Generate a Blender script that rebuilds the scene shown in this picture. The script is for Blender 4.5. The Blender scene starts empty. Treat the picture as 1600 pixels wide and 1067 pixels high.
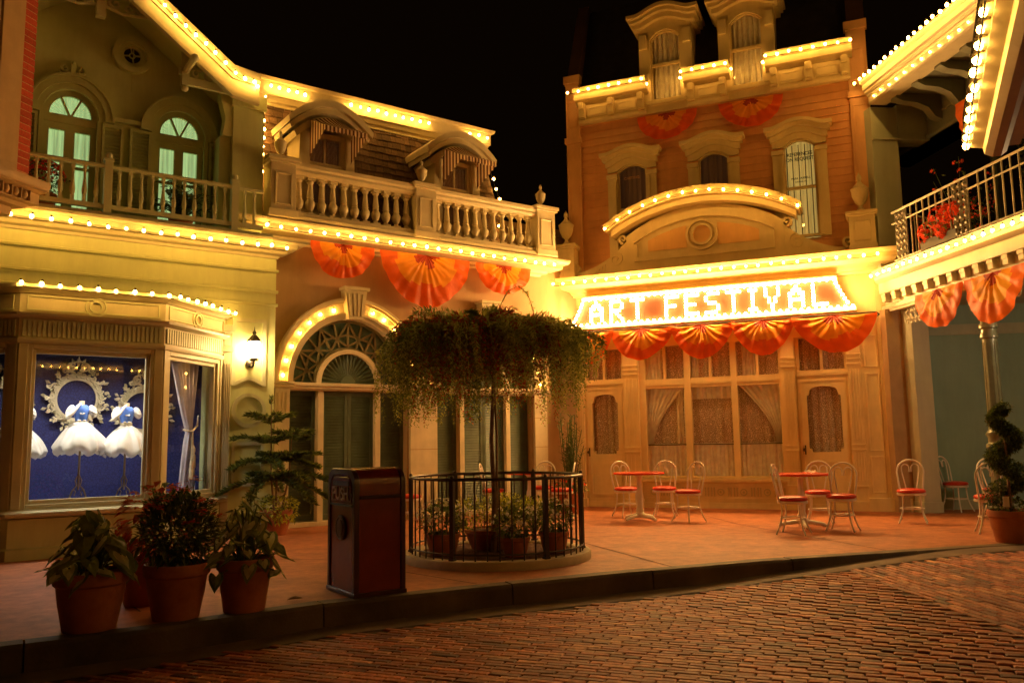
import bpy, bmesh, math, random
from mathutils import Vector, Matrix, noise
R = math.radians
PI = math.pi
rnd = random.Random(7)
scene = bpy.context.scene
COL = scene.collection

# ------------------------------------------------------------------ camera, night sky, exposure
F_PX, PITCH, ROLL, EYE = 1297.0, R(6.93), R(-0.93), 1.25
cam = bpy.data.cameras.new('camera')
cam.sensor_width = 36.0
cam.lens = F_PX / 1600.0 * 36.0
cam.clip_start, cam.clip_end = 0.05, 600.0
camo = bpy.data.objects.new('camera', cam)
COL.objects.link(camo)
_f = Vector((0, math.cos(PITCH), math.sin(PITCH)))
_u = Vector((0, -math.sin(PITCH), math.cos(PITCH)))
_r = Vector((1, 0, 0))
_rt = math.cos(ROLL) * _r + math.sin(ROLL) * _u
_up = -math.sin(ROLL) * _r + math.cos(ROLL) * _u
camo.matrix_world = Matrix(((_rt.x, _up.x, -_f.x, 0), (_rt.y, _up.y, -_f.y, 0), (_rt.z, _up.z, -_f.z, EYE), (0, 0, 0, 1)))
scene.camera = camo

world = bpy.data.worlds.new('World')
scene.world = world
world.use_nodes = True
wn = world.node_tree
bg = wn.nodes['Background']
bg.inputs[0].default_value = (1.0, 0.42, 0.12, 1)      # warm town glow of a night sky
bg.inputs[1].default_value = 0.0006
vs = scene.view_settings
vs.view_transform = 'Standard'
vs.look = 'None'
vs.gamma = 1
vs.exposure = 1.9
scene.cycles.use_denoising = True
scene.cycles.max_bounces = 8
scene.cycles.diffuse_bounces = 4
scene.cycles.transparent_max_bounces = 12
scene.cycles.sample_clamp_indirect = 4.0
scene.cycles.caustics_reflective = False
scene.cycles.caustics_refractive = False

# ------------------------------------------------------------------ materials
LIGHT = (1.0, 0.485, 0.088)
BULB = 26.0


def nodes(name):
    m = bpy.data.materials.new(name)
    m.use_nodes = True
    t = m.node_tree
    return m, t, t.nodes['Principled BSDF']


def paint(name, col, rough=0.55, var=0.12, scale=3.0, bump=0.0, bscale=60.0, spec=0.35, metal=0.0, dirt=0.09):
    m, t, b = nodes(name)
    tc = t.nodes.new('ShaderNodeTexCoord')
    n = t.nodes.new('ShaderNodeTexNoise')
    n.inputs['Scale'].default_value = scale
    n.inputs['Detail'].default_value = 6
    n.inputs['Roughness'].default_value = 0.62
    t.links.new(tc.outputs['Object'], n.inputs['Vector'])
    r = t.nodes.new('ShaderNodeValToRGB')
    r.color_ramp.elements[0].position = 0.3
    r.color_ramp.elements[1].position = 0.72
    r.color_ramp.elements[0].color = tuple(max(0, c * (1 - var)) for c in col) + (1,)
    r.color_ramp.elements[1].color = tuple(min(1, c * (1 + var)) for c in col) + (1,)
    t.links.new(n.outputs['Fac'], r.inputs['Fac'])
    # weather streaks that run down the surface, and blotches of wear
    mp = t.nodes.new('ShaderNodeMapping')
    mp.inputs['Scale'].default_value = (4.5, 4.5, 0.7)
    t.links.new(tc.outputs['Object'], mp.inputs['Vector'])
    n3 = t.nodes.new('ShaderNodeTexNoise')
    n3.inputs['Scale'].default_value = 1.6
    n3.inputs['Detail'].default_value = 7
    n3.inputs['Roughness'].default_value = 0.7
    t.links.new(mp.outputs[0], n3.inputs['Vector'])
    mr = t.nodes.new('ShaderNodeMapRange')
    mr.inputs['From Min'].default_value = 0.35
    mr.inputs['From Max'].default_value = 0.62
    mr.inputs['To Min'].default_value = 1.0 - dirt
    mr.inputs['To Max'].default_value = 1.0
    t.links.new(n3.outputs['Fac'], mr.inputs['Value'])
    mul = t.nodes.new('ShaderNodeVectorMath')
    mul.operation = 'SCALE'
    t.links.new(r.outputs['Color'], mul.inputs[0])
    t.links.new(mr.outputs[0], mul.inputs['Scale'])
    t.links.new(mul.outputs[0], b.inputs['Base Color'])
    b.inputs['Roughness'].default_value = rough
    b.inputs['Specular IOR Level'].default_value = spec
    b.inputs['Metallic'].default_value = metal
    if bump:
        n2 = t.nodes.new('ShaderNodeTexNoise')
        n2.inputs['Scale'].default_value = bscale
        n2.inputs['Detail'].default_value = 4
        t.links.new(tc.outputs['Object'], n2.inputs['Vector'])
        bp = t.nodes.new('ShaderNodeBump')
        bp.inputs['Strength'].default_value = bump
        bp.inputs['Distance'].default_value = 0.01
        t.links.new(n2.outputs['Fac'], bp.inputs['Height'])
        t.links.new(bp.outputs['Normal'], b.inputs['Normal'])
    return m


def cloth(name, col, trans=0.3, rough=0.7, var=0.12, scale=6.0, fold=0.0):
    """thin fabric or leaf: diffuse with some light let through"""
    m, t, b = nodes(name)
    tc = t.nodes.new('ShaderNodeTexCoord')
    n = t.nodes.new('ShaderNodeTexNoise')
    n.inputs['Scale'].default_value = scale
    n.inputs['Detail'].default_value = 5
    t.links.new(tc.outputs['Object'], n.inputs['Vector'])
    r = t.nodes.new('ShaderNodeValToRGB')
    r.color_ramp.elements[0].position = 0.3
    r.color_ramp.elements[1].position = 0.7
    r.color_ramp.elements[0].color = tuple(max(0, c * (1 - var)) for c in col) + (1,)
    r.color_ramp.elements[1].color = tuple(min(1, c * (1 + var)) for c in col) + (1,)
    t.links.new(n.outputs['Fac'], r.inputs['Fac'])
    t.links.new(r.outputs['Color'], b.inputs['Base Color'])
    b.inputs['Roughness'].default_value = rough
    b.inputs['Specular IOR Level'].default_value = 0.3
    tr = t.nodes.new('ShaderNodeBsdfTranslucent')
    t.links.new(r.outputs['Color'], tr.inputs['Color'])
    mx = t.nodes.new('ShaderNodeMixShader')
    mx.inputs[0].default_value = trans
    t.links.new(b.outputs[0], mx.inputs[1])
    t.links.new(tr.outputs[0], mx.inputs[2])
    t.links.new(mx.outputs[0], t.nodes['Material Output'].inputs['Surface'])
    if fold:
        n2 = t.nodes.new('ShaderNodeTexNoise')
        n2.inputs['Scale'].default_value = 9
        t.links.new(tc.outputs['Object'], n2.inputs['Vector'])
        bp = t.nodes.new('ShaderNodeBump')
        bp.inputs['Strength'].default_value = fold
        bp.inputs['Distance'].default_value = 0.03
        t.links.new(n2.outputs['Fac'], bp.inputs['Height'])
        t.links.new(bp.outputs['Normal'], b.inputs['Normal'])
        t.links.new(bp.outputs['Normal'], tr.inputs['Normal'])
    return m


def emit(name, col, s):
    m = bpy.data.materials.new(name)
    m.use_nodes = True
    t = m.node_tree
    t.nodes.clear()
    e = t.nodes.new('ShaderNodeEmission')
    o = t.nodes.new('ShaderNodeOutputMaterial')
    e.inputs[0].default_value = tuple(col) + (1,)
    e.inputs[1].default_value = s
    t.links.new(e.outputs[0], o.inputs[0])
    return m


def lit_cloth(name, col, glow, strength, scale=14.0):
    """curtain lit from the room behind it: it glows in vertical folds"""
    m, t, b = nodes(name)
    b.inputs['Base Color'].default_value = tuple(col) + (1,)
    b.inputs['Roughness'].default_value = 0.9
    tc = t.nodes.new('ShaderNodeTexCoord')
    w = t.nodes.new('ShaderNodeTexNoise')
    mp = t.nodes.new('ShaderNodeMapping')
    mp.inputs['Scale'].default_value = (scale, scale, 0.5)
    t.links.new(tc.outputs['Object'], mp.inputs['Vector'])
    t.links.new(mp.outputs[0], w.inputs['Vector'])
    w.inputs['Scale'].default_value = 2.0
    r = t.nodes.new('ShaderNodeValToRGB')
    r.color_ramp.elements[0].position = 0.3
    r.color_ramp.elements[1].position = 0.7
    r.color_ramp.elements[0].color = tuple(c * 0.45 for c in glow) + (1,)
    r.color_ramp.elements[1].color = tuple(glow) + (1,)
    t.links.new(w.outputs['Fac'], r.inputs['Fac'])
    t.links.new(r.outputs['Color'], b.inputs['Emission Color'])
    b.inputs['Emission Strength'].default_value = strength
    return m


def glass(name, tint=(1, 1, 1), refl=1.0):
    m = bpy.data.materials.new(name)
    m.use_nodes = True
    t = m.node_tree
    t.nodes.clear()
    o = t.nodes.new('ShaderNodeOutputMaterial')
    a = t.nodes.new('ShaderNodeBsdfTransparent')
    a.inputs[0].default_value = tuple(tint) + (1,)
    g = t.nodes.new('ShaderNodeBsdfGlossy')
    g.inputs['Roughness'].default_value = 0.02
    lw = t.nodes.new('ShaderNodeLayerWeight')          # Schlick, the same from both sides of the pane
    lw.inputs[0].default_value = 0.5
    pw = t.nodes.new('ShaderNodeMath')
    pw.operation = 'POWER'
    pw.inputs[1].default_value = 5.0
    t.links.new(lw.outputs['Facing'], pw.inputs[0])
    fr = t.nodes.new('ShaderNodeMath')
    fr.operation = 'MULTIPLY_ADD'
    fr.inputs[1].default_value = 0.7
    fr.inputs[2].default_value = 0.035
    t.links.new(pw.outputs[0], fr.inputs[0])
    mx = t.nodes.new('ShaderNodeMixShader')
    t.links.new(fr.outputs[0], mx.inputs[0])
    t.links.new(a.outputs[0], mx.inputs[1])
    t.links.new(g.outputs[0], mx.inputs[2])
    t.links.new(mx.outputs[0], o.inputs[0])
    return m


def attr_paint(name, attr, rough=0.6, bump=0.3, bscale=40.0, mottled=0.35, spec=0.4):
    """colour of each brick or shingle comes from its own colour attribute, mottled"""
    m, t, b = nodes(name)
    a = t.nodes.new('ShaderNodeAttribute')
    a.attribute_name = attr
    tc = t.nodes.new('ShaderNodeTexCoord')
    n = t.nodes.new('ShaderNodeTexNoise')
    n.inputs['Scale'].default_value = bscale
    n.inputs['Detail'].default_value = 6
    n.inputs['Roughness'].default_value = 0.7
    t.links.new(tc.outputs['Object'], n.inputs['Vector'])
    mr = t.nodes.new('ShaderNodeMapRange')
    mr.inputs['From Min'].default_value = 0.3
    mr.inputs['From Max'].default_value = 0.7
    mr.inputs['To Min'].default_value = 1 - mottled
    mr.inputs['To Max'].default_value = 1 + mottled
    t.links.new(n.outputs['Fac'], mr.inputs['Value'])
    mul = t.nodes.new('ShaderNodeVectorMath')
    mul.operation = 'SCALE'
    t.links.new(a.outputs['Color'], mul.inputs[0])
    t.links.new(mr.outputs[0], mul.inputs['Scale'])
    t.links.new(mul.outputs[0], b.inputs['Base Color'])
    b.inputs['Roughness'].default_value = rough
    b.inputs['Specular IOR Level'].default_value = spec
    bp = t.nodes.new('ShaderNodeBump')
    bp.inputs['Strength'].default_value = bump
    bp.inputs['Distance'].default_value = 0.008
    t.links.new(n.outputs['Fac'], bp.inputs['Height'])
    t.links.new(bp.outputs['Normal'], b.inputs['Normal'])
    return m


def two_tone(name, c1, c2, kind='lace', scale=20.0, rough=0.8, lo=0.4, hi=0.6):
    m, t, b = nodes(name)
    tc = t.nodes.new('ShaderNodeTexCoord')
    if kind == 'lace':
        v = t.nodes.new('ShaderNodeTexVoronoi')
        v.feature = 'DISTANCE_TO_EDGE'
        v.inputs['Scale'].default_value = scale
        src = v.outputs['Distance']
    elif kind == 'stripe':
        v = t.nodes.new('ShaderNodeTexWave')
        v.inputs['Scale'].default_value = scale
        v.bands_direction = 'X'
        v.inputs['Distortion'].default_value = 0.0
        src = v.outputs['Fac']
    else:
        v = t.nodes.new('ShaderNodeTexNoise')
        v.inputs['Scale'].default_value = scale
        v.inputs['Detail'].default_value = 5
        src = v.outputs['Fac']
    t.links.new(tc.outputs['Object'], v.inputs['Vector'])
    r = t.nodes.new('ShaderNodeValToRGB')
    r.color_ramp.elements[0].position = lo
    r.color_ramp.elements[1].position = hi
    r.color_ramp.elements[0].color = tuple(c1) + (1,)
    r.color_ramp.elements[1].color = tuple(c2) + (1,)
    t.links.new(src, r.inputs['Fac'])
    t.links.new(r.outputs['Color'], b.inputs['Base Color'])
    b.inputs['Roughness'].default_value = rough
    b.inputs['Specular IOR Level'].default_value = 0.2
    return m


M = {}
M['green_wall'] = paint('pale_green_paint', (0.62, 0.67, 0.33), 0.45, 0.08, 1.6, 0.05, 25)
M['green_trim'] = paint('pale_green_trim', (0.60, 0.62, 0.38), 0.4, 0.06, 4)
M['green_cream'] = paint('green_cream_trim', (0.60, 0.56, 0.35), 0.4, 0.07, 4)
M['gable_wall'] = paint('gable_green_paint', (0.52, 0.58, 0.27), 0.5, 0.1, 2)
M['cream'] = paint('cream_trim', (0.62, 0.53, 0.32), 0.45, 0.07, 4, 0.06, 30)
M['stucco'] = paint('tan_stucco', (0.42, 0.28, 0.14), 0.8, 0.12, 1.5, 0.25, 90)
M['limestone'] = paint('cream_limestone', (0.66, 0.56, 0.36), 0.75, 0.1, 4, 0.2, 60)
M['louver'] = paint('dark_green_louver', (0.10, 0.13, 0.08), 0.4, 0.2, 6)
M['lattice'] = paint('olive_lattice', (0.20, 0.17, 0.07), 0.5, 0.2, 8)
M['teal_glass'] = paint('teal_fanlight_glass', (0.10, 0.17, 0.12), 0.15, 0.35, 7, spec=0.6)
M['clap'] = paint('salmon_clapboard', (0.64, 0.31, 0.12), 0.55, 0.10, 3, 0.06, 40)
M['clap_trim'] = paint('salmon_corner_trim', (0.66, 0.36, 0.15), 0.5, 0.08, 3)
M['yellow_trim'] = paint('yellow_cream_trim', (0.64, 0.51, 0.25), 0.45, 0.07, 3, 0.04, 30)
M['store'] = paint('mustard_cream_paint', (0.84, 0.65, 0.31), 0.42, 0.08, 3, 0.04, 30)
M['store_panel'] = paint('orange_cream_panel', (0.68, 0.40, 0.15), 0.5, 0.08, 3)
M['dark_roof'] = paint('black_roof', (0.035, 0.028, 0.025), 0.8, 0.3, 6, 0.3, 40)
M['grey_wall'] = paint('grey_green_paint', (0.42, 0.45, 0.33), 0.5, 0.08, 2)
M['teal_wall'] = paint('teal_grey_paint', (0.28, 0.43, 0.35), 0.5, 0.1, 1.2)
M['grey_trim'] = paint('grey_cream_trim', (0.60, 0.54, 0.36), 0.45, 0.07, 3)
M['iron_white'] = paint('pale_iron', (0.62, 0.56, 0.42), 0.4, 0.1, 10, spec=0.5)
M['iron_dark'] = paint('dark_brown_iron', (0.05, 0.033, 0.022), 0.35, 0.25, 10, spec=0.6)
M['iron_lace'] = paint('weathered_iron', (0.30, 0.27, 0.20), 0.35, 0.3, 20, spec=0.6)
M['eave_dark'] = paint('shaded_grey_paint', (0.20, 0.21, 0.15), 0.6, 0.1, 3)  # darker copy of the grey, shade under the eave put into the colour
M['post_green'] = paint('olive_column_paint', (0.19, 0.20, 0.13), 0.25, 0.15, 6, spec=0.6)
M['dark'] = paint('dark_interior', (0.02, 0.015, 0.012), 0.9, 0.2, 4)
M['brown_room'] = paint('brown_interior', (0.10, 0.06, 0.03), 0.9, 0.3, 4)
M['brick_red'] = attr_paint('red_quoin_brick', 'tint', 0.8, 0.3, 40)
M['wood_brown'] = paint('brown_cream_wood', (0.46, 0.30, 0.15), 0.5, 0.1, 4)
M['shingle'] = attr_paint('brown_shingle', 'tint', 0.85, 0.4, 30)
M['paver'] = attr_paint('street_brick', 'tint', 0.60, 0.6, 26, 0.5, 0.3)
M['concrete'] = paint('terracotta_concrete', (0.45, 0.155, 0.06), 0.62, 0.26, 2.1, 0.22, 130, dirt=0.35)
M['kerb'] = paint('kerb_stone', (0.12, 0.082, 0.052), 0.7, 0.6, 1.3, 0.3, 60)
M['gutter'] = paint('gutter_concrete', (0.15, 0.10, 0.065), 0.75, 0.35, 2.5, 0.3, 60)
M['bed'] = paint('street_sand', (0.07, 0.042, 0.027), 0.95, 0.3, 6)
M['joint'] = paint('pavement_joint', (0.10, 0.05, 0.03), 0.9)
M['ring'] = paint('cream_planter_stone', (0.50, 0.42, 0.28), 0.7, 0.15, 4, 0.25, 60)
M['soil'] = paint('red_mulch', (0.10, 0.035, 0.018), 0.95, 0.5, 25, 0.8, 60)
M['terra'] = paint('terracotta', (0.42, 0.14, 0.055), 0.6, 0.22, 5, 0.15, 40)
M['chair_white'] = paint('white_enamel', (0.80, 0.76, 0.68), 0.3, 0.05, 8, spec=0.5)
M['red_vinyl'] = paint('red_vinyl', (0.60, 0.035, 0.012), 0.3, 0.1, 6, spec=0.5)
M['red_top'] = paint('red_laminate', (0.70, 0.06, 0.02), 0.25, 0.06, 4, spec=0.5)
M['can'] = paint('maroon_paint', (0.19, 0.02, 0.009), 0.24, 0.2, 4, spec=0.6)
M['can_dark'] = paint('dark_maroon_paint', (0.05, 0.008, 0.005), 0.3, 0.2, 4, spec=0.6)
M['brass'] = paint('worn_brass', (0.14, 0.09, 0.035), 0.45, 0.3, 20, metal=0.5)
M['steel_letter'] = paint('worn_silver_letters', (0.55, 0.42, 0.28), 0.35, 0.1, 20, metal=0.5)
M['bunt_red'] = cloth('bunting_red', (0.86, 0.15, 0.014), 0.55, 0.45, 0.1, 5, 0.25)
M['bunt_gold'] = cloth('bunting_gold', (0.93, 0.36, 0.02), 0.55, 0.45, 0.1, 5, 0.25)
M['bunt_dark'] = cloth('bunting_maroon', (0.42, 0.05, 0.014), 0.40, 0.5, 0.1, 5, 0.25)
M['sheer'] = cloth('cream_sheer', (0.95, 0.84, 0.66), 0.10, 0.85, 0.14, 10)
M['lace'] = two_tone('lace_curtain', (0.90, 0.74, 0.54), (0.36, 0.26, 0.16), 'lace', 34, 0.9, 0.02, 0.10)
M['drape'] = cloth('lilac_drape', (0.60, 0.58, 0.66), 0.3, 0.6, 0.1, 9)
M['awning_dark'] = cloth('awning_dark_stripe', (.14, .05, .03), .15)
M['awning_pale'] = cloth('awning_pale_stripe', (.78, .60, .36), .2)
M['awning'] = two_tone('awning_stripes', (0.16, 0.06, 0.035), (0.80, 0.64, 0.40), 'stripe', 5.4, 0.8, 0.45, 0.55)
M['blue_wall'] = two_tone('royal_blue_damask', (0.018, 0.022, 0.10), (0.03, 0.037, 0.155), 'lace', 26, 0.6, 0.05, 0.12)
M['blue_bodice'] = cloth('blue_satin', (0.10, 0.22, 0.70), 0.1, 0.35, 0.1, 10)
M['white_satin'] = cloth('white_satin', (0.82, 0.80, 0.76), 0.25, 0.4, 0.05, 10)
M['skin_form'] = paint('mannequin_cream', (0.70, 0.56, 0.38), 0.5, 0.05)
M['silver'] = paint('antique_silver', (0.66, 0.58, 0.40), 0.4, 0.25, 14, 0.3, 40, metal=0.2)
M['iron_stand'] = paint('bronze_stand', (0.28, 0.20, 0.10), 0.4, 0.2, 14, metal=0.5)
M['lamp_black'] = paint('black_iron', (0.03, 0.025, 0.02), 0.4, 0.2, 14, spec=0.5)
M['glass'] = glass('window_glass')
M['bulb'] = emit('warm_bulb', LIGHT, BULB)
M['sign_bulb'] = emit('sign_bulb', (1.0, 0.54, 0.17), BULB * 2.5)
M['lantern_glow'] = emit('lantern_glow', (1.0, 0.60, 0.24), 40.0)
M['spot_glow'] = emit('display_spot_glow', (1.0, 0.90, 0.74), 150.0)
M['cord'] = paint('light_cord', (0.05, 0.04, 0.03), 0.6)
M['green_curtain'] = lit_cloth('lit_green_curtain', (0.6, 0.62, 0.5), (0.40, 0.60, 0.25), 0.22)
M['amber_curtain'] = lit_cloth('lit_amber_curtain', (0.6, 0.5, 0.3), (0.40, 0.27, 0.065), 0.30)
M['dim_curtain'] = lit_cloth('dim_brown_curtain', (0.20, 0.12, 0.07), (0.10, 0.04, 0.012), 0.05)
M['letter_black'] = paint('black_lettering', (0.008, 0.007, 0.006), 0.6)
M['letter_gold'] = paint('gold_lettering', (0.60, 0.30, 0.10), 0.4, metal=0.4)
M['room_glow'] = emit('lit_room', (1.0, .58, .20), 0.5)
M['sign_board'] = paint('orange_sign_board', (0.085, 0.026, 0.008), 0.6, 0.1)
M['leaf_dark'] = cloth('dark_leaf', (0.07, 0.10, 0.025), 0.3, 0.5, 0.4, 9)
M['leaf_mid'] = cloth('mid_leaf', (0.12, 0.16, 0.035), 0.35, 0.5, 0.35, 9)
M['leaf_light'] = cloth('light_leaf', (0.24, 0.27, 0.055), 0.4, 0.5, 0.3, 9)
M['leaf_lime'] = cloth('lime_leaf', (0.60, 0.62, 0.08), 0.45, 0.5, 0.3, 9)
M['leaf_pale'] = cloth('pale_caladium', (0.88, 0.82, 0.40), 0.6, 0.5, 0.3, 14)
M['leaf_red'] = cloth('rust_coleus', (0.46, 0.09, 0.03), 0.35, 0.6, 0.4, 14)
M['leaf_brown'] = cloth('dry_leaf', (0.30, 0.17, 0.07), 0.2, 0.8, 0.3, 14)
M['bark'] = paint('bark', (0.24, 0.14, 0.08), 0.85, 0.3, 20, 0.4, 40)
M['petal_red'] = cloth('red_petal', (0.92, 0.10, 0.03), 0.3, 0.6, 0.2, 14)
M['petal_pink'] = cloth('dusty_pink_petal', (0.72, 0.36, 0.22), 0.3, 0.6, 0.2, 14)
M['petal_white'] = cloth('cream_petal', (0.95, 0.90, 0.74), 0.3, 0.6, 0.05, 14)

# ------------------------------------------------------------------ mesh toolkit


class MB:
    """collects geometry and links it as ONE mesh object"""

    def __init__(s, M4=None):
        s.v, s.f, s.mi, s.ci = [], [], [], []
        s.M = M4 or Matrix()
        s.col = None

    def add(s, vs, fs, m=0):
        o = len(s.v)
        s.v.extend([s.M @ Vector(p) for p in vs])
        for f in fs:
            s.f.append([o + i for i in f])
            s.mi.append(m)
            s.ci.append(s.col)

    def box(s, x0, x1, y0, y1, z0, z1, m=0):
        s.add([(x0, y0, z0), (x1, y0, z0), (x1, y1, z0), (x0, y1, z0), (x0, y0, z1), (x1, y0, z1), (x1, y1, z1), (x0, y1, z1)],
              [(0, 3, 2, 1), (4, 5, 6, 7), (0, 1, 5, 4), (1, 2, 6, 5), (2, 3, 7, 6), (3, 0, 4, 7)], m)

    def prism(s, poly, y0, y1, m=0, caps=True):
        """polygon of (x, z) pushed from y0 to y1"""
        n = len(poly)
        vs = [(x, y0, z) for x, z in poly] + [(x, y1, z) for x, z in poly]
        fs = [(i, (i + 1) % n, n + (i + 1) % n, n + i) for i in range(n)]
        if caps:
            fs += [tuple(range(n))[::-1], tuple(range(n, 2 * n))]
        s.add(vs, fs, m)

    def run(s, prof, x0, x1, m=0):
        """profile of (y, z) run along x from x0 to x1"""
        n = len(prof)
        vs = [(x0, y, z) for y, z in prof] + [(x1, y, z) for y, z in prof]
        fs = [(i, (i + 1) % n, n + (i + 1) % n, n + i) for i in range(n)]
        fs += [tuple(range(n))[::-1], tuple(range(n, 2 * n))]
        s.add(vs, fs, m)

    def mould(s, prof, path, m=0, closed=False):
        """profile of (out, z) swept along a plan path of (x, y), mitred; 'out' is to the right of travel"""
        P = [Vector(p) for p in path]
        n = len(P)
        k = len(prof)
        rings = []
        for i in range(n):
            def nrm(a, b):
                d = (b - a).normalized()
                return Vector((d.y, -d.x))
            if closed or 0 < i < n - 1:
                n1, n2 = nrm(P[i - 1], P[i]), nrm(P[i], P[(i + 1) % n])
                t = (n1 + n2)
                t = t / max(0.2, t.dot(n1)) if t.length > 1e-6 else n1
            else:
                t = nrm(P[i], P[i + 1]) if i == 0 else nrm(P[i - 1], P[i])
            rings.append([(P[i].x + t.x * o, P[i].y + t.y * o, z) for o, z in prof])
        vs = [p for r in rings for p in r]
        fs = []
        for i in range(n if closed else n - 1):
            j = (i + 1) % n
            for q in range(k - 1):
                fs.append((i * k + q, j * k + q, j * k + q + 1, i * k + q + 1))
        if not closed:
            fs.append(tuple(range(k)))
            fs.append(tuple((n - 1) * k + q for q in range(k))[::-1])
        s.add(vs, fs, m)

    def lathe(s, prof, n=14, c=(0, 0, 0), m=0, sx=1.0, sy=1.0):
        vs, fs = [], []
        for r, z in prof:
            for i in range(n):
                a = 2 * PI * i / n
                vs.append((c[0] + r * sx * math.cos(a), c[1] + r * sy * math.sin(a), c[2] + z))
        for j in range(len(prof) - 1):
            for i in range(n):
                k = (i + 1) % n
                fs.append((j * n + i, j * n + k, (j + 1) * n + k, (j + 1) * n + i))
        fs.append(tuple(range(n))[::-1])
        fs.append(tuple((len(prof) - 1) * n + i for i in range(n)))
        s.add(vs, fs, m)

    def tube(s, path, r, n=6, m=0, closed=False):
        P = [Vector(p) for p in path]
        k = len(P)
        rr = r if isinstance(r, (list, tuple)) else [r] * k
        vs, fs = [], []
        prev = None
        for i in range(k):
            a = P[(i - 1) % k] if (closed or i > 0) else P[i]
            b = P[(i + 1) % k] if (closed or i < k - 1) else P[i]
            d = (b - a)
            d = d.normalized() if d.length > 1e-9 else Vector((0, 0, 1))
            if prev is None:
                h = Vector((0, 0, 1)) if abs(d.z) < 0.9 else Vector((1, 0, 0))
            else:
                h = prev
            e1 = (h - d * h.dot(d))
            e1 = e1.normalized() if e1.length > 1e-6 else d.orthogonal().normalized()
            prev = e1
            e2 = d.cross(e1)
            for q in range(n):
                t = 2 * PI * q / n
                vs.append(P[i] + (e1 * math.cos(t) + e2 * math.sin(t)) * rr[i])
        for i in range(k if closed else k - 1):
            j = (i + 1) % k
            for q in range(n):
                w = (q + 1) % n
                fs.append((i * n + q, i * n + w, j * n + w, j * n + q))
        if not closed:
            fs.append(tuple(range(n))[::-1])
            fs.append(tuple((k - 1) * n + q for q in range(n)))
        s.add(vs, fs, m)

    def arch(s, cx, cz, r0, r1, y0, y1, m=0, a0=0.0, a1=180.0, n=28, kz=1.0):
        """ring segment in the xz plane, y0 (front) to y1 (back)"""
        vs, fs = [], []
        for i in range(n + 1):
            a = R(a0 + (a1 - a0) * i / n)
            for r, y in ((r0, y0), (r1, y0), (r1, y1), (r0, y1)):
                vs.append((cx + r * math.cos(a), y, cz + r * math.sin(a) * kz))
        for i in range(n):
            for q in range(4):
                w = (q + 1) % 4
                fs.append((i * 4 + q, i * 4 + w, i * 4 + 4 + w, i * 4 + 4 + q))
        fs.append((0, 1, 2, 3))
        fs.append((n * 4 + 3, n * 4 + 2, n * 4 + 1, n * 4))
        s.add(vs, fs, m)

    def band(s, top, bot, y0, y1, m=0):
        """strip between two polylines of (x, z) given at the same stations, y0 (front) to y1 (back)"""
        n = len(top)
        vs = []
        for (a, b), (c, d) in zip(top, bot):
            vs += [(a, y0, b), (c, y0, d), (c, y1, d), (a, y1, b)]
        fs = []
        for i in range(n - 1):
            for q in range(4):
                w = (q + 1) % 4
                fs.append((i * 4 + q, i * 4 + w, i * 4 + 4 + w, i * 4 + 4 + q))
        fs.append((3, 2, 1, 0))
        fs.append(tuple((n - 1) * 4 + q for q in range(4)))
        s.add(vs, fs, m)

    def bar(s, a, b, w, y0, y1, m=0):
        """flat bar from a to b in the xz plane, w wide, y0 to y1 deep"""
        a, b = Vector(a), Vector(b)
        d = (b - a).normalized()
        p = Vector((-d.y, d.x)) * w / 2
        s.prism([tuple(a - p), tuple(b - p), tuple(b + p), tuple(a + p)], y0, y1, m)

    def ball(s, c, r, n=8, m=0, sz=1.0):
        k = max(4, n // 2 + 1)
        prof = [(max(1e-4, math.sin(PI * i / k)) * r, -math.cos(PI * i / k) * r * sz) for i in range(k + 1)]
        s.lathe(prof, n, c, m)

    def grid(s, fn, nu, nv, m=0, mf=None):
        vs = [fn(i / nu, j / nv) for j in range(nv + 1) for i in range(nu + 1)]
        o = len(s.v)
        s.v.extend([s.M @ Vector(p) for p in vs])
        for j in range(nv):
            for i in range(nu):
                a = j * (nu + 1) + i
                s.f.append([o + a, o + a + 1, o + a + nu + 2, o + a + nu + 1])
                s.mi.append(mf((i + .5) / nu, (j + .5) / nv) if mf else m)
                s.ci.append(s.col)

    def leaf(s, p, d, L, w, m=0, up=None, fold=0.25, sag=0.0):
        """leaf of four faces from p along d"""
        d = Vector(d).normalized()
        u = Vector(up) if up else Vector((0, 0, 1))
        sd = d.cross(u)
        sd = sd.normalized() if sd.length > 1e-5 else d.orthogonal().normalized()
        nn = sd.cross(d)
        p = Vector(p)
        mid = p + d * L * 0.5 - Vector((0, 0, sag * L * 0.3))
        tip = p + d * L - Vector((0, 0, sag * L))
        vs = [p, mid + sd * w / 2 + nn * w * fold, tip, mid - sd * w / 2 + nn * w * fold, mid]
        s.add(vs, [(0, 4, 1), (4, 2, 1), (0, 3, 4), (4, 3, 2)], m)

    def build(s, name, mats, parent=None, smooth=None, bevel=0.0, loc=None):
        me = bpy.data.meshes.new(name)
        me.from_pydata([tuple(v) for v in s.v], [], s.f)
        mats = mats if isinstance(mats, (list, tuple)) else [mats]
        for m in mats:
            me.materials.append(m)
        me.polygons.foreach_set('material_index', s.mi)
        if any(c is not None for c in s.ci):
            at = me.attributes.new('tint', 'FLOAT_COLOR', 'FACE')
            flat = []
            for c in s.ci:
                flat += list(c or (0.2, 0.2, 0.2)) + [1.0]
            at.data.foreach_set('color', flat)
        me.update()
        bm = bmesh.new()
        bm.from_mesh(me)
        if smooth is None or smooth >= 0:
            bmesh.ops.recalc_face_normals(bm, faces=bm.faces)
        if bevel:
            es = [e for e in bm.edges if len(e.link_faces) == 2 and e.calc_face_angle(0) > R(40)]
            bmesh.ops.bevel(bm, geom=es, offset=bevel, segments=1, affect='EDGES', clamp_overlap=True)
        bm.to_mesh(me)
        bm.free()
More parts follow.
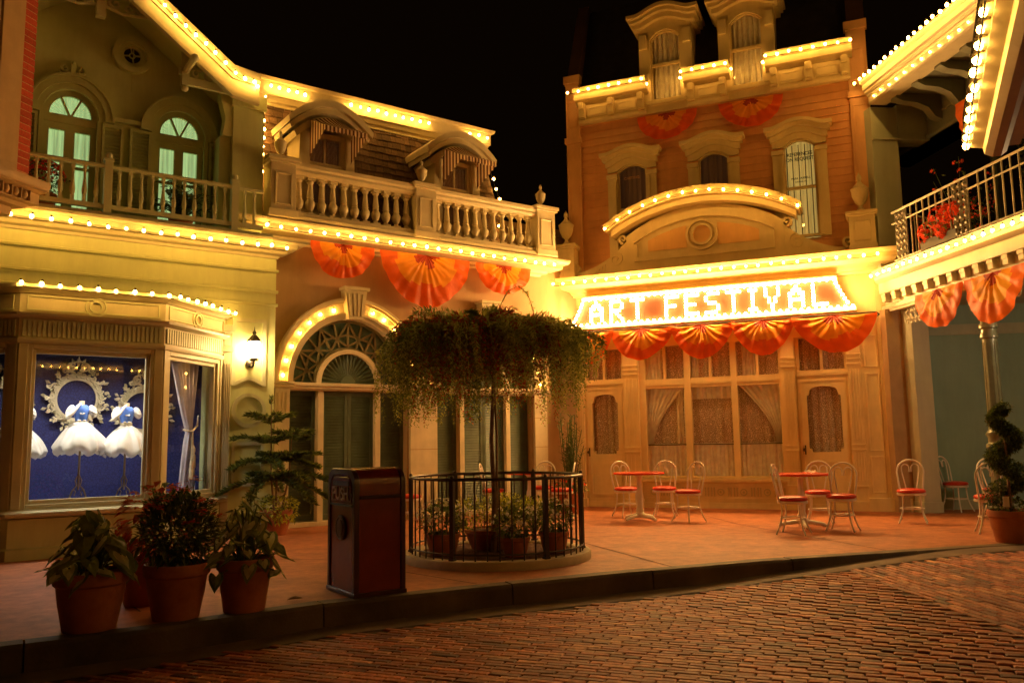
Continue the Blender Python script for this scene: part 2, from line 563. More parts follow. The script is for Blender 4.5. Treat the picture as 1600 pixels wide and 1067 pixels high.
        if smooth:
            me.shade_smooth()
            me.set_sharp_from_angle(angle=R(abs(smooth)))
        o = bpy.data.objects.new(name, me)
        COL.objects.link(o)
        if parent is not None:
            o.parent = parent
        if loc is not None:
            o.location = loc
        return o


def thing(name, label, cat, loc=(0, 0, 0), rz=0.0, group=None):
    o = bpy.data.objects.new(name, None)
    o.empty_display_size = 0.1
    COL.objects.link(o)
    o.location = loc
    o.rotation_euler = (0, 0, rz)
    o['label'], o['category'] = label, cat
    if group:
        o['group'] = group
    return o


def tag(o, label, cat, group=None, kind=None):
    o['label'], o['category'] = label, cat
    if group:
        o['group'] = group
    if kind:
        o['kind'] = kind
    return o


def struct(o, label, cat):
    o['kind'] = 'structure'
    o['label'], o['category'] = label, cat
    return o


def copy_tree(o, parent=None):
    c = o.copy()
    COL.objects.link(c)
    if parent is not None:
        c.parent = parent
    for ch in [k for k in o.children]:
        copy_tree(ch, c)
    return c


def text_mesh(txt, name, mat, parent, size, M4, depth=0.004, align='CENTER', sx=1.0):
    cu = bpy.data.curves.new(name, 'FONT')
    cu.body = txt
    cu.size = size
    cu.extrude = depth
    cu.offset = size * .018
    cu.align_x = align
    cu.align_y = 'CENTER'
    to = bpy.data.objects.new('tmp_text', cu)
    COL.objects.link(to)
    dg = bpy.context.evaluated_depsgraph_get()
    me = bpy.data.meshes.new_from_object(to.evaluated_get(dg))
    bpy.data.objects.remove(to)
    me.transform(M4 @ Matrix.Diagonal((sx, 1, 1, 1)))
    me.materials.clear()
    me.materials.append(mat)
    me.name = name
    o = bpy.data.objects.new(name, me)
    COL.objects.link(o)
    o.parent = parent
    return o


FACE_FRONT = Matrix.Rotation(R(90), 4, 'X')      # text plane xy -> xz, reading from -y


class Fac:
    """facade frame: X along the facade, Y into the building, Z up"""

    def __init__(s, o, az):
        s.o = Vector((o[0], o[1], 0))
        s.th = R(90 - az)
        s.M = Matrix.Translation(s.o) @ Matrix.Rotation(s.th, 4, 'Z')

    def w(s, x, y, z):
        return s.M @ Vector((x, y, z))


FA = Fac((-3.5606, 12.9079), 54.5)      # green shop and arcade
FB = Fac((3.0084, 15.7029), 113.0)      # clapboard building
FD = Fac((6.3431, 13.9615), 174.0)      # balcony building on the right

# ------------------------------------------------------------------ strings of lamps
_bm = MB()
bulb_mesh = None


def bulb_data():
    global bulb_mesh
    if bulb_mesh is None:
        b = MB()
        b.ball((0, 0, 0), 0.024, 8, 0, 1.2)
        b.lathe([(.013, .022), (.014, .05), (.010, .052)], 8, (0, 0, 0), 1)
        o = b.build('bulb', [M['bulb'], M['cord']], None, 60)
        bulb_mesh = o.data
        bpy.data.objects.remove(o)
    return bulb_mesh


def light_string(pts, label, group=None, wire=True, scale=1.0, name='light_string'):
    p0 = Vector(pts[0])
    t = thing(name, label, 'light string', p0, 0, group or 'strings of warm festoon bulbs on the buildings')
    if wire:
        path = []
        for i in range(len(pts) - 1):
            a, b = Vector(pts[i]) - p0, Vector(pts[i + 1]) - p0
            path.append(a)
            if (b - a).length < 0.5:
                path.append((a + b) / 2 + Vector((0, 0, -0.012)))
        path.append(Vector(pts[-1]) - p0)
        w = MB()
        w.tube([q + Vector((0, 0, -0.03)) for q in path], 0.006, 4)
        w.build('cord', M['cord'], t)
    for q in pts:
        o = bpy.data.objects.new('bulb', bulb_data())
        COL.objects.link(o)
        o.parent = t
        o.location = Vector(q) - p0 + Vector((rnd.gauss(0, .005), rnd.gauss(0, .005), rnd.gauss(0, .006)))
        o.rotation_euler = (rnd.gauss(0, .3), rnd.gauss(0, .3), 0)
        o.scale = (scale * rnd.uniform(.86, 1.1),) * 3
    return t


def lerp_pts(a, b, n):
    a, b = Vector(a), Vector(b)
    return [a + (b - a) * i / (n - 1) for i in range(n)]


# ------------------------------------------------------------------ shared facade details
def urn(parent, x, y, z, h, mat, name='urn'):
    k = h / 0.7
    p = [(0.07, 0), (0.07, .03), (0.035, .06), (0.03, .1), (0.09, .16), (0.135, .27), (0.145, .36), (0.155, .40), (0.125, .42), (0.10, .45),
         (0.05, .50), (0.03, .54), (0.045, .58), (0.04, .63), (0.012, .68), (0.002, .70)]
    b = MB()
    b.box(x - .085 * k, x + .085 * k, y - .085 * k, y + .085 * k, z, z + .03 * k)
    b.lathe([(r * k, q * k + .03 * k) for r, q in p], 16, (x, y, z))
    return b.build(name, mat, parent, 40)


def louver(mb, x0, x1, z0, z1, y, pitch=0.045, frame=0.035, m=0, depth=0.03, back=True):
    """louvred leaf: stiles, rails and tilted slats"""
    mb.box(x0, x0 + frame, y - depth, y + depth, z0, z1, m)
    mb.box(x1 - frame, x1, y - depth, y + depth, z0, z1, m)
    mb.box(x0 + frame, x1 - frame, y - depth, y + depth, z0, z0 + frame * 1.6, m)
    mb.box(x0 + frame, x1 - frame, y - depth, y + depth, z1 - frame * 1.2, z1, m)
    if back:
        mb.box(x0 + frame, x1 - frame, y + depth * .6, y + depth * .8, z0 + frame * 1.6, z1 - frame * 1.2, m)
    n = max(2, int((z1 - z0 - frame * 2.8) / pitch))
    for i in range(n):
        z = z0 + frame * 1.6 + (z1 - z0 - frame * 2.8) * (i + .5) / n
        a, b, h = x0 + frame, x1 - frame, pitch * .42
        mb.add([(a, y - depth * .8, z - h), (b, y - depth * .8, z - h), (b, y + depth * .4, z + h), (a, y + depth * .4, z + h),
                (a, y - depth * .8, z - h + .006), (b, y - depth * .8, z - h + .006), (b, y + depth * .4, z + h + .006), (a, y + depth * .4, z + h + .006)],
               [(0, 1, 2, 3), (4, 7, 6, 5), (0, 4, 5, 1), (3, 2, 6, 7)], m)


def curtain(mb, x0, x1, z0, z1, y, folds=6, amp=0.02, m=0, top=None, phase=0.0):
    def fn(u, v):
        x = x0 + (x1 - x0) * u
        z = z0 + (z1 - z0) * v
        return (x, y + amp * math.sin(u * folds * 2 * PI + phase + .6 * math.sin(v * 3)) * (1.1 - .3 * v) + amp * .4 * math.sin(u * folds * 4.7 * PI + v), z)
    mb.grid(fn, folds * 8, 6, m)


def tieback(mb, x0, x1, z0, z1, y, side, zt, folds=6, amp=0.02, m=0):
    """a curtain drawn to one side: its free edge sweeps from the top to the tie at height zt; side=-1 tied at x0, +1 at x1"""
    def fn(u, v):
        z = z0 + (z1 - z0) * v
        t = (z - zt) / (z1 - zt)
        if t >= 0:
            wd = 0.14 + 0.86 * (t ** 1.6)
        else:
            wd = 0.14 + 0.16 * min(1, -t * 2)
        w = (x1 - x0) * wd
        x = x0 + w * u if side < 0 else x1 - w * u
        return (x, y + amp * math.sin(u * folds * 2 * PI) * (1.4 - wd * .6), z)
    mb.grid(fn, folds * 8, 16, m)


def pleat_fan(name, mats, label, w, drop, loc, rz, parent=None, group='orange and gold bunting fans', pleats=11, seed=0, swag=False, tilt=0.0):
    """half-disc of pleated fabric hanging from its flat top edge: maroon heart, gold middle, red rim"""
    r = random.Random(seed)
    b = MB()
    ph = r.random() * 6
    NU, NV = pleats * 8, 14

    def fn(u, v):
        a = PI * (1 + u)
        rr = v
        lob = 1.0 + 0.008 * math.sin(u * pleats * 2 * PI) * v + 0.06 * math.sin(u * 5 + ph) * v + .05 * noise.noise(Vector((u * 5, v, seed)))
        x = math.cos(a) * rr * w / 2 * (1.0 if not swag else 1.02)
        s = max(0.0, -math.sin(a))
        z = -(s ** (1.05 if not swag else 1.25)) * rr * drop * lob
        # cloth sags a little below its top edge
        if swag:
            z -= 0.05 * drop * math.sin(PI * rr) * (1 - s)
        wob = u + .06 * noise.noise(Vector((u * 4, v * 1.5, seed + 9)))
        am = 0.004 + 0.034 * v * (0.2 + 0.8 * s) * max(.12, 0.5 + 0.9 * noise.noise(Vector((u * 5, 1.7, seed)))) * (1 - .45 * v)
        y = -abs(am) * (1 + math.sin(wob * pleats * 2 * PI + ph)) - (0.10 if swag else 0.06) * math.sin(PI * min(1, v * 0.9)) * s
        y -= .035 * v * noise.noise(Vector((u * 7, v * 5, seed))) + .016 * noise.noise(Vector((u * 19, v * 9, seed + 3)))
        return (x, y - tilt * z, z)

    def mf(u, v):
        if v < 0.24 + .07 * math.sin(u * 14 + ph):
            return 2
        e = 0.66 + .07 * math.sin(u * 11 + ph)
        return 1 if v < e else 0
    b.grid(fn, NU, NV, 0, mf)
    o = b.build(name, mats, parent, 75, loc=loc)
    o.rotation_euler = (0, 0, rz)
    tag(o, label, 'bunting', group)
    return o


BUNT = [M['bunt_red'], M['bunt_gold'], M['bunt_dark']]

# ================================================================== ground
KERB = [(-9.0, 1.6), (-6.2, 3.75), (-4.4, 4.85), (-3.2, 5.58), (-2.6, 5.93), (-1.53, 6.80), (-0.35, 7.42), (0.93, 8.05), (2.5, 8.72), (4.0, 9.17),
        (5.2, 9.55), (7.0, 10.0), (10.0, 10.6), (14.0, 11.3)]


def smooth01(t):
    t = max(0.0, min(1.0, t))
    return t * t * (3 - 2 * t)


def street_z(x, y=0):
    """the street rises to the level of the pavement at the right"""
    return -0.18 + 0.172 * smooth01((x - 1.2) / 4.2)


def kerb_y(x):
    for (a, b), (c, d) in zip(KERB, KERB[1:]):
        if a <= x <= c:
            return b + (d - b) * (x - a) / (c - a)
    return KERB[0][1] if x < KERB[0][0] else KERB[-1][1]


def offset_line(line, d):
    P = [Vector(p) for p in line]
    out = []
    for i in range(len(P)):
        t = (P[min(i + 1, len(P) - 1)] - P[max(i - 1, 0)]).normalized()
        out.append(P[i] + Vector((-t.y, t.x)) * d)
    return out


# far ground, below everything
g = MB()
g.add([(-150, -150, -0.42), (150, -150, -0.42), (150, 150, -0.42), (-150, 150, -0.42)], [(0, 1, 2, 3)])
struct(g.build('ground', M['bed']), 'dark ground under and beyond the street', 'ground')

# terracotta pavement
inner = offset_line(KERB, 0.17)
g = MB()
poly = [(p.x, p.y) for p in inner] + [(14, 30), (-12, 30), (-12, 5)]
n = len(poly)
g.add([(x, y, 0.0) for x, y in poly] + [(x, y, -0.3) for x, y in poly],
      [tuple(range(n))] + [(i, n + i, n + (i + 1) % n, (i + 1) % n) for i in range(n)])
struct(g.build('pavement', M['concrete']), 'smooth terracotta coloured concrete pavement in front of the shops', 'pavement')
# tooled joints in the pavement
g = MB()


def joint(a, b, w=0.017):
    a, b = Vector(a), Vector(b)
    d = (b - a).normalized()
    p = Vector((-d.y, d.x)) * w / 2
    g.add([(*(a - p), .004), (*(b - p), .004), (*(b + p), .004), (*(a + p), .004)], [(0, 1, 2, 3)])


for a, b in (((-2.9, 6.6), (-4.6, 9.0)), ((-0.35, 7.62), (-1.2, 8.5)), ((1.55, 8.45), (0.62, 11.2)), ((0.62, 11.2), (0.0, 13.2)), ((4.1, 9.4), (3.3, 12.4)), ((3.3, 12.4), (3.0, 15.2)),
             ((-1.0, 11.0), (5.9, 11.5)), ((-3.2, 9.6), (-1.3, 9.2))):
    joint(a, b)
struct(g.build('pavement_joints', M['joint']), 'dark tooled joints in the terracotta pavement', 'pavement')

# kerb of separate stones, with a rounded nose
g = MB()
# resample the kerb line finely
fine = []
for (a, b), (c, d) in zip(KERB, KERB[1:]):
    L = math.hypot(c - a, d - b)
    k = max(1, int(L / 0.35))
    fine += [(a + (c - a) * i / k, b + (d - b) * i / k) for i in range(k)]
fine.append(KERB[-1])
acc = 0
seg = []
stones = []
for i, p in enumerate(fine):
    seg.append(i)
    if i and len(seg) >= 5:
        stones.append(seg)
        seg = [i]
if len(seg) > 1:
    stones.append(seg)
fo, fi = fine, offset_line(fine, 0.168)
for st in stones:
    prof_pts = []
    dz = rnd.uniform(-.003, .003)
    for q, i in enumerate(st):
        o, n_ = Vector(fo[i]), Vector(fi[i])
        t = (Vector(fo[min(i + 1, len(fo) - 1)]) - Vector(fo[max(i - 1, 0)])).normalized() * .006
        if q == 0:
            o, n_ = o + t, n_ + t
        if q == len(st) - 1:
            o, n_ = o - t, n_ - t
        d = (n_ - o).normalized()
        zb = street_z(o.x) - 0.12
        prof_pts.append([(o.x - d.x * .012, o.y - d.y * .012, zb), (o.x, o.y, -.022 + dz), (o.x + d.x * .02, o.y + d.y * .02, .003 + dz), (n_.x, n_.y, .004 + dz), (n_.x, n_.y, zb)])
    k = 5
    vs = [v for r_ in prof_pts for v in r_]
    fs = []
    for i in range(len(prof_pts) - 1):
        for q in range(k - 1):
            fs.append((i * k + q, (i + 1) * k + q, (i + 1) * k + q + 1, i * k + q + 1))
    fs.append(tuple(range(k)))
    fs.append(tuple((len(prof_pts) - 1) * k + q for q in range(k))[::-1])
    g.add(vs, fs)
struct(g.build('kerb', M['kerb'], None, 35), 'weathered dark kerb between the pavement and the brick street', 'kerb')

# gutter strip and street bed
g = MB()
go = offset_line(fine, -0.30)
vs = []
for a, b in zip(fo, go):
    vs += [(a[0], a[1] + .02, street_z(a[0]) + .004), (b.x, b.y, street_z(b.x) - .002)]
g.add(vs, [(2 * i, 2 * i + 1, 2 * i + 3, 2 * i + 2) for i in range(len(fo) - 1)])
struct(g.build('gutter', M['gutter']), 'worn concrete gutter strip along the kerb', 'gutter')
g = MB()
nx, ny = 60, 2
vs = []
xs = [-9 + 23 * i / nx for i in range(nx + 1)]
for x in xs:
    vs += [(x, -12, street_z(x) - .011), (x, kerb_y(x) + .1, street_z(x) - .011)]
g.add(vs, [(2 * i, 2 * i + 2, 2 * i + 3, 2 * i + 1) for i in range(nx)])
struct(g.build('street_bed', M['bed']), 'sandy joints between the street bricks', 'street')

# brick street: every brick a worn block, two fields laid in different directions
g = MB()
PALETTE = [(.30, .080, .028), (.25, .060, .023), (.36, .105, .038), (.21, .062, .028), (.33, .09, .032), (.38, .15, .065), (.15, .05, .027), (.28, .09, .04)]


def brick(cx, cy, ang, L, W):
    c, s_ = math.cos(ang), math.sin(ang)
    z = street_z(cx) + rnd.gauss(0, .0012)
    tx, ty = rnd.gauss(0, .0045), rnd.gauss(0, .008)
    ang2 = rnd.gauss(0, .012)
    c, s_ = math.cos(ang + ang2), math.sin(ang + ang2)
    vs = []
    for lx, ly, dz in ((-1, -1, -.03), (1, -1, -.03), (1, 1, -.03), (-1, 1, -.03), (-1, -1, -.005), (1, -1, -.005), (1, 1, -.005), (-1, 1, -.005)):
        x, y = lx * L / 2, ly * W / 2
        vs.append((cx + x * c - y * s_, cy + x * s_ + y * c, z + dz + tx * x + ty * y))
    ch = .005
    for lx, ly in ((-1, -1), (1, -1), (1, 1), (-1, 1)):
        x, y = lx * (L / 2 - ch - rnd.random() * .006), ly * (W / 2 - ch - rnd.random() * .004)
        vs.append((cx + x * c - y * s_, cy + x * s_ + y * c, z + tx * x + ty * y + rnd.gauss(0, .0012)))
    fs = [(0, 1, 5, 4), (1, 2, 6, 5), (2, 3, 7, 6), (3, 0, 4, 7), (4, 5, 9, 8), (5, 6, 10, 9), (6, 7, 11, 10), (7, 4, 8, 11), (8, 9, 10, 11)]
    p = rnd.choice(PALETTE)
    k = rnd.uniform(.75, 1.55)
    g.col = (p[0] * k, p[1] * k, p[2] * k)
    g.add(vs, fs)


def in_street(x, y):
    return y < kerb_y(x) - 0.33 - 0.06


L, W, J = .205, .060, .005
ROWOFF = [(.5 if q % 2 else 0) + rnd.uniform(-.14, .14) for q in range(400)]
a1 = R(-21)
ca, sa = math.cos(a1), math.sin(a1)
for i in range(-45, 45):
    for j in range(-130, 120):
        u = (i + ROWOFF[j + 200] + rnd.uniform(-.015, .015)) * (L + J)
        v = j * (W + J)
        x, y = 1.0 + u * ca - v * sa, 6.5 + u * sa + v * ca
        if -6.5 < x < 3.385 and 2.2 < y < 10 and in_street(x, y):
            brick(x, y, a1, L * rnd.uniform(.975, 1.0), W * rnd.uniform(.96, 1.0))
a2 = R(-86)
ca, sa = math.cos(a2), math.sin(a2)
for i in range(-30, 30):
    for j in range(-105, 105):
        u = (i + ROWOFF[j + 200] + rnd.uniform(-.015, .015)) * (L + J)
        v = j * (W + J)
        x, y = 5.6 + u * ca - v * sa, 7 + u * sa + v * ca
        if 3.395 < x < 9.0 and 2.2 < y < 11 and in_street(x, y):
            brick(x, y, a2, L * rnd.uniform(.975, 1.0), W * rnd.uniform(.96, 1.0))
g.col = None
struct(g.build('brick_street', M['paver'], None, -1), 'worn red brick street laid in two directions', 'street')

# ================================================================== green shop (left)
shop = thing('green_shop_building', 'pale green two storey shop with gabled upper floor and display bay window', 'building', FA.w(-3, -.35, 0) * 1.0, FA.th)
SX, SY = -3.0, -0.35          # local offset of the Empty inside the facade frame


def T(mb_x=0, mb_y=0):
    return Matrix.Translation((-SX, -SY, 0))


def smb():
    return MB(T())


G = [M['green_wall'], M['green_trim'], M['green_cream']]
# ground floor wall with the opening behind the bay
b = smb()
b.box(-7.5, -3.85, -.35, -.10, 0, 4.12)
b.box(-2.02 + .75, -.28, -.35, -.10, 0, 4.12)
b.box(-3.85, -1.27, -.35, -.10, 2.95, 4.12)
b.box(-3.85, -1.27, -.35, -.10, 0, .55)
b.box(-.40, -.28, -.10, .15, 0, 4.12)
b.build('wall', M['green_wall'], shop)
# horizontal beads on the upper part of the wall
b = smb()
for z in (3.90, 3.58, 3.38):
    b.run([(-.35, z - .028), (-.385, z - .018), (-.39, z + .008), (-.375, z + .018), (-.35, z + .022)], -7.5, -.255)
b.build('bead', M['green_wall'], shop, 30)
# cornice that carries the balcony
b = smb()
prof = [(0, 4.09), (.02, 4.09), (.03, 4.13), (.10, 4.15), (.13, 4.19), (.20, 4.20), (.24, 4.22), (.25, 4.28), (.36, 4.29), (.37, 4.33), (0, 4.34)]
b.mould(prof, [(-7.5, -.35), (-.28, -.35), (-.28, -.05)], 0)
b.build('cornice', M['green_cream'], shop, 30)
# balcony floor
b = smb()
b.box(-7.5, -.45, -.66, .2, 4.345, 4.39)
b.build('balcony_floor', M['green_trim'], shop)
# wall panels beside the bay
b = smb()


def frame_panel(b, x0, x1, z0, z1, y, w=.05, d=.03, arch=0.0, m=0):
    """raised moulding round a panel; arch > 0 bows the bottom edge up"""
    b.box(x0, x0 + w, y - d, y, z0, z1, m)
    b.box(x1 - w, x1, y - d, y, z0, z1, m)
    b.box(x0 + w, x1 - w, y - d, y, z1 - w, z1, m)
    if arch:
        n = 10
        top, bot = [], []
        for i in range(n + 1):
            t = i / n
            x = x0 + w + (x1 - x0 - 2 * w) * t
            h = arch * math.sin(PI * t)
            bot.append((x, z0 + h))
            top.append((x, z0 + w + h))
        b.band(top, bot, y - d, y, m)
    else:
        b.box(x0 + w, x1 - w, y - d, y, z0, z0 + w, m)


frame_panel(b, -.93, -.42, 2.14, 3.14, -.35, .055, .03, .08)
b.build('wall_panel', M['green_trim'], shop, 35)
b = smb()
b.arch(-.66, 1.78, .20, .255, -.38, -.35, 0, 0, 360, 28)
b.build('wall_panel', M['green_trim'], shop, 35)
b = smb()
frame_panel(b, -.90, -.42, .68, 1.32, -.35, .05, .03)
b.build('wall_panel', M['green_trim'], shop, 35)
b = smb()
b.box(-.95, -.28, -.42, -.35, 0, .16)
b.box(-.95, -.28, -.40, -.35, .16, .24)
b.build('base_board', M['green_trim'], shop, 35)

# ---- display bay
D1 = -1.35
bay = [(-4.75, -.35), (-3.70, D1), (-2.10, D1), (-1.05, -.35)]
bw = smb()
# apron under the windows, mitred
bw.mould([(-.10, 0.0), (.06, 0.0), (.06, .12), (.03, .14), (.03, .46), (.0, .47), (-.10, .47)], bay, 0)
bw.build('apron', M['green_wall'], shop, 30)
b = smb()
b.mould([(-.12, .48), (.10, .48), (.13, .50), (.13, .535), (.04, .56), (.04, .575), (-.12, .575)], bay, 0)
b.build('sill', M['green_cream'], shop, 30)
# entablature: architrave, fluted band, panelled frieze, crown
b = smb()
b.mould([(-.12, 2.50), (.04, 2.50), (.05, 2.53), (.05, 2.56), (-.12, 2.56)], bay, 0)
b.mould([(-.12, 2.56), (.02, 2.56), (.02, 2.80), (-.12, 2.80)], bay, 0)
b.mould([(-.12, 2.80), (.06, 2.80), (.10, 2.83), (.11, 2.86), (-.12, 2.87)], bay, 0)
b.mould([(-.12, 2.87), (.03, 2.87), (.03, 3.10), (-.12, 3.10)], bay, 0)
b.mould([(-.12, 3.10), (.06, 3.10), (.09, 3.13), (.16, 3.15), (.16, 3.19), (.05, 3.21), (-.6, 3.24)], bay, 0)
b.build('entablature', M['green_cream'], shop, 30)


def along(p, q):
    """frame along a bay face: x runs p to q, y outward is negative"""
    p, q = Vector(p), Vector(q)
    d = q - p
    return Matrix.Translation((p.x - SX, p.y - SY, 0)) @ Matrix.Rotation(math.atan2(d.y, d.x), 4, 'Z'), d.length


b = MB()
for p, q in zip(bay, bay[1:]):
    b.M, L_ = along(p, q)
    n = int(L_ / .052)
    for i in range(n):                       # flutes
        x = .02 + (L_ - .04) * (i + .5) / n
        b.box(x - .017, x + .017, -.042, -.02, 2.585, 2.775)
b.build('fluting', M['green_trim'], shop)
b = MB()
for p, q in zip(bay, bay[1:]):
    b.M, L_ = along(p, q)
    frame_panel(b, .06, L_ - .06, 2.90, 3.075, -.03, .016, .016)
    b.arch(L_ / 2, 2.985, .055, .078, -.055, -.03, 0, 0, 360, 20)
    b.arch(L_ / 2, 2.985, .105, .125, -.045, -.03, 0, 0, 360, 20)
b.build('frieze_panel', M['green_trim'], shop, 35)
# posts and window frames on each face
for k, (p, q) in enumerate(zip(bay, bay[1:])):
    mt, L_ = along(p, q)
    fr = MB(mt)
    x0, x1 = (.13, L_ - .13)
    fr.box(0.0, .10, -.03, .10, .575, 2.50)
    fr.box(L_ - .10, L_, -.03, .10, .575, 2.50)
    for (a, c, e, y) in ((.10, .05, .0, -.015), (.15, .04, .0, .02)):
        fr.box(a, a + c, y, y + .07, .575, 2.50)
        fr.box(L_ - a - c, L_ - a, y, y + .07, .575, 2.50)
        fr.box(a + c, L_ - a - c, y, y + .07, .575, .575 + .05 + (a - .1))
        fr.box(a + c, L_ - a - c, y, y + .07, 2.44 - (a - .1), 2.50)
    f = fr.build('window', M['green_cream'], shop, None, .004)
    pn = MB(mt)
    pn.box(.18, L_ - .18, .055, .061, .62, 2.41)
    pn.build('pane', M['glass'], f)
# fluted pilaster at the right end of the bay
b = smb()
b.box(-1.06, -.95, -.42, -.35, .0, 3.0)
for x in (-1.04, -1.015, -.99, -.965):
    b.box(x - .006, x + .008, -.432, -.42, .6, 2.45)
b.box(-1.09, -.93, -.45, -.35, 2.62, 2.70)
b.box(-1.08, -.94, -.44, -.35, 2.92, 3.02)
b.build('pilaster', M['green_cream'], shop, None, .004)
# inside of the bay: blue damask walls, pale floor, ceiling with spot lamps
b = smb()
b.box(-4.9, -1.1, .12, .18, .4, 2.6)
b.box(-5.0, -4.85, -.3, .12, .4, 2.6)
b.box(-1.15, -1.08, -.10, .12, .4, 2.6)
b.build('display_wall', M['blue_wall'], shop)
b = smb()
b.add([(-4.7, -.30, .60), (-3.68, -1.24, .60), (-2.12, -1.24, .60), (-1.12, -.30, .60), (-1.12, .12, .60), (-4.85, .12, .60)], [(0, 1, 2, 3, 4, 5)])
b.build('display_floor', paint('pale_blue_floor', (.34, .40, .60), .6), shop)
b = smb()
b.add([(-4.7, -.30, 2.58), (-3.68, -1.28, 2.58), (-2.12, -1.28, 2.58), (-1.12, -.30, 2.58), (-1.12, .12, 2.58), (-4.85, .12, 2.58)], [(5, 4, 3, 2, 1, 0)])
b.build('display_ceiling', M['dark'], shop)
# bay roof
b = smb()
b.add([(-4.75, -.35, 3.235), (-3.70, D1 + .1, 3.215), (-2.10, D1 + .1, 3.215), (-1.05, -.35, 3.235)], [(0, 1, 2, 3)])
b.build('bay_roof', M['dark_roof'], shop)

# ---- upper floor: gabled wall with two arched French windows
WY = .15
GA, GZ, GS = -2.86, 8.063, .742          # ridge and slope of the gable


def gable_z(x):
    return GZ - abs(x - GA) * GS


wins = [(-3.10, .335), (-1.63, .345)]
b = smb()
xs = [-7.5, -5.2]
cuts = set(xs + [-.50, GA])
for c, r_ in wins:
    for i in range(17):
        cuts.add(round(c - r_ + 2 * r_ * i / 16, 5))
cuts = sorted(cuts)
for x0, x1 in zip(cuts, cuts[1:]):
    def low(x):
        for c, r_ in wins:
            if c - r_ - 1e-6 <= x <= c + r_ + 1e-6:
                return 5.90 + math.sqrt(max(0, r_ * r_ - (x - c) ** 2)) * 1.12
        return 4.35
    xm = (x0 + x1) / 2
    if any(c - r_ < xm < c + r_ for c, r_ in wins):
        l0, l1 = low(x0), low(x1)
    else:
        l0 = l1 = 4.35
    b.add([(x0, WY, l0), (x1, WY, l1), (x1, WY, max(6.6, gable_z(x1) - .02)), (x0, WY, max(6.6, gable_z(x0) - .02))], [(0, 1, 2, 3)])
b.build('gable_wall', M['gable_wall'], shop)
b = smb()
for i in range(14):                        # upright boards
    x = -5.2 + i * .36
    if not any(abs(x - c) < .60 for c, r_ in wins):
        b.box(x - .006, x + .006, WY - .006, WY, 6.45, max(6.6, gable_z(x) - .1))
b.build('board_joint', M['gable_wall'], shop)
for c, r_ in wins:
    f = smb()
    # moulded surround
    f.arch(c, 5.90, r_ + .02, r_ + .10, WY - .05, WY, 0, 0, 180, 24, 1.1)
    f.arch(c, 5.90, r_ + .10, r_ + .19, WY - .08, WY, 0, 0, 180, 24, 1.1)
    f.arch(c, 5.90, r_ + .19, r_ + .22, WY - .10, WY, 0, 0, 180, 24, 1.1)
    f.box(c - r_ - .06, c - r_, WY - .05, WY, 4.35, 5.90)
    f.box(c + r_, c + r_ + .06, WY - .05, WY, 4.35, 5.90)
    f.build('arch_surround', M['gable_wall'], shop, 35)
    f = smb()
    y0, y1 = WY + .03, WY + .07
    f.box(c - r_, c + r_, y0 - .02, y1, 5.80, 5.92)
    f.arch(c, 5.92, r_ - .07, r_ + .005, y0, y1, 0, 0, 180, 24, 1.1)
    for a in (62, 118):
        f.bar((c + .02 * math.cos(R(a)), 5.92), (c + (r_ - .05) * math.cos(R(a)), 5.92 + (r_ - .05) * 1.1 * math.sin(R(a))), .028, y0, y1)
    f.box(c - r_, c - r_ + .075, y0, y1, 4.35, 5.80)
    f.box(c + r_ - .075, c + r_, y0, y1, 4.35, 5.80)
    f.box(c - .065, c + .065, y0, y1, 4.35, 5.80)
    for sx in (-1, 1):
        xa, xb = (c - r_ + .075, c - .065) if sx < 0 else (c + .065, c + r_ - .075)
        f.box(xa, xb, y0, y1, 5.70, 5.80)
        f.box(xa, xb, y0, y1, 5.16, 5.20)
        f.box(xa, xb, y0, y1, 5.24, 5.265)
        f.box(xa, xb, y0, y1, 4.35, 4.46)
    w = f.build('french_window', M['gable_wall'], shop)
    k = smb()
    curtain(k, c - r_ + .03, c + r_ - .03, 4.4, 5.8, WY + .13, 9, .016)
    k.build('curtain', M['green_curtain'], w, 60)
    k = smb()
    n = 40
    vs = [(c, WY + .11, 5.90)]
    for i in range(n + 1):
        a = PI * i / n
        vs.append((c + math.cos(a) * (r_ - .03), WY + .11 + (.014 if i % 2 else -.014), 5.90 + math.sin(a) * (r_ - .03) * 1.1))
    k.add(vs, [(0, i, i + 1) for i in range(1, n + 1)])
    k.build('fan_curtain', M['green_curtain'], w)
    k = smb()
    for dx in (-.03, .03):
        k.tube([(c + dx, y0 - .03, 4.98), (c + dx * 2.2, y0 - .03, 4.98)], .008, 6)
        k.ball((c + dx, y0 - .02, 4.98), .014, 8)
    k.build('handle', M['lamp_black'], w, 60)
# hood moulding linking the arches, and the crest above the left window
for x0, x1 in ((-2.55, -2.17), (-1.08, -.90), (-7.5, -3.66)):
    b = smb()
    b.run([(WY, 5.94), (WY - .06, 5.95), (WY - .08, 6.0), (WY, 6.02)], x0, x1)
    b.build('string_moulding', M['gable_wall'], shop)


def scroll(b, cx, cz, r0, turns, y0, y1, w0, flip=1, start=0.0, m=0, n=36):
    """flat spiral scroll in the xz plane"""
    top, bot = [], []
    for i in range(n + 1):
        t = i / n
        a = start + flip * turns * 2 * PI * t
        r_ = r0 * (1 - .86 * t)
        w = w0 * (1 - .55 * t)
        top.append((cx + (r_ + w / 2) * math.cos(a), cz + (r_ + w / 2) * math.sin(a)))
        bot.append((cx + max(.001, r_ - w / 2) * math.cos(a), cz + max(.001, r_ - w / 2) * math.sin(a)))
    b.band(top, bot, y0, y1, m)


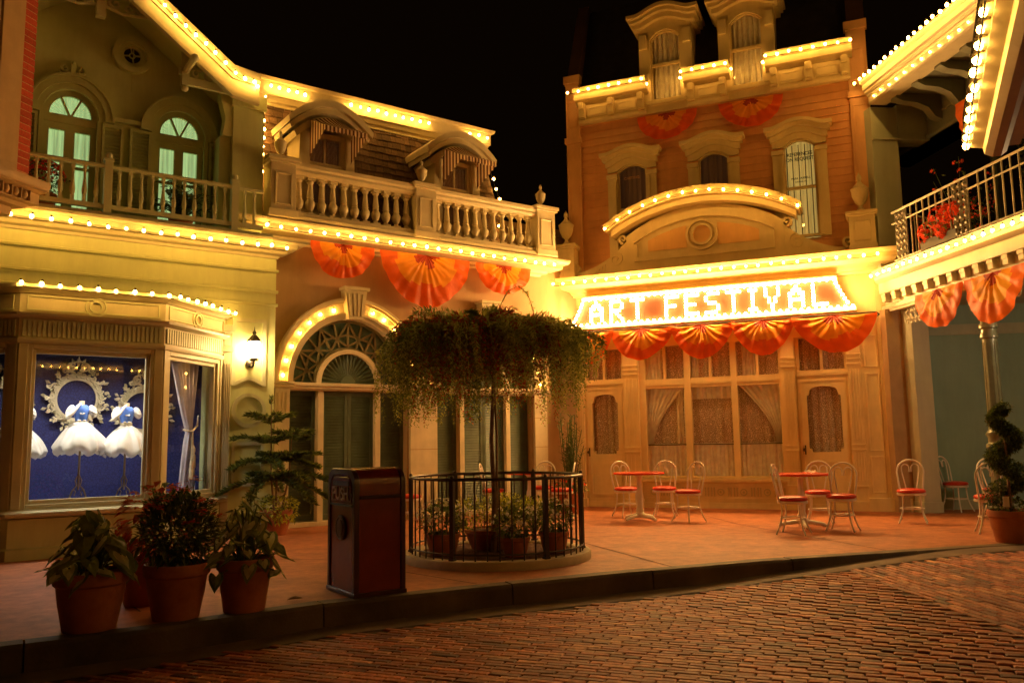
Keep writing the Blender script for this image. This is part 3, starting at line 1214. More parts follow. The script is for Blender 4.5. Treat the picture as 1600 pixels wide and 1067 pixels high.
b = smb()
for s_ in (-1, 1):
    scroll(b, -3.10 + s_ * .10, 6.58, .06, 1.2, WY - .05, WY, .03, -s_, R(90))
    b.tube([(-3.10 + s_ * .02, WY - .03, 6.56), (-3.10 + s_ * .15, WY - .03, 6.50), (-3.10 + s_ * .2, WY - .03, 6.53)], .014, 5)
b.box(-3.13, -3.07, WY - .05, WY, 6.53, 6.66)
b.ball((-3.10, WY - .03, 6.68), .03, 8)
b.build('crest', M['gable_wall'], shop, 40)
# shutters
for x0, x1 in ((-2.70, -2.42), (-2.33, -2.04), (-1.21, -.95), (-3.80, -3.51)):
    b = smb()
    louver(b, x0, x1, 4.42, 5.88, WY - .035, .05, .035)
    b.build('shutter', M['gable_wall'], shop)
# round attic window
b = smb()
b.arch(-2.34, 7.0, .15, .20, WY - .05, WY, 0, 0, 360, 32)
b.arch(-2.34, 7.0, .20, .275, WY - .09, WY, 0, 0, 360, 32)
b.arch(-2.34, 7.0, .115, .15, WY - .03, WY + .02, 0, 0, 360, 32)
rw = b.build('round_window', M['gable_wall'], shop, 40)
b = smb()
b.add([(-2.34 + .12 * math.cos(R(i * 15)), WY - .004, 7.0 + .12 * math.sin(R(i * 15))) for i in range(24)], [tuple(range(24))])
b.build('pane', M['dark'], rw)
b = smb()
for a in (0, 45, 90, 135):
    pass
b.arch(-2.34, 7.0, .03, .045, WY - .03, WY - .01, 0, 0, 360, 16)
for a in (10, 100, 190, 280):
    b.bar((-2.34 + .04 * math.cos(R(a)), 7 + .04 * math.sin(R(a))), (-2.34 + .12 * math.cos(R(a)), 7 + .12 * math.sin(R(a))), .018, WY - .03, WY - .01)
b.build('tracery', M['gable_wall'], rw)
# gable fascia with its flat foot, and soffit
FY0 = -.65
b = smb()


def slope_prof(x):
    return gable_z(x) if x < -1.10 else gable_z(-1.10) + (x + 1.10) * -.12


xl = [-7.0, GA, -1.10, -.70]
for (dz0, dz1, yy) in ((-.02, .10, FY0 - .07), (-.09, -.02, FY0 - .03), (-.30, -.09, FY0), (-.36, -.30, FY0 - .03)):
    top = [(x, slope_prof(x) + dz1) for x in xl]
    bot = [(x, slope_prof(x) + dz0) for x in xl]
    b.band(top, bot, yy, FY0 + .06)
b.build('gable_fascia', M['green_cream'], shop)
b = smb()
vs = []
for x in xl:
    vs += [(x, FY0 + .05, slope_prof(x) - .20), (x, WY + .3, slope_prof(x) - .20)]
b.add(vs, [(2 * i, 2 * i + 1, 2 * i + 3, 2 * i + 2) for i in range(3)])
b.build('soffit', M['gable_wall'], shop)
b = smb()
vs = []
for x in xl:
    vs += [(x, FY0 - .05, slope_prof(x) + .11), (x, 6.0, slope_prof(x) + .11)]
b.add(vs, [(2 * i, 2 * i + 1, 2 * i + 3, 2 * i + 2) for i in range(3)])
b.box(-.98, -.52, .12, .9, 6.6, 7.05)
b.build('roof', M['green_trim'], shop)
# pierced bracket under the right slope
b = smb()
by0, by1 = -.42, -.36
b.box(-1.76, -1.66, by0 - .02, by1 + .02, 6.50, 7.20)
b.ball((-1.71, (by0 + by1) / 2, 6.47), .055, 10)
b.tube([(-1.71, -.9, 6.72), (-1.71, -.38, 6.72)], .05, 8)
b.ball((-1.71, -.92, 6.72), .06, 10)
b.box(-1.66, -1.02, by0, by1, 6.52, 6.64)
b.box(-1.80, -1.66, by0, by1, 6.66, 6.76)
b.prism([(-1.66, 7.18), (-1.66, 7.10), (-1.06, 6.64), (-1.02, 6.66)], by0, by1)
scroll(b, -1.52, 6.86, .10, 1.4, by0, by1, .045, 1, R(200))
scroll(b, -1.38, 6.73, .08, 1.3, by0, by1, .04, -1, R(20))
scroll(b, -1.56, 6.71, .06, 1.2, by0, by1, .03, 1, R(100))
scroll(b, -1.24, 6.69, .05, 1.2, by0, by1, .03, -1, R(80))
b.build('pierced_bracket', M['green_trim'], shop, 40)
# scrolled collar under the ridge
b = smb()
PXC = GA
b.box(PXC - .06, PXC + .06, by0 - .02, by1 + .02, 7.22, 8.0)
b.box(PXC - 1.0, PXC + 1.0, by0, by1, 7.56, 7.64)
for s_ in (-1, 1):
    for (dx, sz, sr, fl) in ((.18, 7.46, .09, 1), (.36, 7.44, .085, -1), (.54, 7.45, .08, 1), (.70, 7.48, .06, -1), (.84, 7.50, .05, 1)):
        scroll(b, PXC + s_ * dx, sz, sr, 1.3, by0, by1, .04, fl * s_, R(90))
    b.tube([(PXC + s_ * .06, -.39, 7.40), (PXC + s_ * .28, -.39, 7.34), (PXC + s_ * .5, -.39, 7.37), (PXC + s_ * .72, -.39, 7.40), (PXC + s_ * .95, -.39, 7.46)], .024, 5)
b.build('scrolled_collar', M['green_trim'], shop, 40)
# corner pier with console
b = smb()
b.box(-.97, -.50, -.30, .15, 4.39, 6.62)
b.box(-1.0, -.47, -.34, .15, 6.40, 6.62)
b.build('corner_pier', M['green_wall'], shop)
b = smb()
prof = [(-.97, 6.58), (-1.16, 6.58), (-1.16, 6.50), (-1.12, 6.36), (-1.08, 6.2), (-1.10, 6.05), (-1.12, 5.92), (-.97, 5.92)]
b.prism(prof, -.28, -.10)
b.box(-1.14, -.97, -.20, .15, 4.39, 5.92)
b.build('console', M['green_wall'], shop, 40)

# ---- balcony rail
RY = -.62
b = smb()
b.run([(RY - .035, 5.0), (RY + .035, 5.0), (RY + .04, 5.03), (RY + .02, 5.055), (RY - .02, 5.055), (RY - .04, 5.03)], -7.0, -.60)
b.build('top_rail', M['green_trim'], shop)
b = smb()
b.box(-7.0, -.60, RY - .03, RY + .03, 4.435, 4.50)
b.build('bottom_rail', M['green_trim'], shop)
for x in (-2.71, -1.02, -4.4):
    b = smb()
    b.box(x - .05, x + .05, RY - .05, RY + .05, 4.38, 5.10)
    b.box(x - .06, x + .06, RY - .06, RY + .06, 5.10, 5.13)
    b.ball((x, RY, 5.18), .05, 10)
    b.build('rail_post', M['green_trim'], shop, None)
bx = [-2.71 + .141 * k for k in range(1, 12)] + [-4.4 + .141 * k for k in range(1, 12)] + [-.87, -.73]
bal0 = None
for x in bx:
    if bal0 is None:
        b = MB()
        b.box(-.022, .022, -.022, .022, 4.50, 4.58)
        b.lathe([(.018, 4.58), (.028, 4.60), (.034, 4.66), (.024, 4.74), (.016, 4.84), (.018, 4.93), (.026, 4.95)], 8)
        b.box(-.022, .022, -.022, .022, 4.95, 5.0)
        bal0 = b.build('baluster', M['green_trim'], shop, 40)
        o = bal0
    else:
        o = bal0.copy()
        COL.objects.link(o)
        o.parent = shop
    o.location = (x - SX, RY - SY, 0)

# ================================================================== cream arcade building (middle)
arc = thing('cream_arcade_building', 'tan and cream building with two lit arches, balustraded balcony and brown shingled mansard', 'building', FA.w(0, 0, 0), FA.th)
ACX = (1.12, 3.77)
AR, AK = 1.04, 1.05
b = MB()
cuts = {-.32, 6.0}
for c in ACX:
    for i in range(25):
        cuts.add(round(c + AR * math.cos(PI * i / 24), 5))
cuts = sorted(cuts)
for x0, x1 in zip(cuts, cuts[1:]):
    xm = (x0 + x1) / 2
    inside = [c for c in ACX if abs(xm - c) < AR]
    if inside:
        c = inside[0]
        z0 = 2.25 + AK * math.sqrt(max(0, AR * AR - (x0 - c) ** 2))
        z1 = 2.25 + AK * math.sqrt(max(0, AR * AR - (x1 - c) ** 2))
    else:
        z0 = z1 = 0.0
    b.add([(x0, 0, z0), (x1, 0, z1), (x1, 0, 4.6), (x0, 0, 4.6), (x0, .24, z0), (x1, .24, z1), (x1, .24, 4.6), (x0, .24, 4.6)],
          [(0, 1, 2, 3), (5, 4, 7, 6), (0, 4, 5, 1)] + ([] if inside else [(1, 5, 6, 2), (0, 3, 7, 4)]))
b.box(-.32, 6.0, .9, 1.0, 0, 4.6)
b.build('wall', M['stucco'], arc, -1)
# stone piers under the springing
for x0, x1 in ((-.16, .07), (2.19, 2.71), (4.83, 5.12)):
    b = MB()
    b.box(x0, x1, -.07, .22, .0, 2.14)
    for z in (.62, 1.16, 1.70):
        b.box(x0 - .002, x1 + .002, -.072, -.05, z - .006, z + .006, 1)
    n = max(2, int((x1 - x0 - .06) / .05))
    for i in range(n):
        xx = x0 + .05 + (x1 - x0 - .1) * i / (n - 1)
        b.box(xx - .008, xx + .008, -.078, -.07, 1.78, 2.08)
        b.box(xx - .008, xx + .008, -.078, -.07, .18, .55)
    b.box(x0 - .02, x1 + .02, -.09, .22, 0, .10)
    b.build('pier', [M['limestone'], M['wood_brown']], arc)
# impost moulding
for x0, x1 in ((-.22, .12), (2.15, 2.75), (4.78, 5.18)):
    b = MB()
    b.run([(.1, 2.14), (-.08, 2.14), (-.10, 2.17), (-.10, 2.20), (-.13, 2.215), (-.13, 2.25), (.1, 2.25)], x0, x1)
    b.build('impost', M['cream'], arc, 30)
for c in ACX:
    a = MB()
    a.arch(c, 2.25, 1.0, 1.06, -.07, .20, 0, 0, 180, 40, AK)
    a.arch(c, 2.25, 1.06, 1.10, -.10, .02, 0, 0, 180, 40, AK)
    a.arch(c, 2.25, 1.10, 1.24, -.05, .02, 0, 0, 180, 40, AK)
    a.arch(c, 2.25, 1.24, 1.28, -.10, .02, 0, 0, 180, 40, AK)
    a.arch(c, 2.25, 1.28, 1.325, -.14, .02, 0, 0, 180, 40, AK)
    av = a.build('archivolt', M['cream'], arc, 35)
    k = MB()
    kz0, kz1 = 2.25 + 1.0 * AK - .02, 2.25 + 1.44 * AK
    k.prism([(c - .13, kz0), (c + .13, kz0), (c + .19, kz1), (c - .19, kz1)], -.20, 0)
    for i in range(4):
        t = (i - 1.5) * .06
        k.prism([(c + t - .016, kz0 + .05), (c + t + .016, kz0 + .05), (c + t * 1.4 + .022, kz1 - .06), (c + t * 1.4 - .022, kz1 - .06)], -.225, -.2)
    k.box(c - .22, c + .22, -.25, 0, kz1, kz1 + .05)
    k.build('keystone', M['cream'], av, None)
    # transom and mullions
    t = MB()
    t.run([(.22, 2.12), (-.02, 2.12), (-.05, 2.15), (-.05, 2.17), (-.075, 2.19), (-.075, 2.24), (.22, 2.25)], c - 1.06, c + 1.05)
    for xx in (c - .50, c + .50):
        t.box(xx - .048, xx + .048, .02, .20, .06, 2.12)
    t.box(c - 1.05, c + 1.05, .0, .30, 0, .07)
    t.build('door_frame', M['limestone'], arc, None, .004)
    # fanlight
    fl = MB()
    n = 30
    vs = [(c, .16, 2.25)] + [(c + 1.02 * math.cos(PI * i / n), .16, 2.25 + 1.02 * AK * math.sin(PI * i / n)) for i in range(n + 1)]
    fl.add(vs, [(0, i + 1, i) for i in range(1, n + 1)])
    flo = fl.build('fanlight', M['teal_glass'], arc, -1)
    l = MB()
    l.arch(c, 2.25, .965, 1.0, .10, .155, 0, 0, 180, 36, AK)
    l.arch(c, 2.25, .56, .60, .10, .155, 0, 0, 180, 30, 1.0)
    r0, r1 = .60, .97
    N = 6
    P_ = lambda r_, a: (c + r_ * math.cos(R(a)), 2.25 + r_ * (1 + .05 * (r_ / 1.0)) * math.sin(R(a)))
    for i in range(N):
        a0, a1, am = 180 * i / N, 180 * (i + 1) / N, 180 * (i + .5) / N
        rm = (r0 + r1) / 2
        for p, q in (((r0, a0), (r1, a1)), ((r0, a1), (r1, a0)), ((r0, am), (r1, am)), ((rm, a0), (rm, a1))):
            l.bar(P_(*p), P_(*q), .03, .115, .155)
        if i:
            l.bar(P_(r0, a0), P_(r1, a0), .03, .112, .155)
    l.build('lattice', M['lattice'], flo)
    l = MB()
    l.arch(c, 2.25, .49, .56, .04, .15, 0, 0, 180, 30, 1.0)
    l.build('inner_arch', M['limestone'], flo, 35)
    l = MB()
    n = 36
    vs = [(c, .13, 2.26)]
    for i in range(n + 1):
        a = PI * i / n
        vs.append((c + .49 * math.cos(a), .125 + (.025 if i % 2 else -.012), 2.25 + .49 * math.sin(a)))
    l.add(vs, [(0, i + 1, i) for i in range(1, n + 1)])
    l.arch(c, 2.25, .0, .13, .10, .13, 0, 0, 180, 14)
    l.build('sunburst_panel', M['louver'], flo)
    # louvred doors and side shutters
    for nm, x0, x1 in (('shutter', c - 1.04, c - .55), ('shutter', c + .55, c + 1.04), ('louvered_door', c - .452, c - .003), ('louvered_door', c + .003, c + .452)):
        s_ = MB()
        louver(s_, x0, x1, .08, 2.11, .17 if nm == 'shutter' else .13, .046, .055, 0, .022, not (c == ACX[1] and nm == 'louvered_door' and x0 > c))
        s_.build(nm, M['louver'], arc)
        if c == ACX[1] and nm == 'louvered_door' and x0 > c:
            gl = MB()
            gl.box(x0 + .06, x1 - .06, .27, .28, .2, 2.0)
            gl.build('lit_room', M['room_glow'], arc)
# cornice under the balustrade
b = MB()
prof = [(0, 4.42), (.03, 4.42), (.05, 4.46), (.12, 4.47), (.15, 4.52), (.30, 4.53), (.34, 4.55), (.34, 4.62), (.42, 4.63), (.45, 4.67), (.45, 4.71), (0, 4.73)]
b.mould(prof, [(-.48, 1.0), (-.48, 0.0), (5.02, 0.0), (5.02, .9)], 0)
b.box(-.48, 5.02, 0, 1.0, 4.42, 4.73)
b.build('cornice', M['cream'], arc, 30)
# balustrade
BY = -.27
b = MB()
b.box(-.44, 5.18, BY - .16, BY + .16, 4.732, 4.80)
b.box(-.40, 5.14, BY - .13, BY + .13, 4.80, 4.87)
b.build('plinth', M['cream'], arc, None, .008)
b = MB()
b.run([(BY - .10, 5.48), (BY + .10, 5.48), (BY + .13, 5.53), (BY + .13, 5.57), (BY + .16, 5.60), (BY + .16, 5.66), (BY - .16, 5.66), (BY - .16, 5.60), (BY - .13, 5.57), (BY - .13, 5.53)], -.1, 4.75)
b.build('hand_rail', M['cream'], arc, 30)
for x0, x1 in ((-.42, -.02), (2.10, 2.50), (4.70, 5.12)):
    b = MB()
    b.box(x0, x1, BY - .17, BY + .17, 4.74, 5.60)
    frame_panel(b, x0 + .06, x1 - .06, 4.93, 5.45, BY - .17, .03, .018)
    b.box(x0 - .04, x1 + .04, BY - .21, BY + .21, 5.60, 5.64)
    b.box(x0 - .06, x1 + .06, BY - .23, BY + .23, 5.64, 5.70)
    b.box(x0 - .03, x1 + .03, BY - .20, BY + .20, 4.74, 4.86)
    b.build('balustrade_post', M['cream'], arc, None, .006)
    urn(arc, (x0 + x1) / 2, BY, 5.70, .46, M['cream'])
base = None
for xa, xb, n in ((-.02, 2.10, 11), (2.50, 4.70, 11)):
    for i in range(n):
        x = xa + (xb - xa) * (i + .55) / (n + .1)
        if base is None:
            b = MB()
            b.box(-.062, .062, -.062, .062, 4.87, 4.915)
            b.lathe([(.052, 4.915), (.03, 4.95), (.05, 4.97), (.075, 5.03), (.078, 5.08), (.055, 5.12), (.048, 5.14), (.058, 5.15), (.05, 5.17), (.052, 5.20), (.036, 5.36), (.034, 5.385),
                     (.052, 5.40), (.056, 5.42), (.04, 5.435)], 12)
            b.box(-.062, .062, -.062, .062, 5.435, 5.48)
            base = b.build('baluster', M['cream'], arc, 40)
            o = base
        else:
            o = base.copy()
            COL.objects.link(o)
            o.parent = arc
        o.location = (x, BY, 0)
# mansard of brown shingle courses
MX0, MX1, TX0, TX1 = -.62, 4.45, -.26, 4.12
MZ0, MZ1, MY0, MY1 = 4.73, 6.98, .12, .62
b = MB()
courses = 17
for k in range(courses):
    t0, t1 = k / courses, (k + 1) / courses
    z0, z1 = MZ0 + (MZ1 - MZ0) * t0, MZ0 + (MZ1 - MZ0) * t1
    y0, y1 = MY0 + (MY1 - MY0) * t0, MY0 + (MY1 - MY0) * t1
    xa, xb = MX0 + (TX0 - MX0) * t0, MX1 + (TX1 - MX1) * t0
    x = xa - (rnd.random() * .1)
    while x < xb:
        w = rnd.uniform(.09, .19)
        x1 = min(x + w, xb)
        q = rnd.uniform(.6, 1.35)
        b.col = (.13 * q, .075 * q, .038 * q)
        dy, dz = rnd.uniform(0, .010), rnd.uniform(-.012, .006)
        xs0 = max(x, xa)
        if x1 - xs0 > .01:
            b.add([(xs0 + .003, y0 - .03 - dy, z0 + dz), (x1 - .003, y0 - .03 - dy, z0 + dz), (x1 - .003, y1 - .008, z1 + .03), (xs0 + .003, y1 - .008, z1 + .03),
                   (xs0 + .003, y0 + .01, z0 + dz), (x1 - .003, y0 + .01, z0 + dz)], [(0, 1, 2, 3), (0, 4, 5, 1)])
        x = x1
b.col = (.03, .018, .01)
b.add([(MX0, MY0 + .02, MZ0), (MX1, MY0 + .02, MZ0), (TX1, MY1 + .02, MZ1), (TX0, MY1 + .02, MZ1)], [(0, 1, 2, 3)])
b.add([(MX0, MY0 + .02, MZ0), (TX0, MY1 + .02, MZ1), (TX0, 5, MZ1), (MX0, 5, MZ0)], [(0, 1, 2, 3)])
b.add([(MX1, MY0 + .02, MZ0), (TX1, MY1 + .02, MZ1), (TX1, 5, MZ1), (MX1, 5, MZ0)], [(3, 2, 1, 0)])
b.build('mansard_roof', M['shingle'], arc, -1)
# roof cornice
b = MB()
prof = [(0, 6.90), (.02, 6.90), (.03, 6.96), (.06, 6.97), (.10, 7.04), (.12, 7.05), (.12, 7.27), (.17, 7.28), (.19, 7.33), (0, 7.34)]
b.mould(prof, [(TX0 - .06, 4.0), (TX0 - .06, MY1 - .05), (TX1 + .02, MY1 - .05), (TX1 + .02, 4.0)], 0)
b.box(TX0 - .06, TX1 + .02, MY1 - .05, 4.0, 6.9, 7.33)
b.build('roof_cornice', M['cream'], arc, 30)
# low dark wing behind the right post
b = MB()
b.box(4.9, 7.2, 1.4, 3.5, 4.6, 5.72)
b.box(4.85, 7.3, 1.3, 3.6, 5.72, 5.86)
b.build('rear_wing', M['wood_brown'], arc)


def hood_pts(x0, x1, ze, za, n=18, ear=.16, lift=0.0):
    """segmental hood line with flat ears"""
    w = x1 - x0
    out = [(x0, ze + lift)]
    for i in range(n + 1):
        t = i / n
        x = x0 + ear * w * .35 + (w - ear * w * .7) * t
        out.append((x, ze + lift + (za - ze) * max(0, math.sin(PI * t)) ** .85 + .02))
    out.append((x1, ze + lift))
    return out


# two dormers with striped awnings
for di, x0 in enumerate((.14, 2.64)):
    x1 = x0 + .93
    xc = (x0 + x1) / 2
    fy = -.16
    d = MB()
    # cheeks flare out towards the foot
    for sx in (-1, 1):
        xe = x0 if sx < 0 else x1
        d.prism([(xe - .0, 4.80), (xe + sx * .05, 4.80), (xe + sx * .02, 5.7), (xe, 6.32), (xe - sx * .14, 6.32), (xe - sx * .14, 4.80)], fy, .62)
    d.box(x0, x1, fy + .1, .62, 6.28, 6.36)
    d.box(x0 + .14, x1 - .14, fy + .02, .4, 4.80, 5.10)
    dm = d.build('dormer', M['cream'], arc, 40)
    w = MB()
    w.box(x0 + .14, x0 + .20, fy + .08, fy + .16, 5.10, 6.32)
    w.box(x1 - .20, x1 - .14, fy + .08, fy + .16, 5.10, 6.32)
    w.box(x0 + .20, x1 - .20, fy + .09, fy + .15, 5.80, 5.85)
    w.box(x0 + .20, x1 - .20, fy + .09, fy + .15, 5.10, 5.16)
    w.box(xc - .012, xc + .012, fy + .10, fy + .14, 5.16, 6.3)
    w.build('window_frame', M['cream'], dm)
    w = MB()
    w.box(x0 + .18, x1 - .18, fy + .125, fy + .13, 5.12, 6.32)
    w.build('pane', M['glass'], dm)
    w = MB()
    curtain(w, x0 + .16, x1 - .16, 5.1, 6.3, fy + .22, 7, .02)
    w.build('curtain', M['dim_curtain'], dm, 60)
    # segmental hood
    h = MB()
    n = 20

    def hood(off, xa, xb, zr):
        return [(xa + (xb - xa) * i / n, 6.26 + off + zr * max(0, math.sin(PI * i / n)) ** .9) for i in range(n + 1)]
    h.band(hood(.17, x0 - .27, x1 + .27, .40), hood(.07, x0 - .25, x1 + .25, .38), fy - .20, .62)
    h.band(hood(.07, x0 - .23, x1 + .23, .38), hood(.0, x0 - .20, x1 + .20, .36), fy - .14, .62)
    h.band(hood(.0, x0 - .12, x1 + .12, .33), hood(-.09, x0 - .08, x1 + .08, .29), fy - .05, .62)
    h.build('hood', M['cream'], dm, 35)
    # awning
    a = MB()
    xa, xb = x0 + .15, x1 - .06
    zt, yt, zb, yb = 6.50, fy - .02, 6.20, fy - .66

    def top(u, v):
        return (xa + (xb - xa) * u, yt + (yb - yt) * v, zt + (zb - zt) * v + .10 * math.sin(PI * u) * (1 - v) - .02 * math.sin(PI * v))
    sf = lambda u, v: int(u * 22) % 2
    a.grid(top, 44, 6, 0, sf)

    def val(u, v):
        return (xa + (xb - xa) * u, yb - .004 * math.sin(u * 30), zb - v * (.07 + .03 * abs(math.sin(u * 9 * PI))))
    a.grid(val, 88, 2, 0, sf)
    for xx in (xa, xb):
        def side(u, v, xx=xx):
            yy = yt + (yb - yt) * u
            ztop = zt + (zb - zt) * u
            zbot = (5.86 + (zb - .08 - 5.86) * u) + .03 * abs(math.sin(u * 6 * PI))
            return (xx, yy, ztop + (zbot - ztop) * v)
        a.grid(side, 24, 4, 0, lambda u, v: int(u * 12) % 2)
    a.build('awning', [M['awning_dark'], M['awning_pale']], dm, 50)

# ================================================================== clapboard building (right of centre)
clb = thing('clapboard_building', 'tall salmon clapboard building with cream window hoods and mustard shopfront under a lit sign', 'building', FB.w(0, 0, 0), FB.th)
BX0, BX1 = -1.93, 3.74
WINS = [(-.62, .30), (.97, .29), (2.52, .28)]
WZ0, WZ1, WZA = 4.86, 6.56, 6.70


def wtop(x, c, h):
    return WZ1 + (WZA - WZ1) * max(0, 1 - ((x - c) / h) ** 2)


# boards with real laps
b = MB()
ch = .142
z = 4.35
zi = 0
while z < 7.70:
    spans = [(BX0 + .02, BX1 - .02)]
    for c, h in WINS:
        if z + ch > WZ0 and z < WZA - .02:
            ns = []
            for s0, s1 in spans:
                if s0 < c - h and s1 > c + h:
                    ns += [(s0, c - h), (c + h, s1)]
                else:
                    ns.append((s0, s1))
            spans = ns
    for s0, s1 in spans:
        b.add([(s0, -.022, z), (s1, -.022, z), (s1, 0.0, z + ch + .01), (s0, 0.0, z + ch + .01), (s0, .02, z), (s1, .02, z)], [(0, 1, 2, 3), (0, 4, 5, 1)])
    z += ch
b.build('clapboards', M['clap'], clb, -1)
b = MB()
b.box(BX0, BX1, .45, 7.0, 0, 8.45)
b.box(BX0, BX0 + .3, .02, .45, 4.3, 8.4)
b.box(BX1 - .3, BX1, .02, .45, 0, 8.4)
b.build('body', M['clap'], clb)
# corner pilasters
for x0, x1 in ((-1.95, -1.66), (3.43, 3.76)):
    b = MB()
    b.box(x0, x1, -.07, .04, 4.3, 8.62)
    frame_panel(b, x0 + .04, x1 - .04, 4.6, 7.15, -.07, .025, .015)
    frame_panel(b, x0 + .04, x1 - .04, 7.62, 8.2, -.07, .025, .015)
    b.box(x0 - .03, x1 + .03, -.11, .04, 7.28, 7.40)
    b.box(x0 - .03, x1 + .03, -.11, .04, 8.56, 8.72)
    b.build('corner_pilaster', M['clap_trim'], clb, None, .004)
# windows with hoods
for k, (c, h) in enumerate(WINS):
    w = MB()
    n = 14
    # surround
    for sx in (-1, 1):
        w.box(c + sx * h + (0 if sx > 0 else -.19), c + sx * h + (.19 if sx > 0 else 0), -.06, .03, WZ0 - .02, 6.50)
        w.box(c + sx * (h + .015) + (0 if sx > 0 else -.05), c + sx * (h + .015) + (.05 if sx > 0 else 0), -.085, -.06, WZ0, 6.40)
        w.box(c + sx * (h + .095) - .11, c + sx * (h + .095) + .11, -.10, .03, 6.42, 6.50)
    xs = [c - h - .19 + (2 * h + .38) * i / n for i in range(n + 1)]
    def hd(x, e, a, ex):
        t = (x - c) / (h + ex)
        return e + (a - e) * max(0, math.cos(min(1, abs(t)) * PI / 2)) ** 1.2
    w.band([(x, hd(x, 6.78, 6.92, .19)) for x in xs], [(x, max(6.50, wtop(x, c, h)) if abs(x - c) > h else wtop(x, c, h)) for x in xs], -.06, .03)
    sr = w.build('window_surround', M['yellow_trim'], clb, 40)
    w = MB()
    ear = h + .31
    xs = [c - ear + 2 * ear * i / 24 for i in range(25)]
    w.band([(x, hd(x, 6.92, 7.04, .16)) for x in xs], [(x, hd(x, 6.85, 6.98, .16)) for x in xs], -.24, .03)
    ear = h + .27
    xs = [c - ear + 2 * ear * i / 24 for i in range(25)]
    w.band([(x, hd(x, 6.85, 6.98, .16)) for x in xs], [(x, hd(x, 6.77, 6.91, .16)) for x in xs], -.17, .03)
    ear = h + .22
    xs = [c - ear + 2 * ear * i / 24 for i in range(25)]
    w.band([(x, hd(x, 6.77, 6.91, .16)) for x in xs], [(x, hd(x, 6.66, 6.81, .16)) for x in xs], -.11, .03)
    w.build('hood', M['yellow_trim'], sr, 40)
    w = MB()
    for sx in (-1, 1):
        w.box(c + sx * h - (.035 if sx > 0 else 0), c + sx * h + (.035 if sx < 0 else 0), .0, .06, WZ0, WZ1)
    w.box(c - h + .035, c + h - .035, .0, .06, WZ0, WZ0 + .05)
    w.box(c - h + .035, c + h - .035, .0, .06, 5.76, 5.81)
    xs = [c - h + 2 * h * i / 12 for i in range(13)]
    w.band([(x, wtop(x, c, h) + .01) for x in xs], [(x, wtop(x, c, h) - .04) for x in xs], .0, .06)
    fr = w.build('window', M['yellow_trim'], clb, 40)
    w = MB()
    w.box(c - h + .02, c + h - .02, .035, .04, WZ0 + .02, WZ1 + .06)
    w.build('pane', M['glass'], fr)
    w = MB()
    curtain(w, c - h, c + h, WZ0, WZA, .14, 5, .018)
    w.build('curtain', M['amber_curtain'] if k == 2 else M['dim_curtain'], fr, 60)
    if k == 2:
        w = MB()
        for i, xx in enumerate((-.24, -.14, -.03, .08, .18, .25)):
            w.tube([(c + xx, .10, WZ0 + .03), (c + xx + .01, .10, WZA - .08)], .008, 4)
        w.build('curtain_fold', M['brown_room'], fr)
        for txt, z_, sz in (('REFERENCES', 6.42, .092), ('ON REQUEST', 6.325, .092), ('PAPA FARRELL', 5.965, .052), ('CASTING DIR', 5.90, .034)):
            text_mesh(txt, 'lettering', M['letter_black'], fr, sz, Matrix.Translation((c, .028, z_)) @ FACE_FRONT, .002, sx=.86 if sz > .08 else 1.0)
    if k == 0:
        text_mesh('CASTING', 'lettering', M['letter_gold'], fr, .075, Matrix.Translation((c - .02, .028, 6.42)) @ FACE_FRONT, .002)
# top cornice in three stretches
for x0, x1 in ((-1.66, -.27), (.54, 1.32), (2.07, 3.47)):
    b = MB()
    b.box(x0, x1, -.10, .03, 7.70, 8.06)
    b.run([(.03, 7.64), (-.12, 7.64), (-.14, 7.67), (-.14, 7.71), (.03, 7.71)], x0, x1)
    b.run([(.2, 8.04), (-.12, 8.04), (-.14, 8.09), (-.24, 8.10), (-.26, 8.14), (-.26, 8.22), (-.33, 8.24), (-.36, 8.29), (-.36, 8.32), (.2, 8.34)], x0 - .05, x1 + .05)
    L_ = x1 - x0
    n = 3 if L_ > 1 else 2
    for i in range(n):
        xx = x0 + .09 + (L_ - .18) * i / (n - 1)
        b.prism([(xx - .06, 7.72), (xx + .06, 7.72), (xx + .06, 8.04), (xx - .06, 8.04)], -.22, -.10)
        b.box(xx - .045, xx + .045, -.27, -.22, 7.90, 8.04)
        b.box(xx - .045, xx + .045, -.25, -.22, 7.74, 7.80)
    for i in range(n - 1):
        xa = x0 + .09 + (L_ - .18) * i / (n - 1) + .10
        xb = x0 + .09 + (L_ - .18) * (i + 1) / (n - 1) - .10
        b.box(xa, xb, -.13, -.10, 7.76, 7.98)
        frame_panel(b, xa + .02, xb - .02, 7.79, 7.95, -.13, .018, .012)
    b.build('cornice', M['yellow_trim'], clb, 30)
for xa, xb in ((-.27, .54), (1.32, 2.07)):
    b = MB()
    b.box(xa, xb, -.08, .03, 7.64, 7.80)
    b.run([(.03, 7.78), (-.16, 7.78), (-.16, 7.83), (.03, 7.85)], xa, xb)
    b.build('dormer_sill', M['yellow_trim'], clb)
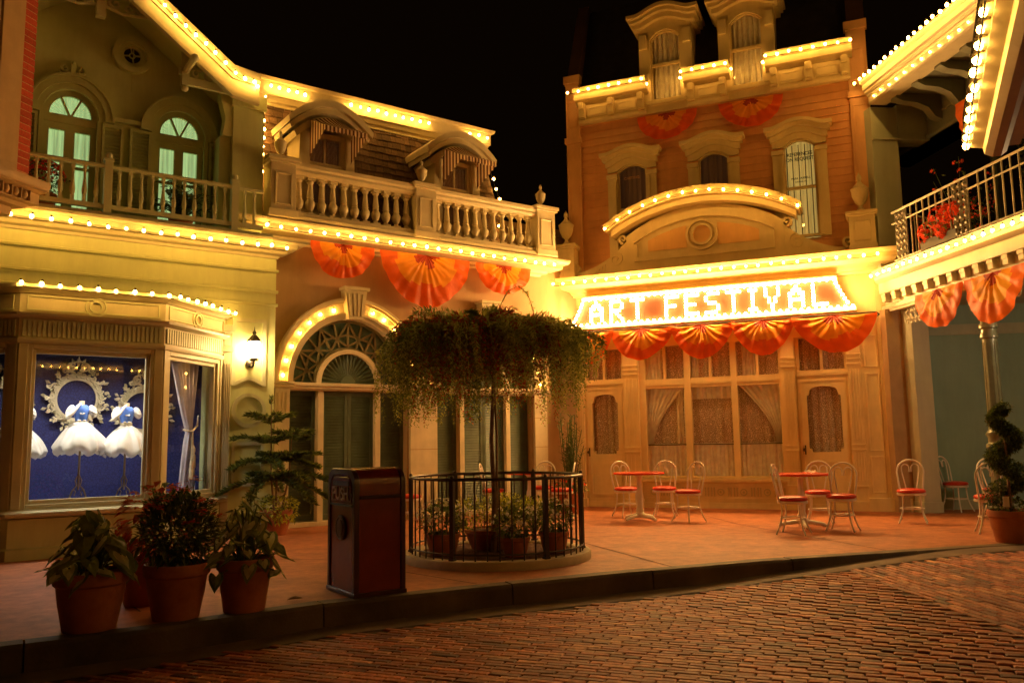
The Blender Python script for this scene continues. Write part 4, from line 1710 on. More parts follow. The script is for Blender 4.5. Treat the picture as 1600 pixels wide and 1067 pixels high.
# dark mansard behind, with sloping end walls
b = MB()
b.add([(BX0 + .1, .12, 8.3), (BX1 - .1, .12, 8.3), (BX1 - .1, 1.0, 10.6), (BX0 + .1, 1.0, 10.6)], [(0, 1, 2, 3)])
b.add([(BX0 + .1, 1.0, 10.6), (BX1 - .1, 1.0, 10.6), (BX1 - .1, 6, 10.8), (BX0 + .1, 6, 10.8)], [(0, 1, 2, 3)])
b.build('roof', M['dark_roof'], clb, -1)
b = MB()
for x0, x1 in ((-1.93, -1.70), (3.46, 3.76)):
    b.add([(x0, -.05, 8.6), (x1, -.05, 8.6), (x1, .9, 10.7), (x0, .9, 10.7), (x0, 6, 8.6), (x1, 6, 8.6), (x0, 6, 10.7), (x1, 6, 10.7)],
          [(0, 1, 2, 3), (0, 3, 6, 4), (1, 5, 7, 2), (3, 2, 7, 6)])
b.build('end_parapet', paint('brown_parapet', (.10, .05, .03), .8), clb, -1)
# roof dormers
for c in (.14, 1.69):
    d = MB()
    h = .30
    for sx in (-1, 1):
        d.box(c + sx * h + (0 if sx > 0 else -.22), c + sx * h + (.22 if sx > 0 else 0), -.08, 1.0, 7.86, 9.32)
        d.box(c + sx * (h + .13) - .07, c + sx * (h + .13) + .07, -.14, -.08, 8.96, 9.24)
        d.box(c + sx * (h + .11) - .12, c + sx * (h + .11) + .12, -.11, -.08, 7.86, 8.0)
    xs = [c - h - .22 + (2 * h + .44) * i / 14 for i in range(15)]
    d.band([(x, hd(x, 9.44, 9.60, .22)) for x in xs], [(x, max(9.15, 9.15 + .17 * (1 - ((x - c) / h) ** 2)) if abs(x - c) < h else 9.15) for x in xs], -.08, 1.0)
    dm = d.build('dormer', M['yellow_trim'], clb, 40)
    w = MB()
    for e, z0_, z1_, yy in ((.40, .10, .17, -.34), (.36, .03, .10, -.27), (.31, -.07, .03, -.18)):
        ear = h + e
        xs = [c - ear + 2 * ear * i / 24 for i in range(25)]
        w.band([(x, hd(x, 9.44 + z1_, 9.60 + z1_, .2)) for x in xs], [(x, hd(x, 9.44 + z0_, 9.60 + z0_, .2)) for x in xs], yy, 1.1)
    w.build('hood', M['yellow_trim'], dm, 40)
    w = MB()
    for sx in (-1, 1):
        w.box(c + sx * h - (.03 if sx > 0 else 0), c + sx * h + (.03 if sx < 0 else 0), -.03, .04, 7.86, 9.2)
    w.box(c - h + .03, c + h - .03, -.03, .04, 8.60, 8.65)
    w.box(c - h + .03, c + h - .03, -.03, .04, 7.86, 7.92)
    xs = [c - h + 2 * h * i / 12 for i in range(13)]
    w.band([(x, 9.17 + .17 * (1 - ((x - c) / h) ** 2)) for x in xs], [(x, 9.12 + .17 * (1 - ((x - c) / h) ** 2)) for x in xs], -.03, .04)
    w.build('window_frame', M['yellow_trim'], dm, 40)
    w = MB()
    w.box(c - h + .02, c + h - .02, .005, .01, 7.88, 9.25)
    w.build('pane', M['glass'], dm)
    w = MB()
    curtain(w, c - h, c + h, 7.88, 9.32, .08, 6, .03)
    w.build('curtain', M['sheer'], dm, 60)

# ---- shopfront
b = MB()
b.box(-1.95, 3.62, -.06, .40, 3.02, 4.40)
b.box(3.62, 3.95, -.12, .40, 0, 4.40)
b.box(-2.2, -1.80, -.06, .40, 0, 4.40)
b.build('shopfront_wall', M['store'], clb, None, .004)
b = MB()
prof = [(0, 4.08), (.05, 4.08), (.07, 4.12), (.10, 4.13), (.13, 4.18), (.16, 4.19), (.30, 4.22), (.34, 4.27), (.36, 4.28), (.36, 4.36), (.43, 4.38), (.45, 4.43), (0, 4.46)]
b.mould(prof, [(-2.12, .5), (-2.12, -.06), (3.66, -.06), (3.66, .5)], 0)
b.box(-2.12, 3.66, -.06, .4, 4.08, 4.45)
b.build('shop_cornice', M['store'], clb, 30)
# pilasters
for x0, x1 in ((-.92, -.62), (2.01, 2.23), (3.10, 3.31), (-1.95, -1.72)):
    b = MB()
    b.box(x0, x1, -.10, .05, .10, 3.05)
    for zz in (2.50, 2.58, 2.66, 1.10, 1.02, .40):
        b.box(x0 - .015, x1 + .015, -.125, -.10, zz, zz + .03)
    n = 4
    for i in range(n):
        xx = x0 + .04 + (x1 - x0 - .08) * i / (n - 1)
        b.box(xx - .010, xx + .010, -.112, -.10, 1.2, 2.42)
        b.box(xx - .010, xx + .010, -.112, -.10, .50, .98)
    b.box(x0 - .03, x1 + .03, -.14, .05, .0, .16)
    b.build('pilaster', M['store'], clb, None, .003)
# panelled pier at the right
b = MB()
b.box(3.31, 3.66, -.08, .2, 0, 3.05)
for z0_, z1_ in ((2.44, 3.0), (1.0, 2.34), (.30, .92)):
    frame_panel(b, 3.37, 3.60, z0_, z1_, -.08, .025, .018)
b.box(3.31, 3.98, -.17, .2, 0, .22)
b.build('panelled_pier', M['store'], clb, None, .003)
# window bay: stall riser, sill, frame, transom lights
b = MB()
b.box(-.62, 2.01, -.03, .15, .08, .47)
b.box(-.62, 2.01, -.06, .15, 0.0, .10)
b.run([(.15, .46), (-.08, .46), (-.10, .49), (-.10, .53), (.15, .54)], -.62, 2.01)
b.box(-.55, 1.94, -.045, -.03, .16, .19)
b.box(-.55, 1.94, -.045, -.03, .40, .43)
b.build('stall_riser', M['store'], clb)
b = MB()
xx = -.48
i = 0
while xx < 1.90:
    if i % 3 == 0:
        b.arch(xx + .08, .295, .045, .065, -.055, -.03, 0, 0, 360, 18)
        b.arch(xx + .08, .295, .0, .02, -.05, -.03, 0, 0, 360, 10)
        xx += .19
    else:
        for q in range(2):
            b.box(xx + .015 + q * .05, xx + .04 + q * .05, -.05, -.03, .22, .38)
        xx += .11
    i += 1
b.build('rosette_band', M['yellow_trim'], clb, 40)
b = MB()
LIGHTS = [(-.50, .24), (.36, 1.10), (1.21, 1.95)]
for xa, xb in ((-.62, -.50), (.24, .36), (1.10, 1.21), (1.95, 2.01)):
    b.box(xa, xb, -.03, .12, .54, 3.05)
for xa, xb in LIGHTS:
    b.box(xa, xb, -.02, .12, 2.22, 2.40)
    b.box(xa, xb, -.035, -.02, 2.28, 2.34)
    b.box(xa, xb, -.01, .10, .54, .58)
    xm = (xa + xb) / 2
    b.box(xm - .025, xm + .025, -.01, .10, 2.40, 3.05)
wf = b.build('shop_window', M['store'], clb, None, .003)
b = MB()
for xa, xb in LIGHTS:
    b.box(xa, xb, .030, .033, .58, 2.22)
    b.box(xa, xb, .030, .033, 2.40, 3.04)
b.build('pane', M['glass'], wf)
b = MB()
for xa, xb in LIGHTS:
    b.tube([(xa, .045, 1.16), (xb, .045, 1.16)], .009, 6)
b.build('cafe_rod', M['brass'], wf)
b = MB()
for i, (xa, xb) in enumerate(LIGHTS):
    curtain(b, xa, xb, .56, 1.18, .07, 8, .014, 0, None, i)
b.build('cafe_curtain', M['sheer'], wf, 60)
b = MB()
tieback(b, -.50, .24, 1.16, 2.24, .075, -1, 1.20, 6, .015)
tieback(b, 1.21, 1.95, 1.16, 2.24, .075, 1, 1.20, 6, .015)
curtain(b, .36, 1.10, 2.0, 2.24, .085, 6, .015)
curtain(b, .36, .50, 2.40, 3.05, .085, 3, .02)
curtain(b, -.5, -.2, 2.40, 3.05, .085, 4, .02)
curtain(b, 1.30, 1.55, 2.40, 3.05, .085, 4, .02)
curtain(b, .05, .24, 1.16, 2.2, .10, 3, .02)
b.build('tied_curtain', M['sheer'], wf, 60)
b = MB()
for xa, xb in LIGHTS:
    curtain(b, xa, xb, 1.1, 2.25, .115, 4, .010)
    curtain(b, xa, xb, 2.38, 3.05, .115, 4, .010)
b.build('lace_panel', M['lace'], wf, 60)
b = MB()
b.box(-1.9, 3.4, .34, .40, 0, 3.05)
b.build('shop_interior', M['brown_room'], clb)


def door(x0, x1, nm):
    gx0, gx1, gz0, gz1 = x0 + .14, x1 - .14, 1.00, 2.06
    d = MB()
    d.box(x0, gx0, -.03, .08, .10, 2.30)
    d.box(gx1, x1, -.03, .08, .10, 2.30)
    d.box(gx0, gx1, -.03, .08, .10, gz0)
    # glass opening with notched corners and an arched head
    xs, tp, bt = [], [], []
    n = 20
    for i in range(n + 1):
        x = gx0 + (gx1 - gx0) * i / n
        t = abs(x - (gx0 + gx1) / 2) / ((gx1 - gx0) / 2)
        zt = gz1 + .09 * math.sqrt(max(0, 1 - (t / .84) ** 2)) if t < .84 else gz1 - .07
        bt.append((x, zt))
        tp.append((x, 2.30))
    d.band(tp, bt, -.03, .08)
    for s_ in (0, 1):
        xa = gx0 if s_ == 0 else gx1 - .045
        d.box(xa, xa + .045, -.029, .08, gz0, gz0 + .06)
    frame_panel(d, x0 + .10, x1 - .10, .22, .84, -.03, .03, .018)
    frame_panel(d, x0 + .04, x1 - .04, .14, 2.26, -.03, .02, .012)
    d.box(x0, x1, -.05, .08, 0, .10)
    d.box(x0 - .06, x0, .0, .08, 0, 3.05)
    d.box(x1, x1 + .04, .0, .08, 0, 3.05)
    dr = d.build('door', M['store'], clb, 40)
    p = MB()
    p.box(gx0 - .01, gx1 + .01, .02, .026, gz0, gz1 + .1)
    p.build('pane', M['glass'], dr)
    p = MB()
    curtain(p, gx0 - .02, gx1 + .02, gz0 - .02, gz1 + .12, .09, 4, .02)
    p.build('lace_curtain', M['lace'], dr, 60)
    p = MB()
    p.ball((x0 + .06, -.07, 1.04), .03, 10)
    p.box(x0 + .035, x0 + .085, -.04, -.03, .96, 1.12)
    p.build('handle', M['brass'], dr, 40)
    t = MB()
    t.box(x0, x1, -.02, .10, 2.30, 2.44)
    t.box(x0, x1, -.05, -.02, 2.34, 2.40)
    t.box(x0, x0 + .05, -.02, .10, 2.44, 3.05)
    t.box(x1 - .05, x1, -.02, .10, 2.44, 3.05)
    xm = (x0 + x1) / 2
    t.box(xm - .025, xm + .025, -.01, .09, 2.44, 3.05)
    tr = t.build('transom_window', M['store'], clb, None, .003)
    p = MB()
    p.box(x0 + .05, x1 - .05, .03, .036, 2.44, 3.05)
    p.build('pane', M['glass'], tr)
    p = MB()
    curtain(p, x0, x1, 2.42, 3.05, .11, 5, .02)
    p.build('lace_curtain', M['lace'], tr, 60)


door(2.26, 3.10, 'door')
door(-1.72, -.92, 'door')
# ---- curved pediment over the shop cornice
PC = .73
b = MB()


def ped(x, half, z0_, rise):
    t = min(1, abs(x - PC) / half)
    return z0_ + rise * (1 - t ** 2) ** .85


xs = [PC - 1.46 + 2.92 * i / 36 for i in range(37)]
b.band([(x, ped(x, 1.62, 5.02, .62)) for x in xs], [(x, 4.46) for x in xs], -.22, -.05)
b.build('pediment', M['yellow_trim'], clb, 40)
b = MB()
for half, zo, zi, yy in ((1.80, .26, .16, -.62), (1.76, .16, .11, -.54), (1.70, .11, .0, -.42)):
    xs = [PC - half + 2 * half * i / 40 for i in range(41)]
    b.band([(x, ped(x, 1.90, 5.00, .64) + zo) for x in xs], [(x, ped(x, 1.90, 5.00, .64) + zi) for x in xs], yy, -.05)
b.build('pediment_cornice', M['yellow_trim'], clb, 40)
b = MB()
# raised frame and sunk orange panels with a round boss
fx = [PC - 1.30 + 2.6 * i / 36 for i in range(37)]
b.band([(x, ped(x, 1.52, 4.92, .58)) for x in fx], [(x, ped(x, 1.50, 4.84, .56)) for x in fx], -.27, -.22)
b.box(PC - 1.30, PC + 1.30, -.27, -.22, 4.66, 4.74)
b.box(PC - 1.30, PC - 1.23, -.27, -.22, 4.74, 5.0)
b.box(PC + 1.23, PC + 1.30, -.27, -.22, 4.74, 5.0)
b.arch(PC, 5.06, .165, .205, -.30, -.22, 0, 0, 360, 30)
b.arch(PC, 5.06, .255, .30, -.29, -.22, 0, 0, 360, 30)
b.arch(PC, 5.06, .205, .255, -.25, -.22, 0, 0, 360, 30)
b.build('pediment_frame', M['yellow_trim'], clb, 40)
b = MB()
for s_ in (-1, 1):
    xs = [PC + s_ * (.29 + .74 * i / 14) for i in range(15)]
    b.band([(x, max(4.86, ped(x, 1.42, 4.78, .50))) for x in xs], [(x, 4.84) for x in xs], -.235, -.22)
b.arch(PC, 5.06, 0, .165, -.235, -.22, 0, 0, 360, 24)
b.build('pediment_panel', M['store_panel'], clb)
# side scrolls
for s_ in (-1, 1):
    b = MB()
    x0 = PC + s_ * 1.42
    n = 20
    top, bot = [], []
    for i in range(n + 1):
        t = i / n
        x = x0 + s_ * 1.05 * t
        top.append((x, 4.56 + .58 * (1 - t) ** 2.2 + .04 * math.sin(PI * t)))
        bot.append((x, 4.46))
    b.band(top, bot, -.20, -.08)
    scroll(b, x0 + s_ * .10, 5.14, .085, 1.3, -.24, -.06, .05, s_, R(-90))
    scroll(b, x0 + s_ * 1.10, 4.66, .085, 1.3, -.24, -.06, .05, -s_, R(-90))
    scroll(b, x0 + s_ * .26, 4.76, .15, 1.5, -.225, -.20, .02, s_, R(100))
    for i in range(4):
        b.bar((x0 + s_ * (.50 + i * .07), 4.50), (x0 + s_ * (.48 + i * .06), 4.68 - i * .035), .02, -.22, -.20)
    b.build('scroll', M['yellow_trim'], clb, 40)
# end pedestals with urns
for x0, x1, y_ in ((3.28, 3.70, -.20), (-2.16, -1.76, -.20)):
    b = MB()
    b.box(x0, x1, y_ - .18, y_ + .18, 4.45, 5.04)
    frame_panel(b, x0 + .07, x1 - .07, 4.60, 4.95, y_ - .18, .02, .012)
    b.box(x0 - .03, x1 + .03, y_ - .21, y_ + .21, 5.04, 5.08)
    b.box(x0 - .05, x1 + .05, y_ - .23, y_ + .23, 5.08, 5.13)
    b.box(x0 - .02, x1 + .02, y_ - .20, y_ + .20, 4.45, 4.54)
    b.build('pedestal', M['yellow_trim'], clb, None, .005)
    urn(clb, (x0 + x1) / 2, y_, 5.13, .70, M['yellow_trim'])

# ================================================================== the lit sign
SGY = -.34
sg = thing('marquee_sign', 'long tapered marquee sign reading ART FESTIVAL, packed with glowing bulbs', 'sign', FB.w(.7, SGY, 3.48), FB.th)
sm = Matrix.Translation((-.7, -SGY, -3.48))
Q = [(-1.88, 3.46), (3.28, 3.46), (3.00, 3.97), (-1.58, 3.97)]


def flare(z, left):
    t = (z - 3.46) / .51
    k = max(0.0, min(1.0, t)) ** .7
    return (-1.88 + .30 * k) if left else (3.28 - .28 * k)


b = MB(sm)
n = 8
zz = [3.44 + .55 * i / n for i in range(n + 1)]
poly = [(flare(z, True) - .02, z) for z in zz][::-1] + [(flare(z, False) + .02, z) for z in zz]
b.prism(poly, SGY - .02, SGY + .26)
b.build('board', M['sign_board'], sg)
b = MB(sm)
for za, zb in ((3.40, 3.47), (3.96, 4.03)):
    b.box(flare(min(3.97, max(3.46, za + .02)), True) - .03, flare(min(3.97, max(3.46, za + .02)), False) + .03, SGY - .06, SGY + .26, za, zb)
b.build('border_frame', M['store'], sg)
FONT = {'A': ['00100', '01110', '11011', '10001', '11111', '10001', '10001'], 'R': ['11110', '10001', '10001', '11110', '10100', '10010', '10001'],
        'T': ['11111', '00100', '00100', '00100', '00100', '00100', '00100'], 'F': ['11111', '10000', '10000', '11110', '10000', '10000', '10000'],
        'E': ['11111', '10000', '10000', '11110', '10000', '10000', '11111'], 'S': ['01111', '10000', '10000', '01110', '00001', '00001', '11110'],
        'I': ['01110', '00100', '00100', '00100', '00100', '00100', '01110'], 'V': ['10001', '10001', '10001', '01010', '01010', '00100', '00100'],
        'L': ['10000', '10000', '10000', '10000', '10000', '10000', '11111']}
field = MB(sm)
let_x = -1.52
for chn, adv in zip('ART FESTIVAL', (.40, .40, .42, .26, .37, .37, .37, .40, .27, .40, .42, .36)):
    if chn != ' ':
        cell = .054
        wch = 5 * cell
        x0 = let_x + (adv - wch) / 2
        ch_ = MB(sm)
        for ri, row in enumerate(FONT[chn]):
            for ci, c_ in enumerate(row):
                if c_ == '1':
                    cx_, cz_ = x0 + (ci + .5) * cell, 3.895 - ri * cell * 1.06
                    ch_.box(cx_ - cell * .5, cx_ + cell * .5, SGY - .045, SGY - .02, cz_ - cell * .53, cz_ + cell * .53)
                    field.ball((cx_, SGY - .066, cz_), .0245, 6)
        ch_.build('letter', M['cream'], sg)
    let_x += adv
field_o = field.build('bulb_field', M['sign_bulb'], sg, 60)
field_o['kind'] = 'stuff'
sb = MB()
sb.ball((0, 0, 0), .026, 8)
sbo = sb.build('bulb', M['sign_bulb'], sg, 60)
border = []
for i in range(44):
    t = i / 43
    border.append((-1.86 + 5.12 * t, 3.475))
for i in range(40):
    t = i / 39
    border.append((-1.56 + 4.54 * t, 3.965))
for i in range(1, 7):
    z_ = 3.475 + .49 * i / 7
    border.append((flare(z_, True) + .02, z_))
    border.append((flare(z_, False) - .02, z_))
for i, (x, z_) in enumerate(border):
    o = sbo if i == 0 else sbo.copy()
    if i:
        COL.objects.link(o)
        o.parent = sg
    o.location = (x - .7, -.085, z_ - 3.48)

# ================================================================== balcony building on the right
bal = thing('balcony_building', 'grey green building with iron balcony, deep lit eave and open porch at the right', 'building', FD.w(0, 0, 0), FD.th)
b = MB()
b.mould([(-.05, 3.66), (.02, 3.66), (.03, 3.70), (.03, 3.84), (.07, 3.86), (.10, 3.90), (.10, 4.0), (.14, 4.02), (.15, 4.06), (-.1, 4.08)], [(-.08, 0), (7.0, 0)], 0)
b.box(-.08, 7.0, .0, 2.6, 3.72, 4.06)
b.build('balcony_edge', M['grey_trim'], bal, 30)
b = MB()
b.box(-.35, 7.0, .10, .25, 3.40, 3.72)
b.run([(.25, 3.40), (.07, 3.40), (.06, 3.43), (.06, 3.46), (.10, 3.48), (.25, 3.48)], -.35, 7.0)
b.run([(.25, 3.36), (.10, 3.36), (.09, 3.40), (.25, 3.40)], -.35, 7.0)
b.build('porch_frieze', M['grey_trim'], bal, 30)
x = .0
base = None
while x < 6.5:
    if base is None:
        b = MB()
        b.prism([(-.05, 3.52), (.05, 3.52), (.05, 3.655), (-.05, 3.655)], -.0, .10)
        b.box(-.058, .058, -.012, .02, 3.60, 3.655)
        base = o = b.build('bracket', M['grey_trim'], bal)
    else:
        o = base.copy()
        COL.objects.link(o)
        o.parent = bal
    o.location = (x, 0, 0)
    x += .30
b = MB()
b.box(-.35, 7.0, .25, 3.5, 3.50, 3.56)
b.build('porch_ceiling', M['grey_wall'], bal)
# posts of the porch
b = MB()
b.box(-.02, .26, .30, .60, 0, 3.50)
b.box(-.04, .28, .28, .62, 0, .18)
b.build('porch_post', paint('pale_grey_post', (.56, .56, .42), .5, .06, 3), bal, None, .005)
b = MB()
b.box(-.35, -.02, .02, .34, 0, 3.40)
b.build('wall_return', M['wood_brown'], bal)
cb = MB()
cb.lathe([(.17, 0), (.17, .10), (.15, .12), (.16, .16), (.125, .20), (.125, 1.05), (.15, 1.07), (.15, 1.12), (.125, 1.14), (.125, 1.22), (.14, 1.24), (.14, 1.28), (.105, 1.32), (.095, 2.60), (.12, 2.62),
          (.12, 2.66), (.10, 2.69), (.10, 2.74), (.125, 2.76), (.125, 2.80), (.10, 2.83), (.095, 3.2), (.15, 3.3), (.16, 3.40)], 20, (2.25, .22, 0))
for i in range(12):
    a = i * PI / 6
    cb.tube([(2.25 + .098 * math.cos(a), .22 + .098 * math.sin(a), 1.36), (2.25 + .09 * math.cos(a), .22 + .09 * math.sin(a), 2.56)], .012, 4)
cb.build('column', M['post_green'], bal, 40)
cc = MB()
cc.lathe([(.17, 0), (.17, .10), (.15, .12), (.125, .20), (.125, 1.05), (.15, 1.07), (.15, 1.12), (.105, 1.32), (.095, 2.60), (.12, 2.62), (.10, 2.74), (.095, 3.2), (.16, 3.40)], 16, (5.0, .22, 0))
cc.build('column', M['post_green'], bal, 40)
# iron lace brackets under the frieze
b = MB()


def lace(b, x0, x1, z0, z1, y, cell=.14, r=.009):
    nx_, nz_ = max(1, round((x1 - x0) / cell)), max(1, round((z1 - z0) / cell))
    for i in range(nx_):
        for j in range(nz_):
            cx_, cz_ = x0 + (i + .5) * (x1 - x0) / nx_, z0 + (j + .5) * (z1 - z0) / nz_
            w_, h_ = (x1 - x0) / nx_ / 2, (z1 - z0) / nz_ / 2
            for sx in (-1, 1):
                pts = []
                for q in range(9):
                    t = q / 8
                    a = PI * 1.5 * t
                    pts.append((cx_ + sx * (w_ * .15 + w_ * .6 * math.sin(a) * (1 - .5 * t)), y, cz_ - h_ * .9 + 2 * h_ * .9 * t - .1 * h_ * math.cos(a)))
                b.tube(pts, r, 4)
            b.ball((cx_, y, cz_), r * 2.2, 6)
            b.tube([(cx_ - w_, y, cz_), (cx_, y, cz_ + h_), (cx_ + w_, y, cz_), (cx_, y, cz_ - h_)], r * .8, 4, 0, True)


for x0, x1, z0 in ((.28, .95, 3.10), (1.9, 2.16, 3.05), (2.36, 3.0, 3.10)):
    b = MB()
    lace(b, x0, x1, z0, 3.36, .2, .12)
    b.build('iron_lace', M['iron_white'], bal, 50)
# iron balcony railing
RLY = .0
b = MB()
b.tube([(.42, RLY, 4.95), (7.0, RLY, 4.95)], .020, 6)
b.tube([(.42, RLY, 4.76), (7.0, RLY, 4.76)], .014, 6)
b.tube([(.42, RLY, 4.14), (7.0, RLY, 4.14)], .016, 6)
b.tube([(.5, RLY, 4.95), (.3, .5, 4.95), (-.1, 1.3, 4.95)], .016, 6)
b.tube([(.5, RLY, 4.14), (.3, .5, 4.14), (-.1, 1.3, 4.14)], .014, 6)
b.build('railing', M['iron_white'], bal, 50)
x = .95
base = None
while x < 6.5:
    if not (1.95 < x < 2.45 or 3.9 < x < 4.3):
        if base is None:
            b = MB()
            b.tube([(0, RLY, 4.10), (0, RLY, 4.95)], .013, 5)
            base = b.build('railing_bar', M['iron_white'], bal, 50)
            o = base
        else:
            o = base.copy()
            COL.objects.link(o)
            o.parent = bal
        o.location = (x, 0, 0)
    x += .165
for i in range(6):
    t = (i + .5) / 6
    o = base.copy()
    COL.objects.link(o)
    o.parent = bal
    o.location = (.45 - .55 * t, 1.25 * t, 0)
for x0, x1 in ((.52, .82), (2.02, 2.36), (3.9, 4.2)):
    b = MB()
    for xx in (x0, x1):
        b.tube([(xx, RLY, 4.08), (xx, RLY, 4.93)], .014, 5)
    lace(b, x0, x1, 4.12, 4.92, RLY, .115, .017)
    b.build('iron_panel', M['iron_lace'], bal, 50)
# upper storey: wall, frieze, deep eave with brackets
b = MB()
b.box(-.35, -.05, .02, .50, 4.07, 7.0)
b.box(-.35, -.03, .50, 1.05, 6.42, 7.04)
b.run([(1.06, 6.40), (.02, 6.40), (.02, 6.44), (1.06, 6.44)], -.35, -.0)
b.box(.35, 7.0, 2.6, 2.8, 4.05, 6.9)
b.build('upper_wall', M['grey_wall'], bal)
b = MB()
b.box(.36, .5, 1.9, 2.0, 4.05, 6.5)
for x0 in (.75, 1.55, 2.6):
    louver(b, x0, x0 + .62, 4.2, 6.3, 2.56, .07, .06, 0, .03)
b.build('dark_shutter', M['louver'], bal)
b = MB()
for x0 in (.62, 1.42):
    lace(b, x0, x0 + .22, 4.3, 6.4, 2.2, .2, .012)
b.build('trellis', M['louver'], bal)
b = MB()
b.box(-1.5, 7.0, 1.05, 1.6, 6.42, 7.05)
b.run([(1.6, 6.42), (1.02, 6.42), (1.0, 6.46), (1.0, 6.50), (1.05, 6.52), (1.6, 6.52)], -1.5, 7.0)
b.run([(1.6, 6.76), (1.03, 6.76), (1.03, 6.80), (1.6, 6.80)], -1.5, 7.0)
b.build('upper_frieze', M['eave_dark'], bal)
b = MB()
prof = [(.3, 7.02), (-.0, 7.02), (-.02, 7.05), (-.02, 7.15), (-.05, 7.17), (-.05, 7.20), (-.09, 7.22), (-.09, 7.25), (-.12, 7.27), (-.12, 7.36), (-.18, 7.40), (-.18, 7.45), (.3, 7.46)]
b.run(prof, .0, 7.0)
b.build('eave', M['grey_trim'], bal, 25)
b = MB()
b.box(.0, 7.0, .02, 1.6, 7.06, 7.12)
b.build('eave_soffit', M['eave_dark'], bal)
x = .35
base = None
while x < 6.5:
    if base is None:
        pr = [(1.04, 6.62), (1.04, 7.05), (.25, 7.05), (.22, 6.98), (.35, 6.92), (.6, 6.90), (.8, 6.82), (.92, 6.66)]
        b = MB()
        b.run(pr, -.08, .08)
        base = o = b.build('eave_bracket', M['eave_dark'], bal, 40)
    else:
        o = base.copy()
        COL.objects.link(o)
        o.parent = bal
    o.location = (x, 0, 0)
    x += .62
b = MB()
b.add([(.0, -.15, 7.47), (7, -.15, 7.47), (7, 4, 8.2), (.0, 4, 8.2)], [(0, 1, 2, 3)])
b.build('roof', M['dark_roof'], bal)
# porch back wall, facing the square
b = MB(FD.M.inverted() @ Fac((7.2, 14.4), 97).M)
b.box(-.5, 5.0, 0, .2, 0, 3.5)
b.build('back_wall', M['teal_wall'], bal)
b = MB(FD.M.inverted() @ Fac((7.2, 14.4), 97).M)
b.box(-.5, 5.0, -.05, 0, 2.98, 3.16, 0)
b.build('back_wall_trim', M['grey_wall'], bal)
b = MB(FD.M.inverted() @ Fac((7.2, 14.4), 97).M)
b.box(-.5, 5.0, -.03, 0, 0, .16, 0)
b.build('base_board', M['grey_wall'], bal)

pt_ = thing('porch_lantern', 'globe lamp hanging from the porch ceiling by the teal wall', 'lamp', FD.w(3.9, 1.0, 2.95), FD.th)
b = MB()
b.tube([(0, 0, .14), (0, 0, .55)], .012, 6)
b.lathe([(.05, .10), (.06, .13), (.03, .16)], 12)
b.build('hanger', M['lamp_black'], pt_, 40)
b = MB()
b.ball((0, 0, 0), .11, 14)
b.build('globe', emit('porch_globe_glow', (1.0, .70, .36), 40.0), pt_, 60)

# nearer porch roof that cuts the top right corner
FE = Fac((3.63, 6.30), 206.0)
nr = thing('porch_roof', 'near porch roof edge crowded with bright bulbs in the top right corner', 'porch roof', FE.w(0, 0, 0), FE.th)
b = MB()
b.run([(.50, 3.50), (.34, 3.50), (.33, 3.46), (.25, 3.46), (.24, 3.42), (.20, 3.39), (.14, 3.39), (.09, 3.42), (.08, 3.47), (.0, 3.49), (-.0, 3.53), (.03, 3.56), (.03, 3.62), (-.02, 3.66), (-.02, 3.72), (.50, 3.74)], 0, 5.5)
b.build('eave', M['grey_trim'], nr, 25)
b = MB()
x = .12
while x < 5:
    b.lathe([(.05, 3.50), (.07, 3.53), (.06, 3.57), (.03, 3.58)], 10, (x, .0, 0))
    x += .22
b.build('lamp_cup', M['grey_trim'], nr, 40)
b = MB()
b.box(0.02, 5.5, .50, 2.2, 3.52, 3.60)
for xx in (.5, 1.4, 2.3, 3.2):
    b.box(xx, xx + .09, .50, 2.2, 3.44, 3.52)
b.build('soffit', M['grey_trim'], nr)
b = MB()
b.add([(0, -.04, 3.74), (5.5, -.04, 3.74), (5.5, 2.2, 4.4), (0, 2.2, 4.4), (0, -.04, 3.6), (0, 2.2, 3.6)], [(0, 1, 2, 3), (0, 3, 5, 4)])
b.build('roof', M['dark_roof'], nr)
b = MB()
b.lathe([(.14, -.4), (.14, .2), (.10, .24), (.09, 3.2), (.14, 3.45)], 14, (3.6, 1.6, 0))
b.build('post', M['post_green'], nr, 40)

# ================================================================== oriel of the brick and cream building at the far left
FL = Fac((-5.92, 9.55), 14.0)        # x runs away from the viewer
orl = thing('oriel_building', 'cream oriel with red brick corner strip overhanging at the far left', 'building', FL.w(0, 0, 0), FL.th)
b = MB()
b.box(-3.5, 0, .0, .8, 4.55, 8.5)
b.build('wall', M['wood_brown'], orl)
b = MB()
for i in range(46):
    z_ = 4.36 + i * .086
    w_ = .28
    q = rnd.uniform(.8, 1.15)
    b.col = (.40 * q, .05 * q, .024 * q)
    b.box(-.02, .02 + w_, .05, .4, z_, z_ + .070)
b.col = (.50, .26, .12)
b.box(.0, .293, .057, .38, 4.3, 8.5)
b.build('brick_strip', M['brick_red'], orl)
b = MB()
b.box(-.34, -.02, -.10, .05, 4.42, 8.5)
b.box(-.30, -.06, -.13, -.10, 4.42, 4.60)
b.build('pilaster', M['wood_brown'], orl, None, .006)
b = MB()
b.box(-3.0, -.36, -.06, .05, 4.55, 5.35)
frame_panel(b, -1.0, -.45, 4.72, 5.2, -.06, .05, .02)
b.box(-3.0, -.36, -.14, .05, 5.35, 5.45)
b.box(-.52, -.36, -.09, .05, 5.45, 8.5)
b.box(-3.0, -.52, -.09, .05, 6.45, 6.56)
b.build('window_bay', M['wood_brown'], orl, None, .006)
b = MB()
b.box(-3.0, -.52, -.02, -.01, 5.45, 8.5)
b.build('pane', M['teal_glass'], orl)
b = MB()
